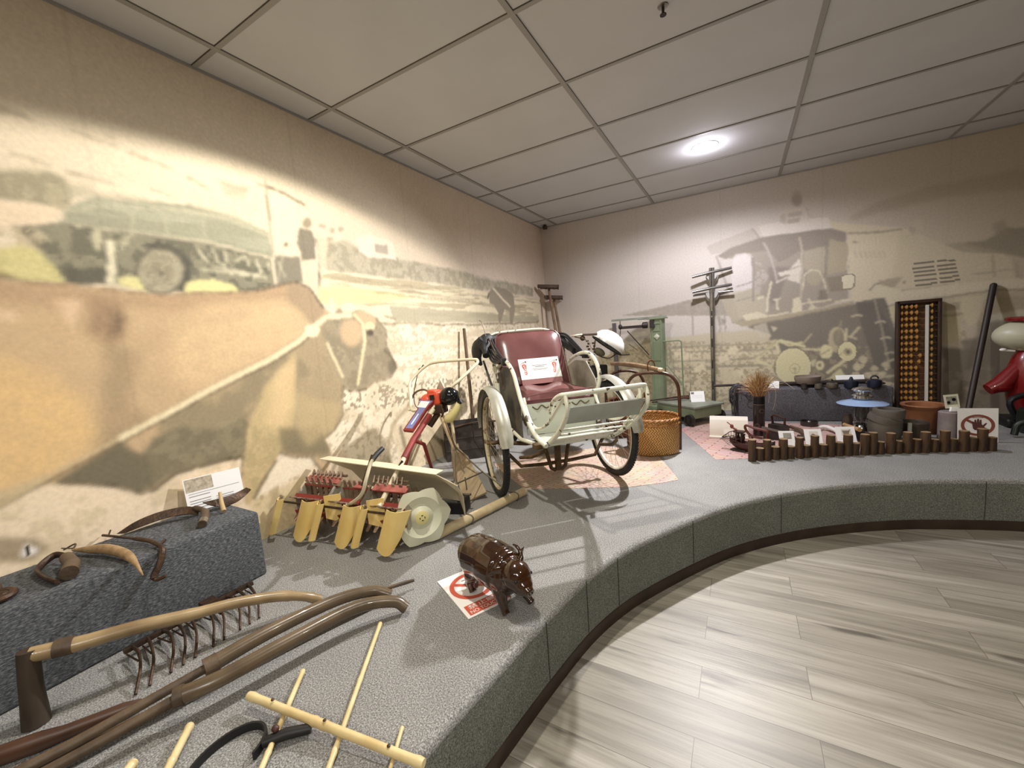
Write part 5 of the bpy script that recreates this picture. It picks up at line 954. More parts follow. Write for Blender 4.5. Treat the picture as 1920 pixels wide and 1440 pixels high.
for s in (-1, 1):
    m = MB(T @ Matrix.Translation((s*.11, .115, .002)) @ Matrix.Rotation(-s*.12, 4, 'Z')); m.add([(x*.0008, y*.0010, 0) for x, y in ((-14,-40),(-16,-28),(-10,-12),(-13,2),(-22,18),(-23,30),(-14,38),(2,40),(16,34),(20,20),(12,2),(8,-14),(9,-30),(4,-42),(-6,-44))], [list(range(15))]); obj('red_footprint', m, red, tc_)
    m = MB(T @ Matrix.Translation((s*.11, .115, .002)) @ Matrix.Rotation(-s*.12, 4, 'Z'))
    for i, (x, y, r) in enumerate(((-.022, .040, .003), (-.014, .046, .003), (-.005, .049, .0035), (.005, .050, .004), (.018, .053, .0065))): m.lathe([(0, 0), (r, 0)], 12, (x, y, 0))
    m2 = m; obj('footprint_toes', m, mat('toe_brown', (128, 72, 66), .6), tc_)
    m = MB(T @ Matrix.Translation((s*.11, .115, .0028)) @ Matrix.Rotation(-s*.12, 4, 'Z')); [m.box((-.003+.003*math.sin(i), .024-.014*i, 0), (.008, .009, .0004)) for i in range(5)]; obj('footprint_writing', m, white, tc_)
m = MB(T); [m.box((.0, y, .0020), (w_, h_, .0006)) for y, w_, h_ in ((.138, .11, .003), (.128, .07, .0035), (.112, .12, .0018), (.105, .10, .0018))]; obj('printed_text', m, ink, tc_)
# helmet hung on the handlebar
HC = G(-.60, .735, .865); HT = frame(HC, Vector((.75, .1, -.55)), Vector((.62, .30, .70))); t = thing('white_helmet', HC, 'white domed safety helmet with black inside hanging tilted on the pedicab handlebar', 'helmet')
prof = [(.126, 0), (.126, .02), (.118, .055), (.098, .088), (.066, .112), (.03, .123), (0, .126)]
m = MB(HT); m.lathe(prof, 32, cap=False, sx=1.12); obj('shell', m, mat('helmet_white', (228, 228, 222), .25, coat=.4), t); m = MB(HT); m.lathe([(r*.95, z_*.95+.001) for r, z_ in prof], 32, cap=False, sx=1.12); m.lathe([(.02, .004), (.118, .002)], 32, sx=1.12, cap=False); obj('black_lining', m, black, t)
m = MB(HT); m.tube([(.127*1.12*math.cos(a), .127*math.sin(a), 0) for a in np.linspace(0, 2*PI, 40, endpoint=False)], .005, 6, closed=True); obj('brim_edge', m, black, t)
m = MB(HT); m.tube(crom([(.1, .08, 0), (.06, .05, -.08), (-.05, 0, -.10), (-.1, -.05, -.02)], 5), .006, 6); m.ball((-.02, 0, -.075), (.05, .04, .03)); obj('chin_strap', m, mat('strap_drab', (92, 86, 66), .7), t)
# woven mat beneath the pedicab
def weave_mat(name, c1, c2, c3, sc):
    m = bpy.data.materials.new(name); m.use_nodes = True; N = m.node_tree.nodes; L = m.node_tree.links; b = N['Principled BSDF']; b.inputs['Roughness'].default_value = .7
    tc = N.new('ShaderNodeTexCoord'); mp = N.new('ShaderNodeMapping'); L.new(tc.outputs['Object'], mp.inputs[0]); mp.inputs['Rotation'].default_value = (0, 0, .25); mp.inputs['Scale'].default_value = (sc, sc, sc)
    ch = N.new('ShaderNodeTexBrick'); ch.inputs['Scale'].default_value = 3; ch.inputs['Mortar Size'].default_value = .045; ch.inputs['Brick Width'].default_value = 1.6; ch.inputs['Row Height'].default_value = .33; ch.inputs['Color1'].default_value = (*lin(c1), 1); ch.inputs['Color2'].default_value = (*lin(c2), 1); ch.inputs['Mortar'].default_value = (*lin(c3), 1); L.new(mp.outputs[0], ch.inputs['Vector'])
    no = N.new('ShaderNodeTexNoise'); no.inputs['Scale'].default_value = 8; L.new(tc.outputs['Object'], no.inputs['Vector']); mx = N.new('ShaderNodeMix'); mx.data_type = 'RGBA'; mx.blend_type = 'MULTIPLY'; mx.inputs[0].default_value = .35; L.new(ch.outputs['Color'], mx.inputs[6]); L.new(no.outputs['Color'], mx.inputs[7]); L.new(mx.outputs[2], b.inputs['Base Color']); return m
mm = weave_mat('faded_reed_mat', (206, 190, 170), (200, 180, 160), (178, 130, 112), 4)
pts = [az(983, 917, ST), az(1085, 916, ST), az(1185, 913, ST), az(1240, 906, ST), az(1272, 900, ST), az(1255, 878, ST), az(1225, 845, ST), Vector((1.25, -1.75, ST)), Vector((.55, -2.45, ST))]
m = MB(); m.prism([(p.x, p.y, ST+.0002) for p in pts], (0, 0, .0018)); tag(obj('reed_mat', m, mm), 'faded beige and pink reed mat spread under the pedicab and basket', 'mat')
m = MB(); m.prism([(p.x, p.y, ST+.0002) for p in (az(1275, 805, ST), az(1342, 862, ST), az(1400, 860, ST), Vector((3.3, -1.30, 0)), Vector((3.45, -.55, 0)), Vector((1.95, -.60, 0)))], (0, 0, .0015)); tag(obj('reed_mat', m, weave_mat('pink_reed_mat', (214, 180, 172), (206, 170, 162), (156, 112, 104), 3)), 'pink patterned reed mat under the ship model and the small tools at the back', 'mat')
# ================================================================ baskets and carrying pole
z = ST

def herring(name, c1, c2, c0):
    m = bpy.data.materials.new(name); m.use_nodes = True; N = m.node_tree.nodes; L = m.node_tree.links; b = N['Principled BSDF']; b.inputs['Roughness'].default_value = .45
    tc = N.new('ShaderNodeTexCoord'); sp = N.new('ShaderNodeSeparateXYZ'); L.new(tc.outputs['Object'], sp.inputs[0])
    def M(op, a, b2=None):
        n = N.new('ShaderNodeMath'); n.operation = op
        for i, q in enumerate((a, b2)):
            if q is None: continue
            if isinstance(q, (int, float)): n.inputs[i].default_value = q
            else: L.new(q, n.inputs[i])
        return n.outputs[0]
    ang = M('ARCTAN2', sp.outputs[1], sp.outputs[0]); u = M('MULTIPLY', ang, 60/(2*PI)); v = M('MULTIPLY', sp.outputs[2], 1/.042); tri = M('PINGPONG', v, .5); w = M('ADD', u, M('MULTIPLY', tri, 2.2)); st = M('PINGPONG', w, .5); row = M('PINGPONG', v, .5)
    r = N.new('ShaderNodeValToRGB'); e = r.color_ramp.elements; e.new(.5); e[0].position = .06; e[0].color = (*lin(c0), 1); e[1].position = .30; e[1].color = (*lin(c1), 1); e[2].position = .75; e[2].color = (*lin(c2), 1)
    L.new(M('MULTIPLY', st, 2), r.inputs[0]); L.new(r.outputs[0], b.inputs['Base Color']); bp = N.new('ShaderNodeBump'); bp.inputs['Strength'].default_value = .8; bp.inputs['Distance'].default_value = .004; L.new(st, bp.inputs['Height']); L.new(bp.outputs[0], b.inputs['Normal']); return m
ratw = herring('rattan_weave', (152, 104, 48), (196, 150, 84), (70, 40, 16)); rat = mat('rattan', (176, 124, 66), .45, col2=(120, 74, 34), scale=30, sharp=.2); ratd = mat('dark_rattan', (112, 62, 30), .5, col2=(84, 46, 24), scale=30); caneh = mat('brown_cane', (84, 52, 32), .35, col2=(62, 38, 24), scale=10)
def basket(c, R, H, handle, ang, label, group, dark=False):
    t = thing('woven_basket', (c[0], c[1], z), label, 'basket', group); o = (c[0], c[1], z+.0025)
    m = MB(Matrix.Translation(o) @ Matrix.Rotation(ang, 4, 'Z')); rows = []; nr, nc = 22, 60; mt = ratd if dark else rat
    for i in range(nr+1):
        s = i/nr; r = []
        for j in range(nc+1):
            a = 2*PI*j/nc; sq = 1-.05*math.cos(4*a)*(1-s)*1.3; rr = R*(.93+.07*math.sin(min(1, s*1.1)*PI/2))*sq; rr += .0012*(1 if (j//2+i) % 2 else -1)*(1 if 0 < i < nr else 0)
            if i == 0: rr *= .93
            r.append((rr*math.cos(a), rr*math.sin(a), H*s))
        rows.append(r)
    m.sheet(rows, .006); body = obj('basket_body', m, ratd if dark else ratw, t, smooth=0)
    m = MB(Matrix.Translation(o)); m.lathe([(0, .006), (R*.86, .006), (R*.86, .001), (0, .001)], 32); obj('basket_floor', m, mt, body)
    for k_, (hz, rr, off) in enumerate(((H-.005, .012, 0), (H-.038, .0095, .004))):
        n = 120; P = [Vector(((R+off)*math.cos(2*PI*j/n), (R+off)*math.sin(2*PI*j/n), hz)) for j in range(n)]
        m = MB(Matrix.Translation(o)); m.tube(P, rr*.8, 8, closed=True)
        for ph in (0, PI*2/3, PI*4/3): m.tube([Vector(((R+off+rr*.75*math.cos(ph+j*.9*2*PI/10))*math.cos(2*PI*j/n), (R+off+rr*.75*math.cos(ph+j*.9*2*PI/10))*math.sin(2*PI*j/n), hz+rr*.75*math.sin(ph+j*.9*2*PI/10))) for j in range(n)], rr*.42, 6, closed=True)
        obj('braided_rim', m, mt, t)
    if handle:
        m = MB(Matrix.Translation(o) @ Matrix.Rotation(handle[1], 4, 'Z')); hh = handle[0]; pts = [(R+.004, 0, .02), (R+.008, 0, H), (R+.004, 0, hh-.13), (R-.03, 0, hh-.045), (R-.09, 0, hh-.006), (0, 0, hh+.004), (-R+.09, 0, hh-.006), (-R+.03, 0, hh-.045), (-R-.004, 0, hh-.13), (-R-.008, 0, H), (-R-.004, 0, .02)]
        m.tube(crom(pts, 6), .0125, 10, flat=.75); obj('handle', m, caneh, t)
    return t
basket((1.668, -1.765), .195, .285, (.63, .02), .6, 'large golden woven bamboo basket with tall bent-cane handle beside the pedicab', 'woven baskets')
basket((1.335, -1.28), .17, .33, (.60, .30), .2, 'second darker woven basket with cane handle, mostly hidden behind the pedicab foot rail', 'woven baskets', True)
t = thing('shoulder_pole', (1.45, -1.45, z+.63), 'light brown wooden shoulder pole lying across the two basket handles', 'pole')
a0 = Vector((1.17, -1.12, z+.665)); a1 = Vector((1.735, -1.79, z+.662)); m = MB(); n = 12; m.tube([a0.lerp(a1, i/n)+Vector((0, 0, .012*math.sin(PI*i/n))) for i in range(n+1)], [.016+.006*math.sin(PI*i/n) for i in range(n+1)], 10, flat=.8); obj('pole', m, mat('ash_wood', (150, 124, 96), .5, col2=(116, 92, 68), scale=14), t)
m = MB(); m.tube([a1+(a1-a0)*.0, a1+(a1-a0)*.06], [.017, .014], 10); obj('pale_tip', m, mat('worn_tip', (206, 186, 156), .5), t)
m = MB()
for k_ in (.0, .5): c = a0.lerp(a1, .86); m.tube([c+Vector((.05*math.cos(a)*.5, .02*math.cos(a), .055*math.sin(a)+.01+.01*k_)) for a in np.linspace(0, 2*PI, 18, endpoint=False)], .0045, 6, closed=True)
obj('rope_loop', m, ratd, t)
# ================================================================ platform scale
gr = mat('scale_green', (134, 148, 120), .5, col2=(118, 130, 104), scale=6); grd = mat('scale_plate', (136, 142, 128), .55, col2=(116, 118, 106), scale=8); irn = mat('cast_iron', (58, 52, 50), .5, .5)
U = Vector((.79, -.61, 0)).normalized(); T = frame((1.815, -.585, z), U, (0, 0, 1)); t = thing('platform_scale', (1.815, -.585, z), 'green platform weighing scale with tall post, balance beam and iron wheels', 'weighing scale')
m = MB(T); m.box((0, 0, .185), (.52, .40, .022), bev=.004); obj('platform_plate', m, grd, t)
m = MB(T); m.box((.0, 0, .125), (.48, .37, .10), bev=.006); m.box((.0, 0, .168), (.44, .34, .02)); m.box((-.30, .02, .11), (.16, .20, .10), bev=.006); obj('base_frame', m, gr, t)
for s, q in ((1, -1), (1, 1), (-1, -1), (-1, 1)):
    m = MB(T); m.lathe([(0, -.014), (.018, -.014), (.02, -.006), (.048, -.006), (.05, -.015), (.058, -.015), (.058, .015), (.05, .015), (.048, .006), (.02, .006), (.018, .014), (0, .014)], 22, (.20*s, .205*q, .058), (PI/2, 0, 0)); m.box((.20*s, .185*q, .065), (.035, .03, .05)); obj('wheel', m, irn, t)
PX, PY = 1.475, -.27
m = MB(); TT = Matrix.Translation((PX, PY, z)) @ Matrix.Rotation(-.22, 4, 'Z'); m.T = TT; m.box((0, 0, .56), (.135, .085, 1.06)); m.box((0, 0, .05), (.20, .16, .10), bev=.008); m.box((0, 0, 1.085), (.19, .12, .012)); m.box((-.045, -.045, .6), (.012, .01, .98)); m.box((.055, -.045, .6), (.012, .01, .98)); [m.box((.005, -.046, hz), (.11, .006, .012)) for hz in (1.03, .95, .62)]; obj('post', m, gr, t)
m = MB(TT); m.lathe([(0, .004), (.018, .004), (.024, 0)], 20, (.01, -.05, .885), (PI/2, 0, 0)); m.box((.01, -.0505, .885), (.05, .002, .05), (0, PI/4, 0)); obj('maker_badge', m, mat('badge', (196, 200, 184), .4), t)
m = MB(); m.T = Matrix.Translation((PX, PY, z)) @ Matrix.Rotation(.26, 4, 'Z'); B = m.T
m.box((-.20, 0, 1.10), (.60, .055, .022)); m.box((-.10, -.01, 1.092), (.22, .03, .02)); obj('top_bracket', m, grd, t)
m = MB(B); m.box((-.26, -.02, 1.01), (.26, .016, .032)); m.lathe([(.026, -.03), (.034, -.025), (.034, .025), (.026, .03)], 20, (-.135, -.02, 1.02), (0, PI/2, 0)); [m.lathe([(.036, -.004), (.036, .004)], 20, (-.135+dx, -.02, 1.02), (0, PI/2, 0)) for dx in (-.02, 0, .02)]; m.box((-.06, -.02, 1.03), (.05, .03, .09)); m.lathe([(0, -.02), (.02, -.018), (.02, .018), (0, .02)], 14, (-.05, -.03, 1.0), (PI/2, 0, 0)); obj('balance_beam', m, irn, t)
m = MB(B); m.ball((-.405, -.02, 1.02), (.022, .02, .03)); m.tube([(-.405, -.02, 1.09), (-.405, -.02, .98), (-.42, -.02, .86)], .004, 6); m.tube([(-.42, -.02, .86), (-.395, -.02, .87), (-.39, -.02, .72), (-.42, -.02, .70), (-.42, -.02, .86)], .003, 6); m.lathe([(0, 0), (.06, 0), (.06, .008), (0, .008)], 20, (-.37, -.02, .695)); m.tube([(-.395, -.02, .87), (-.35, -.02, .70)], .002, 5); obj('weight_hanger', m, irn, t)
m = MB(B); m.tube([(-.33, -.01, .97), (-.10, 0, .68)], .006, 8); m.tube([(-.32, -.01, .82), (-.22, -.01, .74)], .003, 6); obj('beam_stay', m, irn, t)
m = MB(); q = [Vector((1.418, -.30, z+.42)), Vector((1.405, -.30, z+.80)), Vector((1.408, -.30, z+.815)), Vector((1.425, -.30, z+.825)), Vector((1.70, -.31, z+.827)), Vector((1.722, -.31, z+.815)), Vector((1.725, -.31, z+.79)), Vector((1.735, -.31, z+.19))]; m.tube(q, .0075, 8); m.tube([(1.565, -.305, z+.825), (1.57, -.305, z+.56)], .005, 6); m.tube([(1.57, -.305, z+.56), (1.735, -.31, z+.33)], .006, 6); m.tube([(1.57, -.305, z+.56), (1.43, -.30, z+.36)], .005, 6); obj('push_handle', m, gr, t)
T = upright((1.905, -.60, z+.197), (.35, -1), 24); t = card('folded_card', T, .135, .115, 'white folded label card standing on the green scale platform', [('printed_photo', ink, [(-.045, .095, .03, .022)]), ('printed_text', mat('faint_ink', (190, 190, 192), .6), lines(-.05, .05, (.07, .06, .045), .0012))])
m = MB(T); m.sheet([[(-.067, .115, 0), (.067, .115, 0)], [(-.067, .025, -.075), (.067, .025, -.075)]], .0015); obj('back_flap', m, white, t)
m = MB(); m.tube([(1.40, -.60, z+.20), (1.66, -.44, z+.217), (1.80, -.40, z+.222)], [.006, .011, .014], 8); m.tube([(1.45, -.62, z+.19), (1.70, -.50, z+.205)], .006, 6)
t = thing('weighing_rod', (1.6, -.5, z+.197), 'dark iron rod with a rusty clump lying across the back of the scale platform', 'rod'); obj('rod', m, iron, t)
m = MB(); m.tube(crom([(1.70, -.52, z+.212), (1.76, -.50, z+.225), (1.82, -.47, z+.215), (1.86, -.42, z+.24), (1.80, -.42, z+.25)], 4), .012, 8); m.tube([(1.83+.02*math.cos(a), -.43, z+.262+.02*math.sin(a)) for a in np.linspace(0, 2*PI, 14, endpoint=False)], .004, 6, closed=True); obj('rusty_clump', m, mat('rust_brown', (84, 54, 40), .7, col2=(58, 40, 32), scale=30), t)
# dark slat seen between scale and helmet, wooden rakes in the corner
tag(obj('wall_slat', MB().box((.93, -.05, z+.60), (.045, .02, .95), (.03, 0, 0)), mat('slate_slat', (98, 92, 92), .6)), 'grey-brown slat with rounded top leaning on the back wall left of the scale', 'slat')
rk = mat('rake_wood', (96, 76, 62), .7, col2=(70, 56, 46), scale=14, bump=.2)
def corner_rake(top, foot, w, nm, label, rot):
    t = thing('wooden_rake', foot, label, 'rake', 'wooden rakes in the corner'); top = Vector(top); foot = Vector(foot)
    m = MB(); m.tube([foot, top+(top-foot).normalized()*.02], [.019, .016], 10); obj('shaft', m, mat('rake_shaft', (140, 112, 84), .55, col2=(110, 86, 64), scale=10), t)
    T = Matrix.Translation(top) @ Matrix.Rotation(rot, 4, 'Z') @ Matrix.Rotation(.10, 4, 'Y')
    m = MB(T); m.box((0, -.055, 0), (w, .045, .04), bev=.005); m.box((0, .06, -.005), (w*.85, .035, .035), bev=.005); m.box((0, 0, .0), (.05, .12, .02)); obj('head_beam', m, rk, t)
    for i in range(5): m = MB(T); x = -w*.40+i*w*.2; m.tube([(x, -.05, -.005), (x+.01, .02, -.01), (x+.015, .075, -.02)], [.011, .011, .008], 6); obj('tooth', m, rk, t)
corner_rake((.16, -.24, z+1.60), (.34, -.26, z), .27, 0, 'taller wooden rake leaning head-up in the room corner', .35)
corner_rake((.175, -.13, z+1.47), (.36, -.12, z), .24, 1, 'shorter wooden rake leaning head-up in the corner, its head below the other', .35)
# steel stand
st = mat('brushed_steel', (176, 172, 166), .28, .85, col2=(140, 136, 130), scale=6); 
t = thing('steel_stand', (2.02, -.085, z), 'tall brushed steel slotted post with two tiers of cross pipes by the back wall', 'stand')
X0, Y0 = 2.02, -.085; m = MB(); m.tube([(X0, Y0, z+.002), (X0, Y0, z+1.20)], .022, 16); m.tube([(X0, Y0, z+1.14), (X0, Y0, z+1.36)], .026, 16); m.tube([(X0-.012, Y0-.01, z+1.32), (X0-.012, Y0-.01, z+1.58)], .014, 12); m.tube([(X0+.014, Y0-.01, z+1.32), (X0+.014, Y0-.01, z+1.58)], .014, 12); m.lathe([(0, 0), (.075, 0), (.075, .012), (0, .012)], 24, (X0, Y0, z)); obj('post', m, st, t)
for hz, hh in ((.30, .095), (.535, .095), (.77, .095), (1.005, .095), (1.095, .05)): obj('slot', MB().box((X0-.004, Y0-.021, z+hz), (.012, .008, hh), bev=.002), irn, t)
for z0, tl in ((1.535, .09), (1.365, .07), (1.33, .0)):
    if z0 == 1.33: obj('cross_pipe', MB().tube([(X0-.19, Y0+.02, z+1.31), (X0-.06, Y0+.02, z+1.315)], .014, 10), st, t); m = MB(); m.tube([(X0+.06, Y0+.02, z+1.315), (X0+.205, Y0+.02, z+1.315)], .014, 10)
    else: m = MB(); m.tube([(X0-.19, Y0-.015-.04, z+z0-tl*.35), (X0, Y0-.015, z+z0), (X0+.19, Y0+.03, z+z0+tl*.25)], .0155, 12)
    obj('cross_pipe', m, st, t)
for z0, r in ((1.52, .055), (1.33, .062)):
    m = MB(); A_ = [(r*math.cos(a), r*1.35*math.sin(a)) for a in np.linspace(PI, 2*PI, 16)]; m.prism([(X0+x, Y0-.005, z+z0+y) for x, y in A_], (0, .006, 0)); m.prism([(X0+x*1.12, Y0+.035, z+z0-.02+y*1.1) for x, y in A_], (0, .006, 0)); obj('gusset_plate', m, mat('pale_steel', (206, 204, 200), .35, .5), t)
# ================================================================ back block and what lies on it
BT = frame((2.27, -.575, z), (1, .155, 0), (0, 0, 1)); BH = .315
m = MB(BT); m.box((.605, .20, BH/2), (1.21, .36, BH), bev=.012); tag(obj('carpeted_plinth', m, carpet_mat('plinth_carpet_b', (74, 72, 76), (92, 90, 95), (108, 106, 112), 120)), 'dark grey carpeted plinth against the back wall behind the dried grass vase', 'plinth')
b_ = lambda x, y, h=0: BT @ Vector((x, y, BH+h)); zt = z+BH
dk = mat('black_iron', (44, 40, 40), .5, .3, col2=(66, 58, 54), scale=20)
m = MB(); m.tube(crom([b_(-.20, .20, .022), b_(.1, .21, .024), b_(.45, .22, .022), b_(.8, .25, .022), b_(1.16, .27, .022)], 5), [.013]*6+[.020]*15, 10); tag(obj('dark_pole', m, mat('black_bamboo', (70, 58, 56), .5, col2=(48, 40, 40), scale=9)), 'long dark pole lying along the back of the rear plinth and past its left end', 'pole')
t = thing('leather_harness', b_(-.02, .12), 'tangled black leather harness draped over the left end of the rear plinth', 'harness'); rnd = random.Random(4)
for i in range(15):
    m = MB(); L_ = rnd.uniform(.06, .29); y0 = rnd.uniform(-.0, .16); x0 = -.018-rnd.uniform(0, .05); w = lambda k_: rnd.uniform(-k_, k_)
    P = [b_(.05+w(.06), y0+w(.04), .014+.02*rnd.random()), b_(-.0+w(.01), y0+w(.02), .03+.02*rnd.random()), b_(x0, y0+w(.02), -.01), b_(x0+w(.02), y0+w(.03), -L_*.5), b_(x0+w(.025), y0+w(.03), -L_)]
    if i % 3 == 0: P += [b_(x0+w(.03), y0+w(.03), -L_*.7), b_(x0+w(.02), y0+w(.02), -.03)]
    m.tube(crom(P, 5), rnd.choice((.004, .0055, .007)), 6, flat=.6); obj('strap', m, mat('black_leather', (42, 40, 44), .45, col2=(70, 66, 72), scale=40), t)
m = MB(); m.tube([b_(.09+.03*math.cos(a), -.008, -.055+.035*math.sin(a)) for a in np.linspace(0, 2*PI, 20, endpoint=False)], .004, 6, closed=True); m.tube([b_(.09, .03, .012), b_(.09, .0, .006), b_(.09, -.008, -.02)], .008, 6); obj('ring', m, dk, t)
def pot(name, prof, x, y, mt, label, cat, lift=0, extra=None, group=None):
    c = b_(x, y, lift); t = thing(name, c, label, cat, group); m = MB(); m.lathe(prof, 28, c); obj('body', m, mt, t)
    if extra: extra(t, c)
    return t
stone_l = mat('pale_stoneware', (150, 138, 126), .6, col2=(122, 110, 100), scale=6)
def ex(t, c): m = MB(); m.lathe([(.05, 0), (.06, .018), (.05, .022)], 18, c+Vector((0, 0, -.022))); obj('stand_ring', m, dk, t)
pot('stone_bowl', [(0, 0), (.05, 0), (.085, .012), (.103, .045), (.108, .082), (.100, .082), (.094, .045), (.07, .02), (0, .015)], .60, .13, stone_l, 'wide grey stoneware bowl on the rear plinth', 'bowl', .022, ex)
for x, lb, r in ((.545, 'small squat black cup in front of the stoneware bowl', .024), (.655, 'small grey-brown cup standing right of the stoneware bowl', .030)): pot('small_cup', [(0, 0), (r, 0), (r*1.05, .02), (r*.9, .045), (r*.78, .045), (r*.8, .01), (0, .008)], x, .015+(.655-x)*.1, dk if r < .027 else mat('brown_grey_clay', (86, 78, 70), .5), lb, 'cup', 0, None, 'small cups on the rear plinth')
def ex(t, c): m = MB(); m.lathe([(.030, .047), (.012, .062), (0, .066)], 20, c); obj('lid', m, dk, t); m = MB(); m.ball(c+Vector((.0, 0, .072)), .008); m.tube(crom([c+Vector((-.075, 0, .045)), c+Vector((-.05, 0, .07)), c+Vector((0, 0, .082))], 4), .003, 6); obj('handle', m, dk, t)
pot('lidded_pot', [(0, 0), (.042, 0), (.048, .02), (.042, .042), (.03, .048), (0, .048)], .765, .035, mat('olive_clay', (98, 88, 70), .5, col2=(78, 70, 58), scale=10), 'round olive-brown lidded pot with a thin curved handle on the rear plinth', 'pot', 0, ex)
nav = mat('navy_glaze', (26, 34, 56), .35, col2=(22, 26, 40), scale=10)
for x, lb in ((.905, 'dark blue squat vessel with pointed stopper, left of the blue pair'), (1.075, 'dark blue squat vessel with ring handle, right of the blue pair')):
    def ex(t, c, x=x):
        m = MB()
        if x < 1: m.lathe([(.022, .065), (.012, .085), (.010, .095), (0, .1)], 14, c); obj('stopper', m, nav, t)
        else: m.tube([c+Vector((.026*math.cos(a), 0, .075+.026*math.sin(a))) for a in np.linspace(0, PI, 12)], .006, 8); obj('ring_handle', m, nav, t)
    pot('blue_vessel', [(0, 0), (.048, 0), (.053, .03), (.050, .062), (.026, .072), (0, .072)], x, .03, nav, lb, 'vessel', 0, ex, 'dark blue vessels')
m = MB(); TP = upright(b_(1.0, .30), (.1, -1), 35); m.T = TP; m.box((0, .045, 0), (.22, .09, .002)); tag(obj('paper_sheet', m, white), 'white paper sheet leaning behind the two dark blue vessels', 'paper')
m = MB(); m.tube(crom([b_(1.06, .16, .022), b_(1.12, .14, .026), b_(1.19, .12, .018)], 4), [.012, .016, .02, .02, .022, .02, .016, .01, .006], 10); tag(obj('dark_gourd', m, mat('dark_gourd', (50, 46, 38), .5)), 'dark tapering gourd at the right end of the rear plinth', 'gourd')
m = MB(upright(b_(.31, .08), (-.1, -1), 20)); m.prism([(-.045, 0, 0), (.045, 0, 0), (.045, .07, 0), (.0, .075, 0), (-.03, .05, 0)], (0, 0, .002)); tag(obj('label_card', m, white), 'small white card on the rear plinth half hidden behind the dried grass', 'label card')
# vase with dried grass
t = thing('grass_vase', (2.42, -1.09, z), 'tall dark brown cylinder vase holding a bunch of dried grass', 'vase'); vz = mat('dark_vase', (40, 28, 26), .35, coat=.3)
m = MB(); m.lathe([(0, .003), (.043, .003), (.044, .02), (.044, .345), (.040, .345), (.040, .02), (0, .015)], 32, (2.42, -1.09, z)); obj('vase', m, vz, t)
m = MB(); m.lathe([(.0445, .275), (.0445, .335)], 32, (2.42, -1.09, z), cap=False); obj('black_band', m, mat('band_black', (12, 11, 14), .3), t)
mk = mat('vase_mark', (120, 96, 84), .5)
for a, h in ((-1.9, .09), (-1.1, .22)):
    m = MB(); c = Vector((2.42, -1.09, z+h)); R_ = .0455; 
    for rr in (.020, .013): m.tube([c+Vector((R_*math.cos(a+rr*math.cos(b)/R_), R_*math.sin(a+rr*math.cos(b)/R_), rr*math.sin(b))) for b in np.linspace(0, 1.75*PI, 20)], .0012, 4)
    obj('swirl_mark', m, mk, t)
m = MB(); m.lathe([(.0447, .08), (.0452, .082), (.0447, .084)], 32, (2.42, -1.09, z), cap=False); m.lathe([(.0447, .272), (.0452, .274), (.0447, .276)], 32, (2.42, -1.09, z), cap=False); obj('rim_line', m, mk, t)
gs = [mat('dry_grass', (214, 188, 134), .8), mat('dry_grass_brown', (150, 112, 74), .8), mat('dry_grass_red', (166, 100, 76), .8)]; rnd = random.Random(11); m = MB()
for i in range(560):
    m.m(rnd.choice((0, 0, 1, 1, 2))); a = rnd.uniform(0, 2*PI); s = rnd.random()**.7; r0 = .03*s; L_ = rnd.uniform(.16, .29); sp = rnd.uniform(.2, 1.0)*s; dx, dy = math.cos(a), math.sin(a); bx = 2.42+r0*dx; by = -1.09+r0*dy; zz = z+.30; P = []
    for k_ in range(6):
        q = k_/5; out = (.15+.05*rnd.random())*sp*q**1.7; dro = .10*sp*max(0, q-.55)*2; P.append((bx+dx*out+rnd.uniform(-.004, .004), by+dy*out+rnd.uniform(-.004, .004), zz+L_*q*(1-.15*sp)-dro))
    m.tube(P, [.0019, .0019, .0016, .0014, .0012, .0006], 3, caps=False)
o = obj('dried_grass', m, gs, t); o['kind'] = 'stuff'
m = MB(); m.m(0)
for P in ([(2.45, -1.10, z+.50), (2.52, -1.16, z+.53), (2.60, -1.20, z+.47), (2.66, -1.22, z+.42)], [(2.45, -1.10, z+.46), (2.50, -1.14, z+.47), (2.535, -1.17, z+.40), (2.53, -1.18, z+.30), (2.515, -1.18, z+.24)], [(2.44, -1.11, z+.42), (2.47, -1.15, z+.44), (2.49, -1.17, z+.36), (2.485, -1.17, z+.30)]): m.tube(crom(P, 5), .0022, 4)
obj('drooping_stem', m, mat('grey_stem', (150, 138, 124), .8), t)
# white plastic hood shaped box
t = thing('plastic_box', (2.19, -1.2, z), 'cream plastic box with sloping front and rounded lid, left of the vase', 'box'); T = frame((2.19, -1.17, z), (1, .03, 0), (0, 0, 1)); m = MB(T); P = [(-.095, .002), (-.095, .035), (-.080, .11), (-.055, .155), (-.01, .176), (.04, .170), (.07, .13), (.075, .002)]
m.prism([(-.145, y, h) for y, h in P], (.29, 0, 0)); obj('box_shell', m, mat('cream_plastic', (226, 218, 204), .35), t, 25); m = MB(T); m.box((0, -.10, .012), (.30, .03, .020), bev=.006); obj('front_lip', m, _MC['cream_plastic'], t)
m = MB(T @ Matrix.Translation((.005, -.082, .082)) @ Matrix.Rotation(1.28, 4, 'X')); m.box((0, 0, .003), (.085, .095, .001)); obj('small_card', m, mat('soft_white', (236, 226, 216), .5), t)
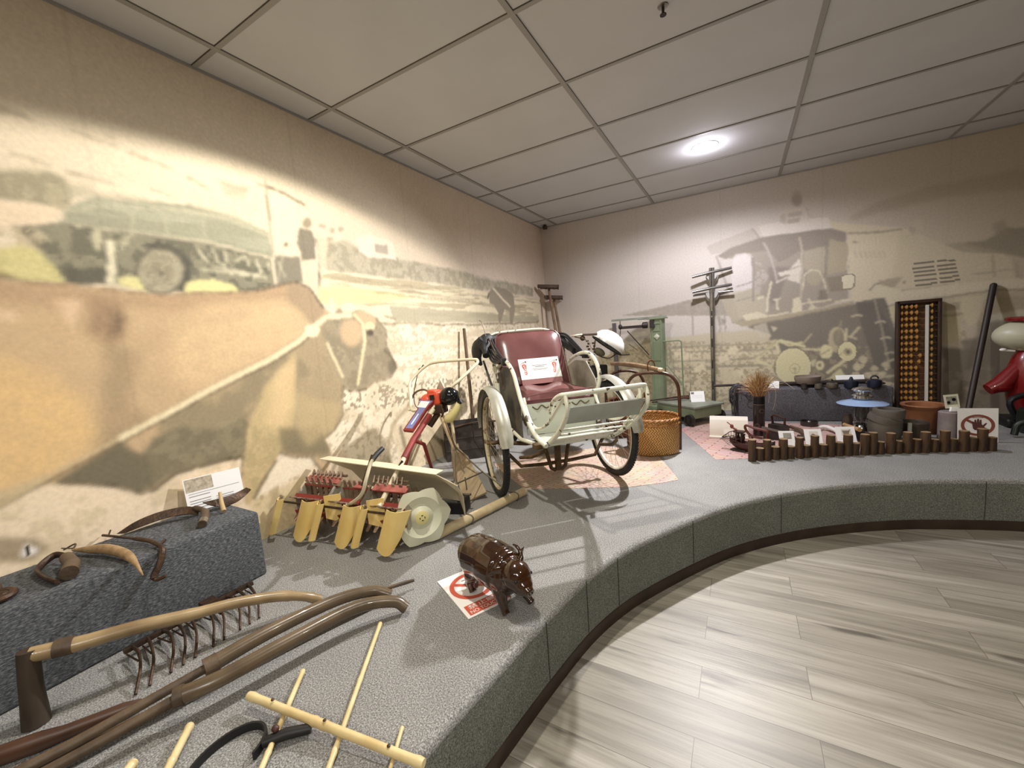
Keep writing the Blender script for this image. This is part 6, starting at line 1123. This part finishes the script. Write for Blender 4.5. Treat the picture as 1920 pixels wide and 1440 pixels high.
# boat shaped carving
bw = mat('mahogany', (66, 34, 26), .4, col2=(46, 26, 20), scale=14)
T = frame((2.33, -1.63, z), (.93, -.37, 0), (0, 0, 1)); t = thing('boat_carving', (2.33, -1.63, z), 'dark mahogany model boat with rigging and looped handle at the log edging left end', 'model boat')
m = MB(T); rows = []
for i in range(11):
    s = i/10; x = -.13+.30*s; w = .042*math.sin(min(1, s*2.2)*PI/2)*(1 if s < .85 else .9); h0_ = .012+.05*(max(0, .35-s)/.35)**2; h1_ = .07+.03*(abs(s-.5)*2)**2; rows.append([(x, -w, h1_), (x, -w*.85, h0_+.025), (x, -w*.3, h0_), (x, w*.3, h0_), (x, w*.85, h0_+.025), (x, w, h1_)])
m.sheet(rows, .008); m.box((-.0, 0, .012), (.20, .03, .016)); m.box((.03, 0, .062), (.26, .07, .008)); obj('hull', m, bw, t)
m = MB(T); m.box((-.06, -.01, .010), (.11, .05, .012), bev=.003); obj('base_block', m, dk, t)
for x, y, h in ((-.075, -.02, .155), (-.04, -.015, .150), (-.075, .02, .14), (-.04, .025, .13)): m = MB(T); m.lathe([(0, .06), (.010, .06), (.007, .08), (.012, .10), (.007, .12), (.007, h-.012), (.013, h-.008), (.013, h), (0, h)], 10, (x, y, 0)); obj('turned_post', m, bw, t)
m = MB(T); m.box((-.057, 0, .152), (.075, .06, .008)); m.box((-.08, 0, .098), (.06, .06, .006)); obj('deck_board', m, bw, t)
m = MB(T)
for i in range(6): m.tube([(-.19, -.02+.008*i, .085), (-.11, -.045+.015*i, .045+.012*i)], .0022, 5)
m.tube([(-.19, 0, .09), (-.13, 0, .14), (-.08, 0, .16)], .003, 6); m.tube([(-.19, 0, .09), (-.10, 0, .11)], .003, 6); [m.tube([(-.16+.02*i, 0, .095+.004*i), (-.16+.02*i, 0, .115+.015*i)], .0018, 4) for i in range(5)]; obj('rigging', m, bw, t)
m = MB(T); m.tube(crom([(.145, 0, .085), (.13, 0, .135), (.135, 0, .175), (.10, 0, .185), (.05, 0, .190), (.00, 0, .205), (-.018, 0, .20), (-.015, 0, .175), (.01, 0, .14), (.05, 0, .125), (.10, 0, .122)], 4), .0095, 8); m.tube([(.03, 0, .07), (.03, 0, .13)], .008, 8); obj('looped_handle', m, mat('red_mahogany', (92, 38, 30), .35), t)
m = MB(T); m.ball((-.115, 0, .185), (.014, .008, .018)); m.tube([(-.115, 0, .19), (-.15, 0, .215)], .004, 6); m.tube([(-.115, 0, .18), (-.08, 0, .16)], .008, 6); obj('carved_figure', m, mat('red_figure', (128, 62, 54), .4), t)
m = MB(T); m.lathe([(0, .066), (.018, .066), (.008, .078), (.012, .092), (0, .10)], 10, (.16, 0, 0)); m.tube([(.16, 0, .09), (.18, 0, .11)], .004, 6); obj('small_urn', m, dk, t)
# irons, planes and cards
def at(u, v, h=0): return az(u, v, z+h)
c = at(1455, 826); t = thing('wood_plane', c, 'long black sloping tool block with a pointed nose behind the third and fourth logs', 'tool'); T = frame(c, (1, -.12, 0), (0, 0, 1)); m = MB(T); m.prism([(-.09, 0, .003), (.13, 0, .003), (.13, 0, .03), (.10, 0, .045), (-.09, 0, .085)], (0, .06, 0)); obj('block', m, dk, t); m = MB(T); m.box((-.02, .03, .078), (.17, .064, .008), (0, .22, 0)); obj('top_plate', m, mat('grey_brown_plate', (92, 80, 72), .5), t)
c = at(1460, 806); t = thing('charcoal_iron', c, 'black flat iron with an upright loop handle in front of the vase', 'iron'); T = frame(c, (.8, -.5, 0), (0, 0, 1)); m = MB(T); m.prism([(-.07, -.04, .005), (.04, -.04, .005), (.09, 0, .005), (.04, .04, .005), (-.07, .04, .005)], (0, 0, .045)); obj('body', m, dk, t); m = MB(T); m.tube([(-.05, 0, .05), (-.06, 0, .115), (-.04, 0, .13), (.05, 0, .11), (.05, 0, .05)], .010, 8); obj('loop_handle', m, bw, t)
c = at(1500, 812); t = thing('wooden_mallet', c, 'brown tapered wooden handle lying slanted behind the first and second cards', 'handle'); m = MB(); m.tube([at(1482, 800, .03), at(1500, 806, .03), at(1520, 822, .028)], [.014, .016, .020], 10); obj('handle', m, wood_old, t); m = MB(); m.tube([at(1497, 818, .02), at(1512, 822, .02)], [.016, .018], 10); obj('ferrule', m, dk, t)
c = at(1517, 798); t = thing('round_tin', c, 'low round dark tin with a shiny rim near the centre of the pink mat', 'tin'); m = MB(); m.lathe([(0, .002), (.065, .002), (.068, .045), (.062, .045), (.058, .015), (0, .012)], 28, c); obj('tin', m, mat('dark_tin', (72, 68, 66), .3, .7), t); m = MB(); m.ball(c+Vector((0, 0, .035)), (.018, .018, .012)); obj('knob', m, st, t)
c = at(1552, 812); m = MB(); m.tube(crom([at(1536, 801, .03), at(1548, 800, .035), at(1560, 804, .035), at(1569, 809, .03), at(1571, 818, .02)], 5), [.014]*6+[.017]*10+[.014]*5, 12); tag(obj('white_ladle', m, mat('white_ceramic', (224, 220, 216), .3)), 'white curved ceramic handle between the second and third small cards', 'ladle')
for (u, v, w_, h_, lb) in ((1478, 838, .105, .125, 'white card with a dark square photo, leftmost of the three small cards behind the logs'), (1528, 836, .115, .13, 'white card with a pale picture, middle of the three small cards behind the logs'), (1590, 834, .125, .14, 'white card with a cup picture, rightmost of the three small cards behind the logs')):
    p = at(u, v); T = upright(p, (.25, -1), 25); t = thing('picture_card', p, lb, 'label card', 'small picture cards behind the logs'); m = MB(T); m.box((0, h_/2, 0), (w_, h_, .002)); obj('card', m, white, t)
    m = MB(T); m.box((.005, h_*.68, .0012), (w_*.52, h_*.38, .0006)); obj('printed_photo', m, mat('photo_grey', (120, 114, 106), .6, col2=(170, 164, 154), scale=40) if u == 1478 else mat('photo_pale', (214, 208, 196), .6), t)
    m = MB(T)
    if u == 1478: m.lathe([(0, 0), (.016, 0)], 14, (.008, h_*.68, .0018)); mt_ = mat('photo_light', (206, 200, 190), .6)
    elif u == 1528: m.add([(-.02, h_*.55, .0018), (.02, h_*.55, .0018), (.012, h_*.68, .0018), (0, h_*.74, .0018), (-.012, h_*.68, .0018)], [[0, 1, 2, 3, 4]]); mt_ = mat('photo_shape', (120, 112, 98), .6)
    else: m.add([(-.022, h_*.78, .0018), (.022, h_*.78, .0018), (.03, h_*.86, .0018), (.03, h_*.80, .0018), (.018, h_*.58, .0018), (-.014, h_*.56, .0018)], [[0, 1, 2, 3, 4, 5]]); mt_ = _MC.get('photo_shape')
    obj('picture_shape', m, mt_, t); m = MB(T); [m.box((0, y, .0012), (w_*.6, .0012, .0004)) for y in (h_*.38, h_*.30)]; m.box((0, h_*.34, .0012), (.001, h_*.12, .0004)); obj('printed_text', m, _MC['faint_ink'], t)
# ================================================================ right-hand group
c = at(1612, 812); t = thing('dark_tube', c, 'short black tube with its round open end towards the room, beside the pale stick', 'tube'); a0 = at(1598, 800, .06); a1 = at(1616, 818, .05); m = MB(); T = frame(a1, (a0-a1), (0, 0, 1)); m.T = T; m.lathe([(.030, 0), (.036, 0), (.036, .13), (.0, .13)], 20, (0, 0, 0), (0, PI/2, 0), cap=False); m.lathe([(0, .01), (.030, .01), (.030, 0)], 20, (0, 0, 0), (0, PI/2, 0), cap=False); obj('tube', m, black, t)
m = MB(); m.tube([at(1586, 797, .095), at(1612, 806, .108)], [.013, .016], 10); m.tube([at(1586, 797, .095), at(1583, 796, .095)], .015, 10); tag(obj('wooden_stick', m, mat('tan_stick', (168, 134, 92), .5)), 'short pale wooden stick resting on the black tube', 'stick')
c = at(1588, 812); m = MB(); m.lathe([(0, .002), (.035, .002), (.036, .13), (.028, .15), (.03, .165), (0, .17)], 20, c); tag(obj('dark_jar', m, mat('dark_jar', (60, 48, 42), .3, coat=.4)), 'dark glossy brown jar standing left of the blue-shaded lamp', 'jar')
# lamp with blue enamel shade
LX, LY = 3.16, -.80; t = thing('enamel_lamp', (LX, LY, z), 'old pressure lantern with wide pale blue enamel shade and chrome cap', 'lantern')
chrome = mat('chrome', (200, 202, 208), .12, 1); m = MB(); m.lathe([(0, .002), (.075, .002), (.078, .03), (.060, .065), (.03, .075), (0, .075)], 28, (LX, LY, z)); obj('fuel_base', m, chrome, t)
m = MB(); m.lathe([(.034, .08), (.046, .11), (.048, .17), (.040, .235), (.037, .235), (.045, .17), (.043, .11), (.031, .08)], 24, (LX, LY, z), cap=False); obj('glass_chimney', m, mat('lantern_glass', (190, 190, 184), .08, trans=.9), t)
m = MB(); [m.tube([(LX+.055*math.cos(a), LY+.055*math.sin(a), z+.07), (LX+.055*math.cos(a), LY+.055*math.sin(a), z+.245)], .003, 6) for a in (.4, 1.97, 3.54, 5.1)]; m.tube([(LX, LY, z+.06), (LX, LY, z+.19)], .012, 10); m.tube([(LX+.055*math.cos(a), LY+.055*math.sin(a), z+.125) for a in np.linspace(0, 2*PI, 28, endpoint=False)], .003, 6, closed=True); obj('guard_frame', m, chrome, t)
m = MB(); n = 64; rows = [[((LX+r*math.cos(2*PI*j/n)), LY+r*math.sin(2*PI*j/n), z+hh) for j in range(n+1)] for r, hh in ((.045, .276), (.10, .262), (.150, .248), (.168, .240))]; m.sheet(rows, .003); obj('blue_shade', m, mat('pale_blue_enamel', (150, 176, 214), .3, coat=.3), t)
m = MB(); m.lathe([(.055, .274), (.072, .287), (.070, .306), (.050, .322), (.048, .334), (.064, .344), (.070, .354), (.060, .366), (.03, .374), (0, .375)], 30, (LX, LY, z)); obj('chrome_cap', m, chrome, t)
m = MB(); [m.ball((LX+.068*math.cos(a), LY+.068*math.sin(a), z+.290), .0065, 6, 4) for a in np.linspace(0, 2*PI, 20, endpoint=False)]; obj('beaded_rim', m, chrome, t.children[-1])
# grey stone vessel with tilted lid ring
gs_ = mat('grey_stone', (96, 90, 80), .7, col2=(78, 74, 64), scale=9, bump=.15)
VX, VY = 3.245, -1.06; t = thing('stone_mortar', (VX, VY, z), 'grey stone mortar with a thick tilted rim band, right of the black tube', 'mortar'); m = MB(); m.lathe([(0, .003), (.085, .003), (.098, .05), (.102, .12), (.098, .16), (.085, .16), (.075, .06), (0, .05)], 32, (VX, VY, z)); obj('bowl', m, gs_, t)
m = MB(Matrix.Translation((VX+.0, VY, z+.165)) @ Matrix.Rotation(.30, 4, 'Y') @ Matrix.Rotation(.06, 4, 'X')); m.lathe([(.078, -.026), (.102, -.026), (.106, 0), (.102, .024), (.078, .026), (.074, 0), (.078, -.026)], 32, cap=False); obj('tilted_ring', m, gs_, t)
m = MB(Matrix.Translation((VX+.02, VY, z+.215)) @ Matrix.Rotation(.03, 4, 'Y')); m.lathe([(.070, -.035), (.092, -.033), (.096, .022), (.090, .032), (.066, .032), (.062, -.02)], 32, cap=False); obj('top_ring', m, gs_, t)
m = MB(); m.box((3.375, -1.10, z+.075), (.02, .02, .15)); tag(obj('pale_peg', m, mat('pale_peg', (150, 150, 142), .6)), 'narrow pale upright peg between the stone mortar and the terracotta pot', 'peg')
t = thing('terracotta_pot', (3.55, -.735, z), 'large terracotta flower pot with flared rim in front of the abacus', 'pot'); tm = mat('terracotta', (152, 100, 66), .6, col2=(122, 74, 50), scale=6); m = MB(); m.lathe([(0, .003), (.085, .003), (.112, .20), (.116, .205), (.108, .205), (.082, .02), (0, .015)], 36, (3.55, -.735, z)); obj('pot_wall', m, tm, t); m = MB(); m.lathe([(.112, .19), (.122, .205), (.136, .222), (.134, .232), (.108, .226), (.106, .19)], 36, (3.55, -.735, z), cap=False); obj('rim', m, tm, t)
c = at(1722, 828); m = MB(); m.lathe([(0, .003), (.06, .003), (.078, .06), (.080, .13), (.072, .14), (.068, .13), (.066, .06), (0, .02)], 30, c+Vector((0, .08, 0))); tag(obj('dark_pot', m, mat('dark_olive_clay', (64, 54, 42), .6)), 'small dark olive clay pot in front of the terracotta pot', 'pot')
c = Vector((3.635, -.93, z)); m = MB(); m.lathe([(0, .003), (.058, .003), (.058, .205), (.05, .212), (0, .212)], 30, c); tag(obj('pale_cylinder', m, mat('mauve_grey_stone', (140, 128, 126), .7, col2=(122, 110, 108), scale=12)), 'pale mauve-grey stone cylinder left of the standing no-touching sign', 'cylinder')
T = upright((3.645, -.95, z+.214), (.2, -1), 10); t = thing('small_card_holder', T.translation, 'small framed card on a clear stand on top of the pale stone cylinder', 'label card'); m = MB(T); m.box((.0, .075, 0), (.085, .10, .003), (0, 0, .08)); obj('card', m, mat('cream_card', (214, 210, 186), .5), t); m = MB(T); m.box((.0, .08, .002), (.060, .06, .001), (0, 0, .08)); obj('printed_photo', m, mat('photo_dark', (110, 112, 98), .6, col2=(160, 160, 140), scale=50), t); m = MB(T); m.lathe([(0, 0), (.012, 0)], 14, (.012, .088, .003)); m.lathe([(0, 0), (.010, 0)], 14, (-.018, .066, .003)); obj('picture_shape', m, black, t); m = MB(T); m.prism([(-.02, 0, 0), (.035, 0, 0), (.03, .03, 0), (-.012, .032, 0)], (0, 0, .02)); obj('clip_base', m, white, t)
T = upright((3.765, -1.0, z+.002), (.12, -1), 4); no_touch(T, .215, .245, 'standing white no-touching sign with brown ring and hand behind the right-hand logs', False)
# abacus
t = thing('abacus', (3.72, -.08, z), 'tall wooden abacus stood on end against the back wall, golden beads and white strip', 'abacus'); blackw = mat('dark_frame_wood', (44, 30, 22), .45, col2=(60, 40, 28), scale=8); gold = mat('golden_bead', (184, 142, 80), .35, col2=(140, 100, 50), scale=40); 
AT = frame((3.685, -.135, z+.001), (1, .03, 0), (-.035, .075, 1))
m = MB(AT); W_, H_ = .30, 1.06; [m.box((s*(W_/2-.011), 0, H_/2), (.024, .05, H_), bev=.003) for s in (-1, 1)]; m.box((0, 0, H_-.014), (W_, .05, .028), bev=.003); m.box((0, 0, .014), (W_, .05, .028), bev=.003); obj('frame', m, blackw, t)
m = MB(AT); m.box((-.045, .022, H_/2), (.21, .004, H_-.03)); obj('back_board', m, mat('backing_brown', (98, 62, 28), .6, col2=(74, 46, 22), scale=14), t)
m = MB(AT); m.box((.10, .0225, H_/2), (.08, .004, H_-.03)); obj('back_board', m, mat('backing_olive', (64, 52, 34), .6), t)
m = MB(AT); m.box((.055, -.018, H_/2), (.020, .014, H_-.10)); obj('white_strip', m, mat('white_strip', (206, 202, 192), .5), t)
rods = MB(AT); proto = None; nb_ = 0
for i in range(18):
    hz = H_-.055-i*.0555; rods.tube([(-.128, 0, hz), (.128, 0, hz)], .0018, 5)
    gap = rnd.uniform(-.004, .004) + (.022 if i in (8, 9) else 0)
    for j in range(5):
        x = (-.110+.034*j + (gap if j == 3 else 0)) if j < 4 else .092
        if proto is None:
            mb2 = MB(AT); mb2.lathe([(.003, -.0165), (.008, -.014), (.0215, -.002), (.0215, .002), (.008, .014), (.003, .0165)], 14, (x, 0, hz), (0, PI/2, 0)); proto = obj('bead', mb2, gold, t, 30); px0, hz0 = x, hz
        else: b2 = proto.copy(); COL.objects.link(b2); b2.parent = t; d_ = AT.to_3x3() @ Vector((x-px0, 0, hz-hz0)); b2.location = d_
        nb_ += 1
obj('rods', rods, mat('thin_rod', (150, 120, 84), .4, .4), t)
# leaning black pole
m = MB(); m.tube([(3.90, -.42, z+.002), (4.155, -.03, z+1.13)], [.020, .022], 12); m.ball((4.155, -.03, z+1.13), .022); tag(obj('black_pole', m, mat('near_black_wood', (44, 34, 30), .5)), 'thick near-black pole leaning on the back wall right of the abacus', 'pole')
# red sprayer with white tank
t = thing('knapsack_sprayer', (4.20, -.40, z), 'red engine-powered sprayer with large pale tank and red lid at the right edge', 'sprayer'); rd = mat('sprayer_red', (118, 16, 20), .3, coat=.3)
SX, SY = 4.25, -.38; m = MB(); m.ball((SX+.02, SY, z+.72), (.235, .15, .13), 28, 16); m.box((SX, SY, z+.64), (.20, .14, .08), bev=.03); obj('tank', m, mat('pale_green_tank', (178, 178, 154), .4), t)
m = MB(); m.lathe([(0, .0), (.17, 0), (.175, .018), (.16, .028), (0, .03)], 36, (SX+.03, SY, z+.835)); obj('lid', m, rd, t)
m = MB(); m.tube(crom([(SX, SY, z+.60), (SX-.02, SY-.01, z+.48), (SX+.01, SY, z+.30), (SX+.02, SY, z+.10)], 4), [.07, .075, .085, .09, .10, .11, .12, .125, .13, .13, .125, .11, .09], 18); m.tube([(SX-.05, SY-.02, z+.50), (SX-.17, SY-.05, z+.34), (SX-.24, SY-.06, z+.30)], [.05, .06, .045], 14); m.ball((SX-.18, SY-.05, z+.325), (.075, .06, .05)); obj('engine_housing', m, rd, t)
m = MB(); m.ball((SX-.17, SY-.05, z+.615), (.02, .012, .012)); m.tube([(SX-.17, SY-.05, z+.61), (SX-.10, SY-.03, z+.60)], .008, 8); obj('white_tap', m, white, t)
m = MB(); m.box((SX+.02, SY, z+.04), (.34, .24, .07), bev=.02); m.tube(crom([(SX-.10, SY-.12, z+.08), (SX-.15, SY-.14, z+.22), (SX-.05, SY-.12, z+.28)], 4), .02, 8); obj('base_frame', m, black, t)
m = MB(); m.box((4.28, -.68, z+.10), (.34, .22, .19), (0, 0, .2), bev=.03); m.tube(crom([(4.02, -.80, z+.02), (4.05, -.78, z+.10), (4.15, -.80, z+.13), (4.3, -.82, z+.10)], 5), .02, 10); tag(obj('dark_motor', m, mat('dark_green_metal', (36, 42, 34), .4, .3)), 'low dark green machine housing on the platform in front of the red sprayer', 'machine')
# ---- log edging
bark = mat('log_bark', (88, 62, 36), .6, col2=(44, 31, 22), scale=34, stretch=(1, 1, .22), bump=.5, bscale=60, amt=.52); endg = mat('log_end_grain', (150, 126, 92), .7, col2=(118, 94, 66), scale=50)
LP = [(1407,1),(1423,0),(1438,1),(1454,0),(1471,1),(1487,0),(1502,1),(1518,0),(1532,1),(1549,0),(1563,1),(1580,0),(1596,1),(1613,0),(1629,1),(1648,1),(1666,0),(1684,1),(1700,0),(1714,1),(1727,0),(1742,1),(1757,0),(1775,2),(1795,0),(1811,1),(1832,0),(1850,1),(1870,0)]
ords = 'first second third fourth fifth sixth seventh eighth ninth tenth eleventh twelfth thirteenth fourteenth fifteenth sixteenth seventeenth eighteenth nineteenth twentieth'.split()
protos = {}
def make_log(p, r, h, tall, label):
    t = thing('log_post', p, label, 'log post', 'log edging posts'); n = 18; m = MB(); rows = []; ph = rnd.uniform(0, 6)
    prof = [(r*(1+.04*math.sin(ph+5*q)), h*q) for q in (0, .15, .3, .45, .6, .75, .9, 1)]; vs = []; fs = []
    for k_, (rr, hh) in enumerate(prof):
        for j in range(n): a = 2*PI*j/n; q = rr*(1+.05*math.sin(3*a+ph)+.03*math.sin(7*a+k_)); vs.append((p.x+q*math.cos(a), p.y+q*math.sin(a), p.z+hh))
    for k_ in range(len(prof)-1):
        for j in range(n): fs.append([k_*n+j, k_*n+(j+1) % n, (k_+1)*n+(j+1) % n, (k_+1)*n+j])
    fs.append(list(range(n))[::-1]); m.add(vs, fs); obj('bark', m, bark, t); m = MB(); top = vs[-n:]; m.prism([(x, y, zz-.003) for x, y, zz in [(p.x+(x-p.x)*.97, p.y+(y-p.y)*.97, zz) for x, y, zz in top]], (0, 0, .0045)); obj('sawn_top', m, endg, t); return t
NL = len(LP)
for i, (u, tall) in enumerate(LP):
    s = (i+.06*math.sin(i*2.3))/(NL-1); base_a = Vector((2.352, -1.848, 0)); base_b = Vector((3.755, -1.215, 0)); bow = Vector((-.03, .05, 0))*math.sin(PI*s)*.6
    p = base_a.lerp(base_b, s)+bow + (Vector((-.08, .18, 0))*.03 if not tall else Vector((0, 0, 0))); p.z = z+.001; r = .0262*(1-.04*rnd.random())
    h = (.148 if tall else .088)+rnd.uniform(-.007, .007)
    w_ = ('tall' if tall else 'short')
    if i == 0: lb = 'tall knotted log post at the left end of the log edging'
    elif i == NL-1: lb = 'short log post at the right end of the log edging'
    elif i < 15: lb = f'{w_} log post, {ords[i]} from the left end of the log edging'
    else: lb = f'{w_} log post, {ords[NL-1-i]} from the right end of the log edging'
    make_log(p, r, h, tall, lb)
# ---- small fittings in the ceiling
m = MB(); m.lathe([(0, -.05), (.028, -.048), (.034, -.02), (.02, 0), (0, 0)], 18, (.10, -.10, CEIL-.006)); tag(obj('ceiling_sensor', m, mat('brown_plastic', (70, 58, 34), .5)), 'small brown round sensor under the ceiling at the room corner', 'sensor')
c = az(1243, 11, CEIL); t = thing('sprinkler_head', (c.x, c.y, CEIL), 'small metal sprinkler head on the ceiling near the top of the picture', 'sprinkler'); m = MB(); m.lathe([(0, -.006), (.022, -.004), (.024, 0), (0, 0)], 18, (c.x, c.y, CEIL)); obj('escutcheon', m, st, t); m = MB(); m.tube([(c.x, c.y, CEIL-.004), (c.x, c.y, CEIL-.035)], .006, 8); m.lathe([(0, -.038), (.014, -.038), (.014, -.035), (0, -.035)], 14, (c.x, c.y, CEIL)); obj('deflector', m, irn, t)
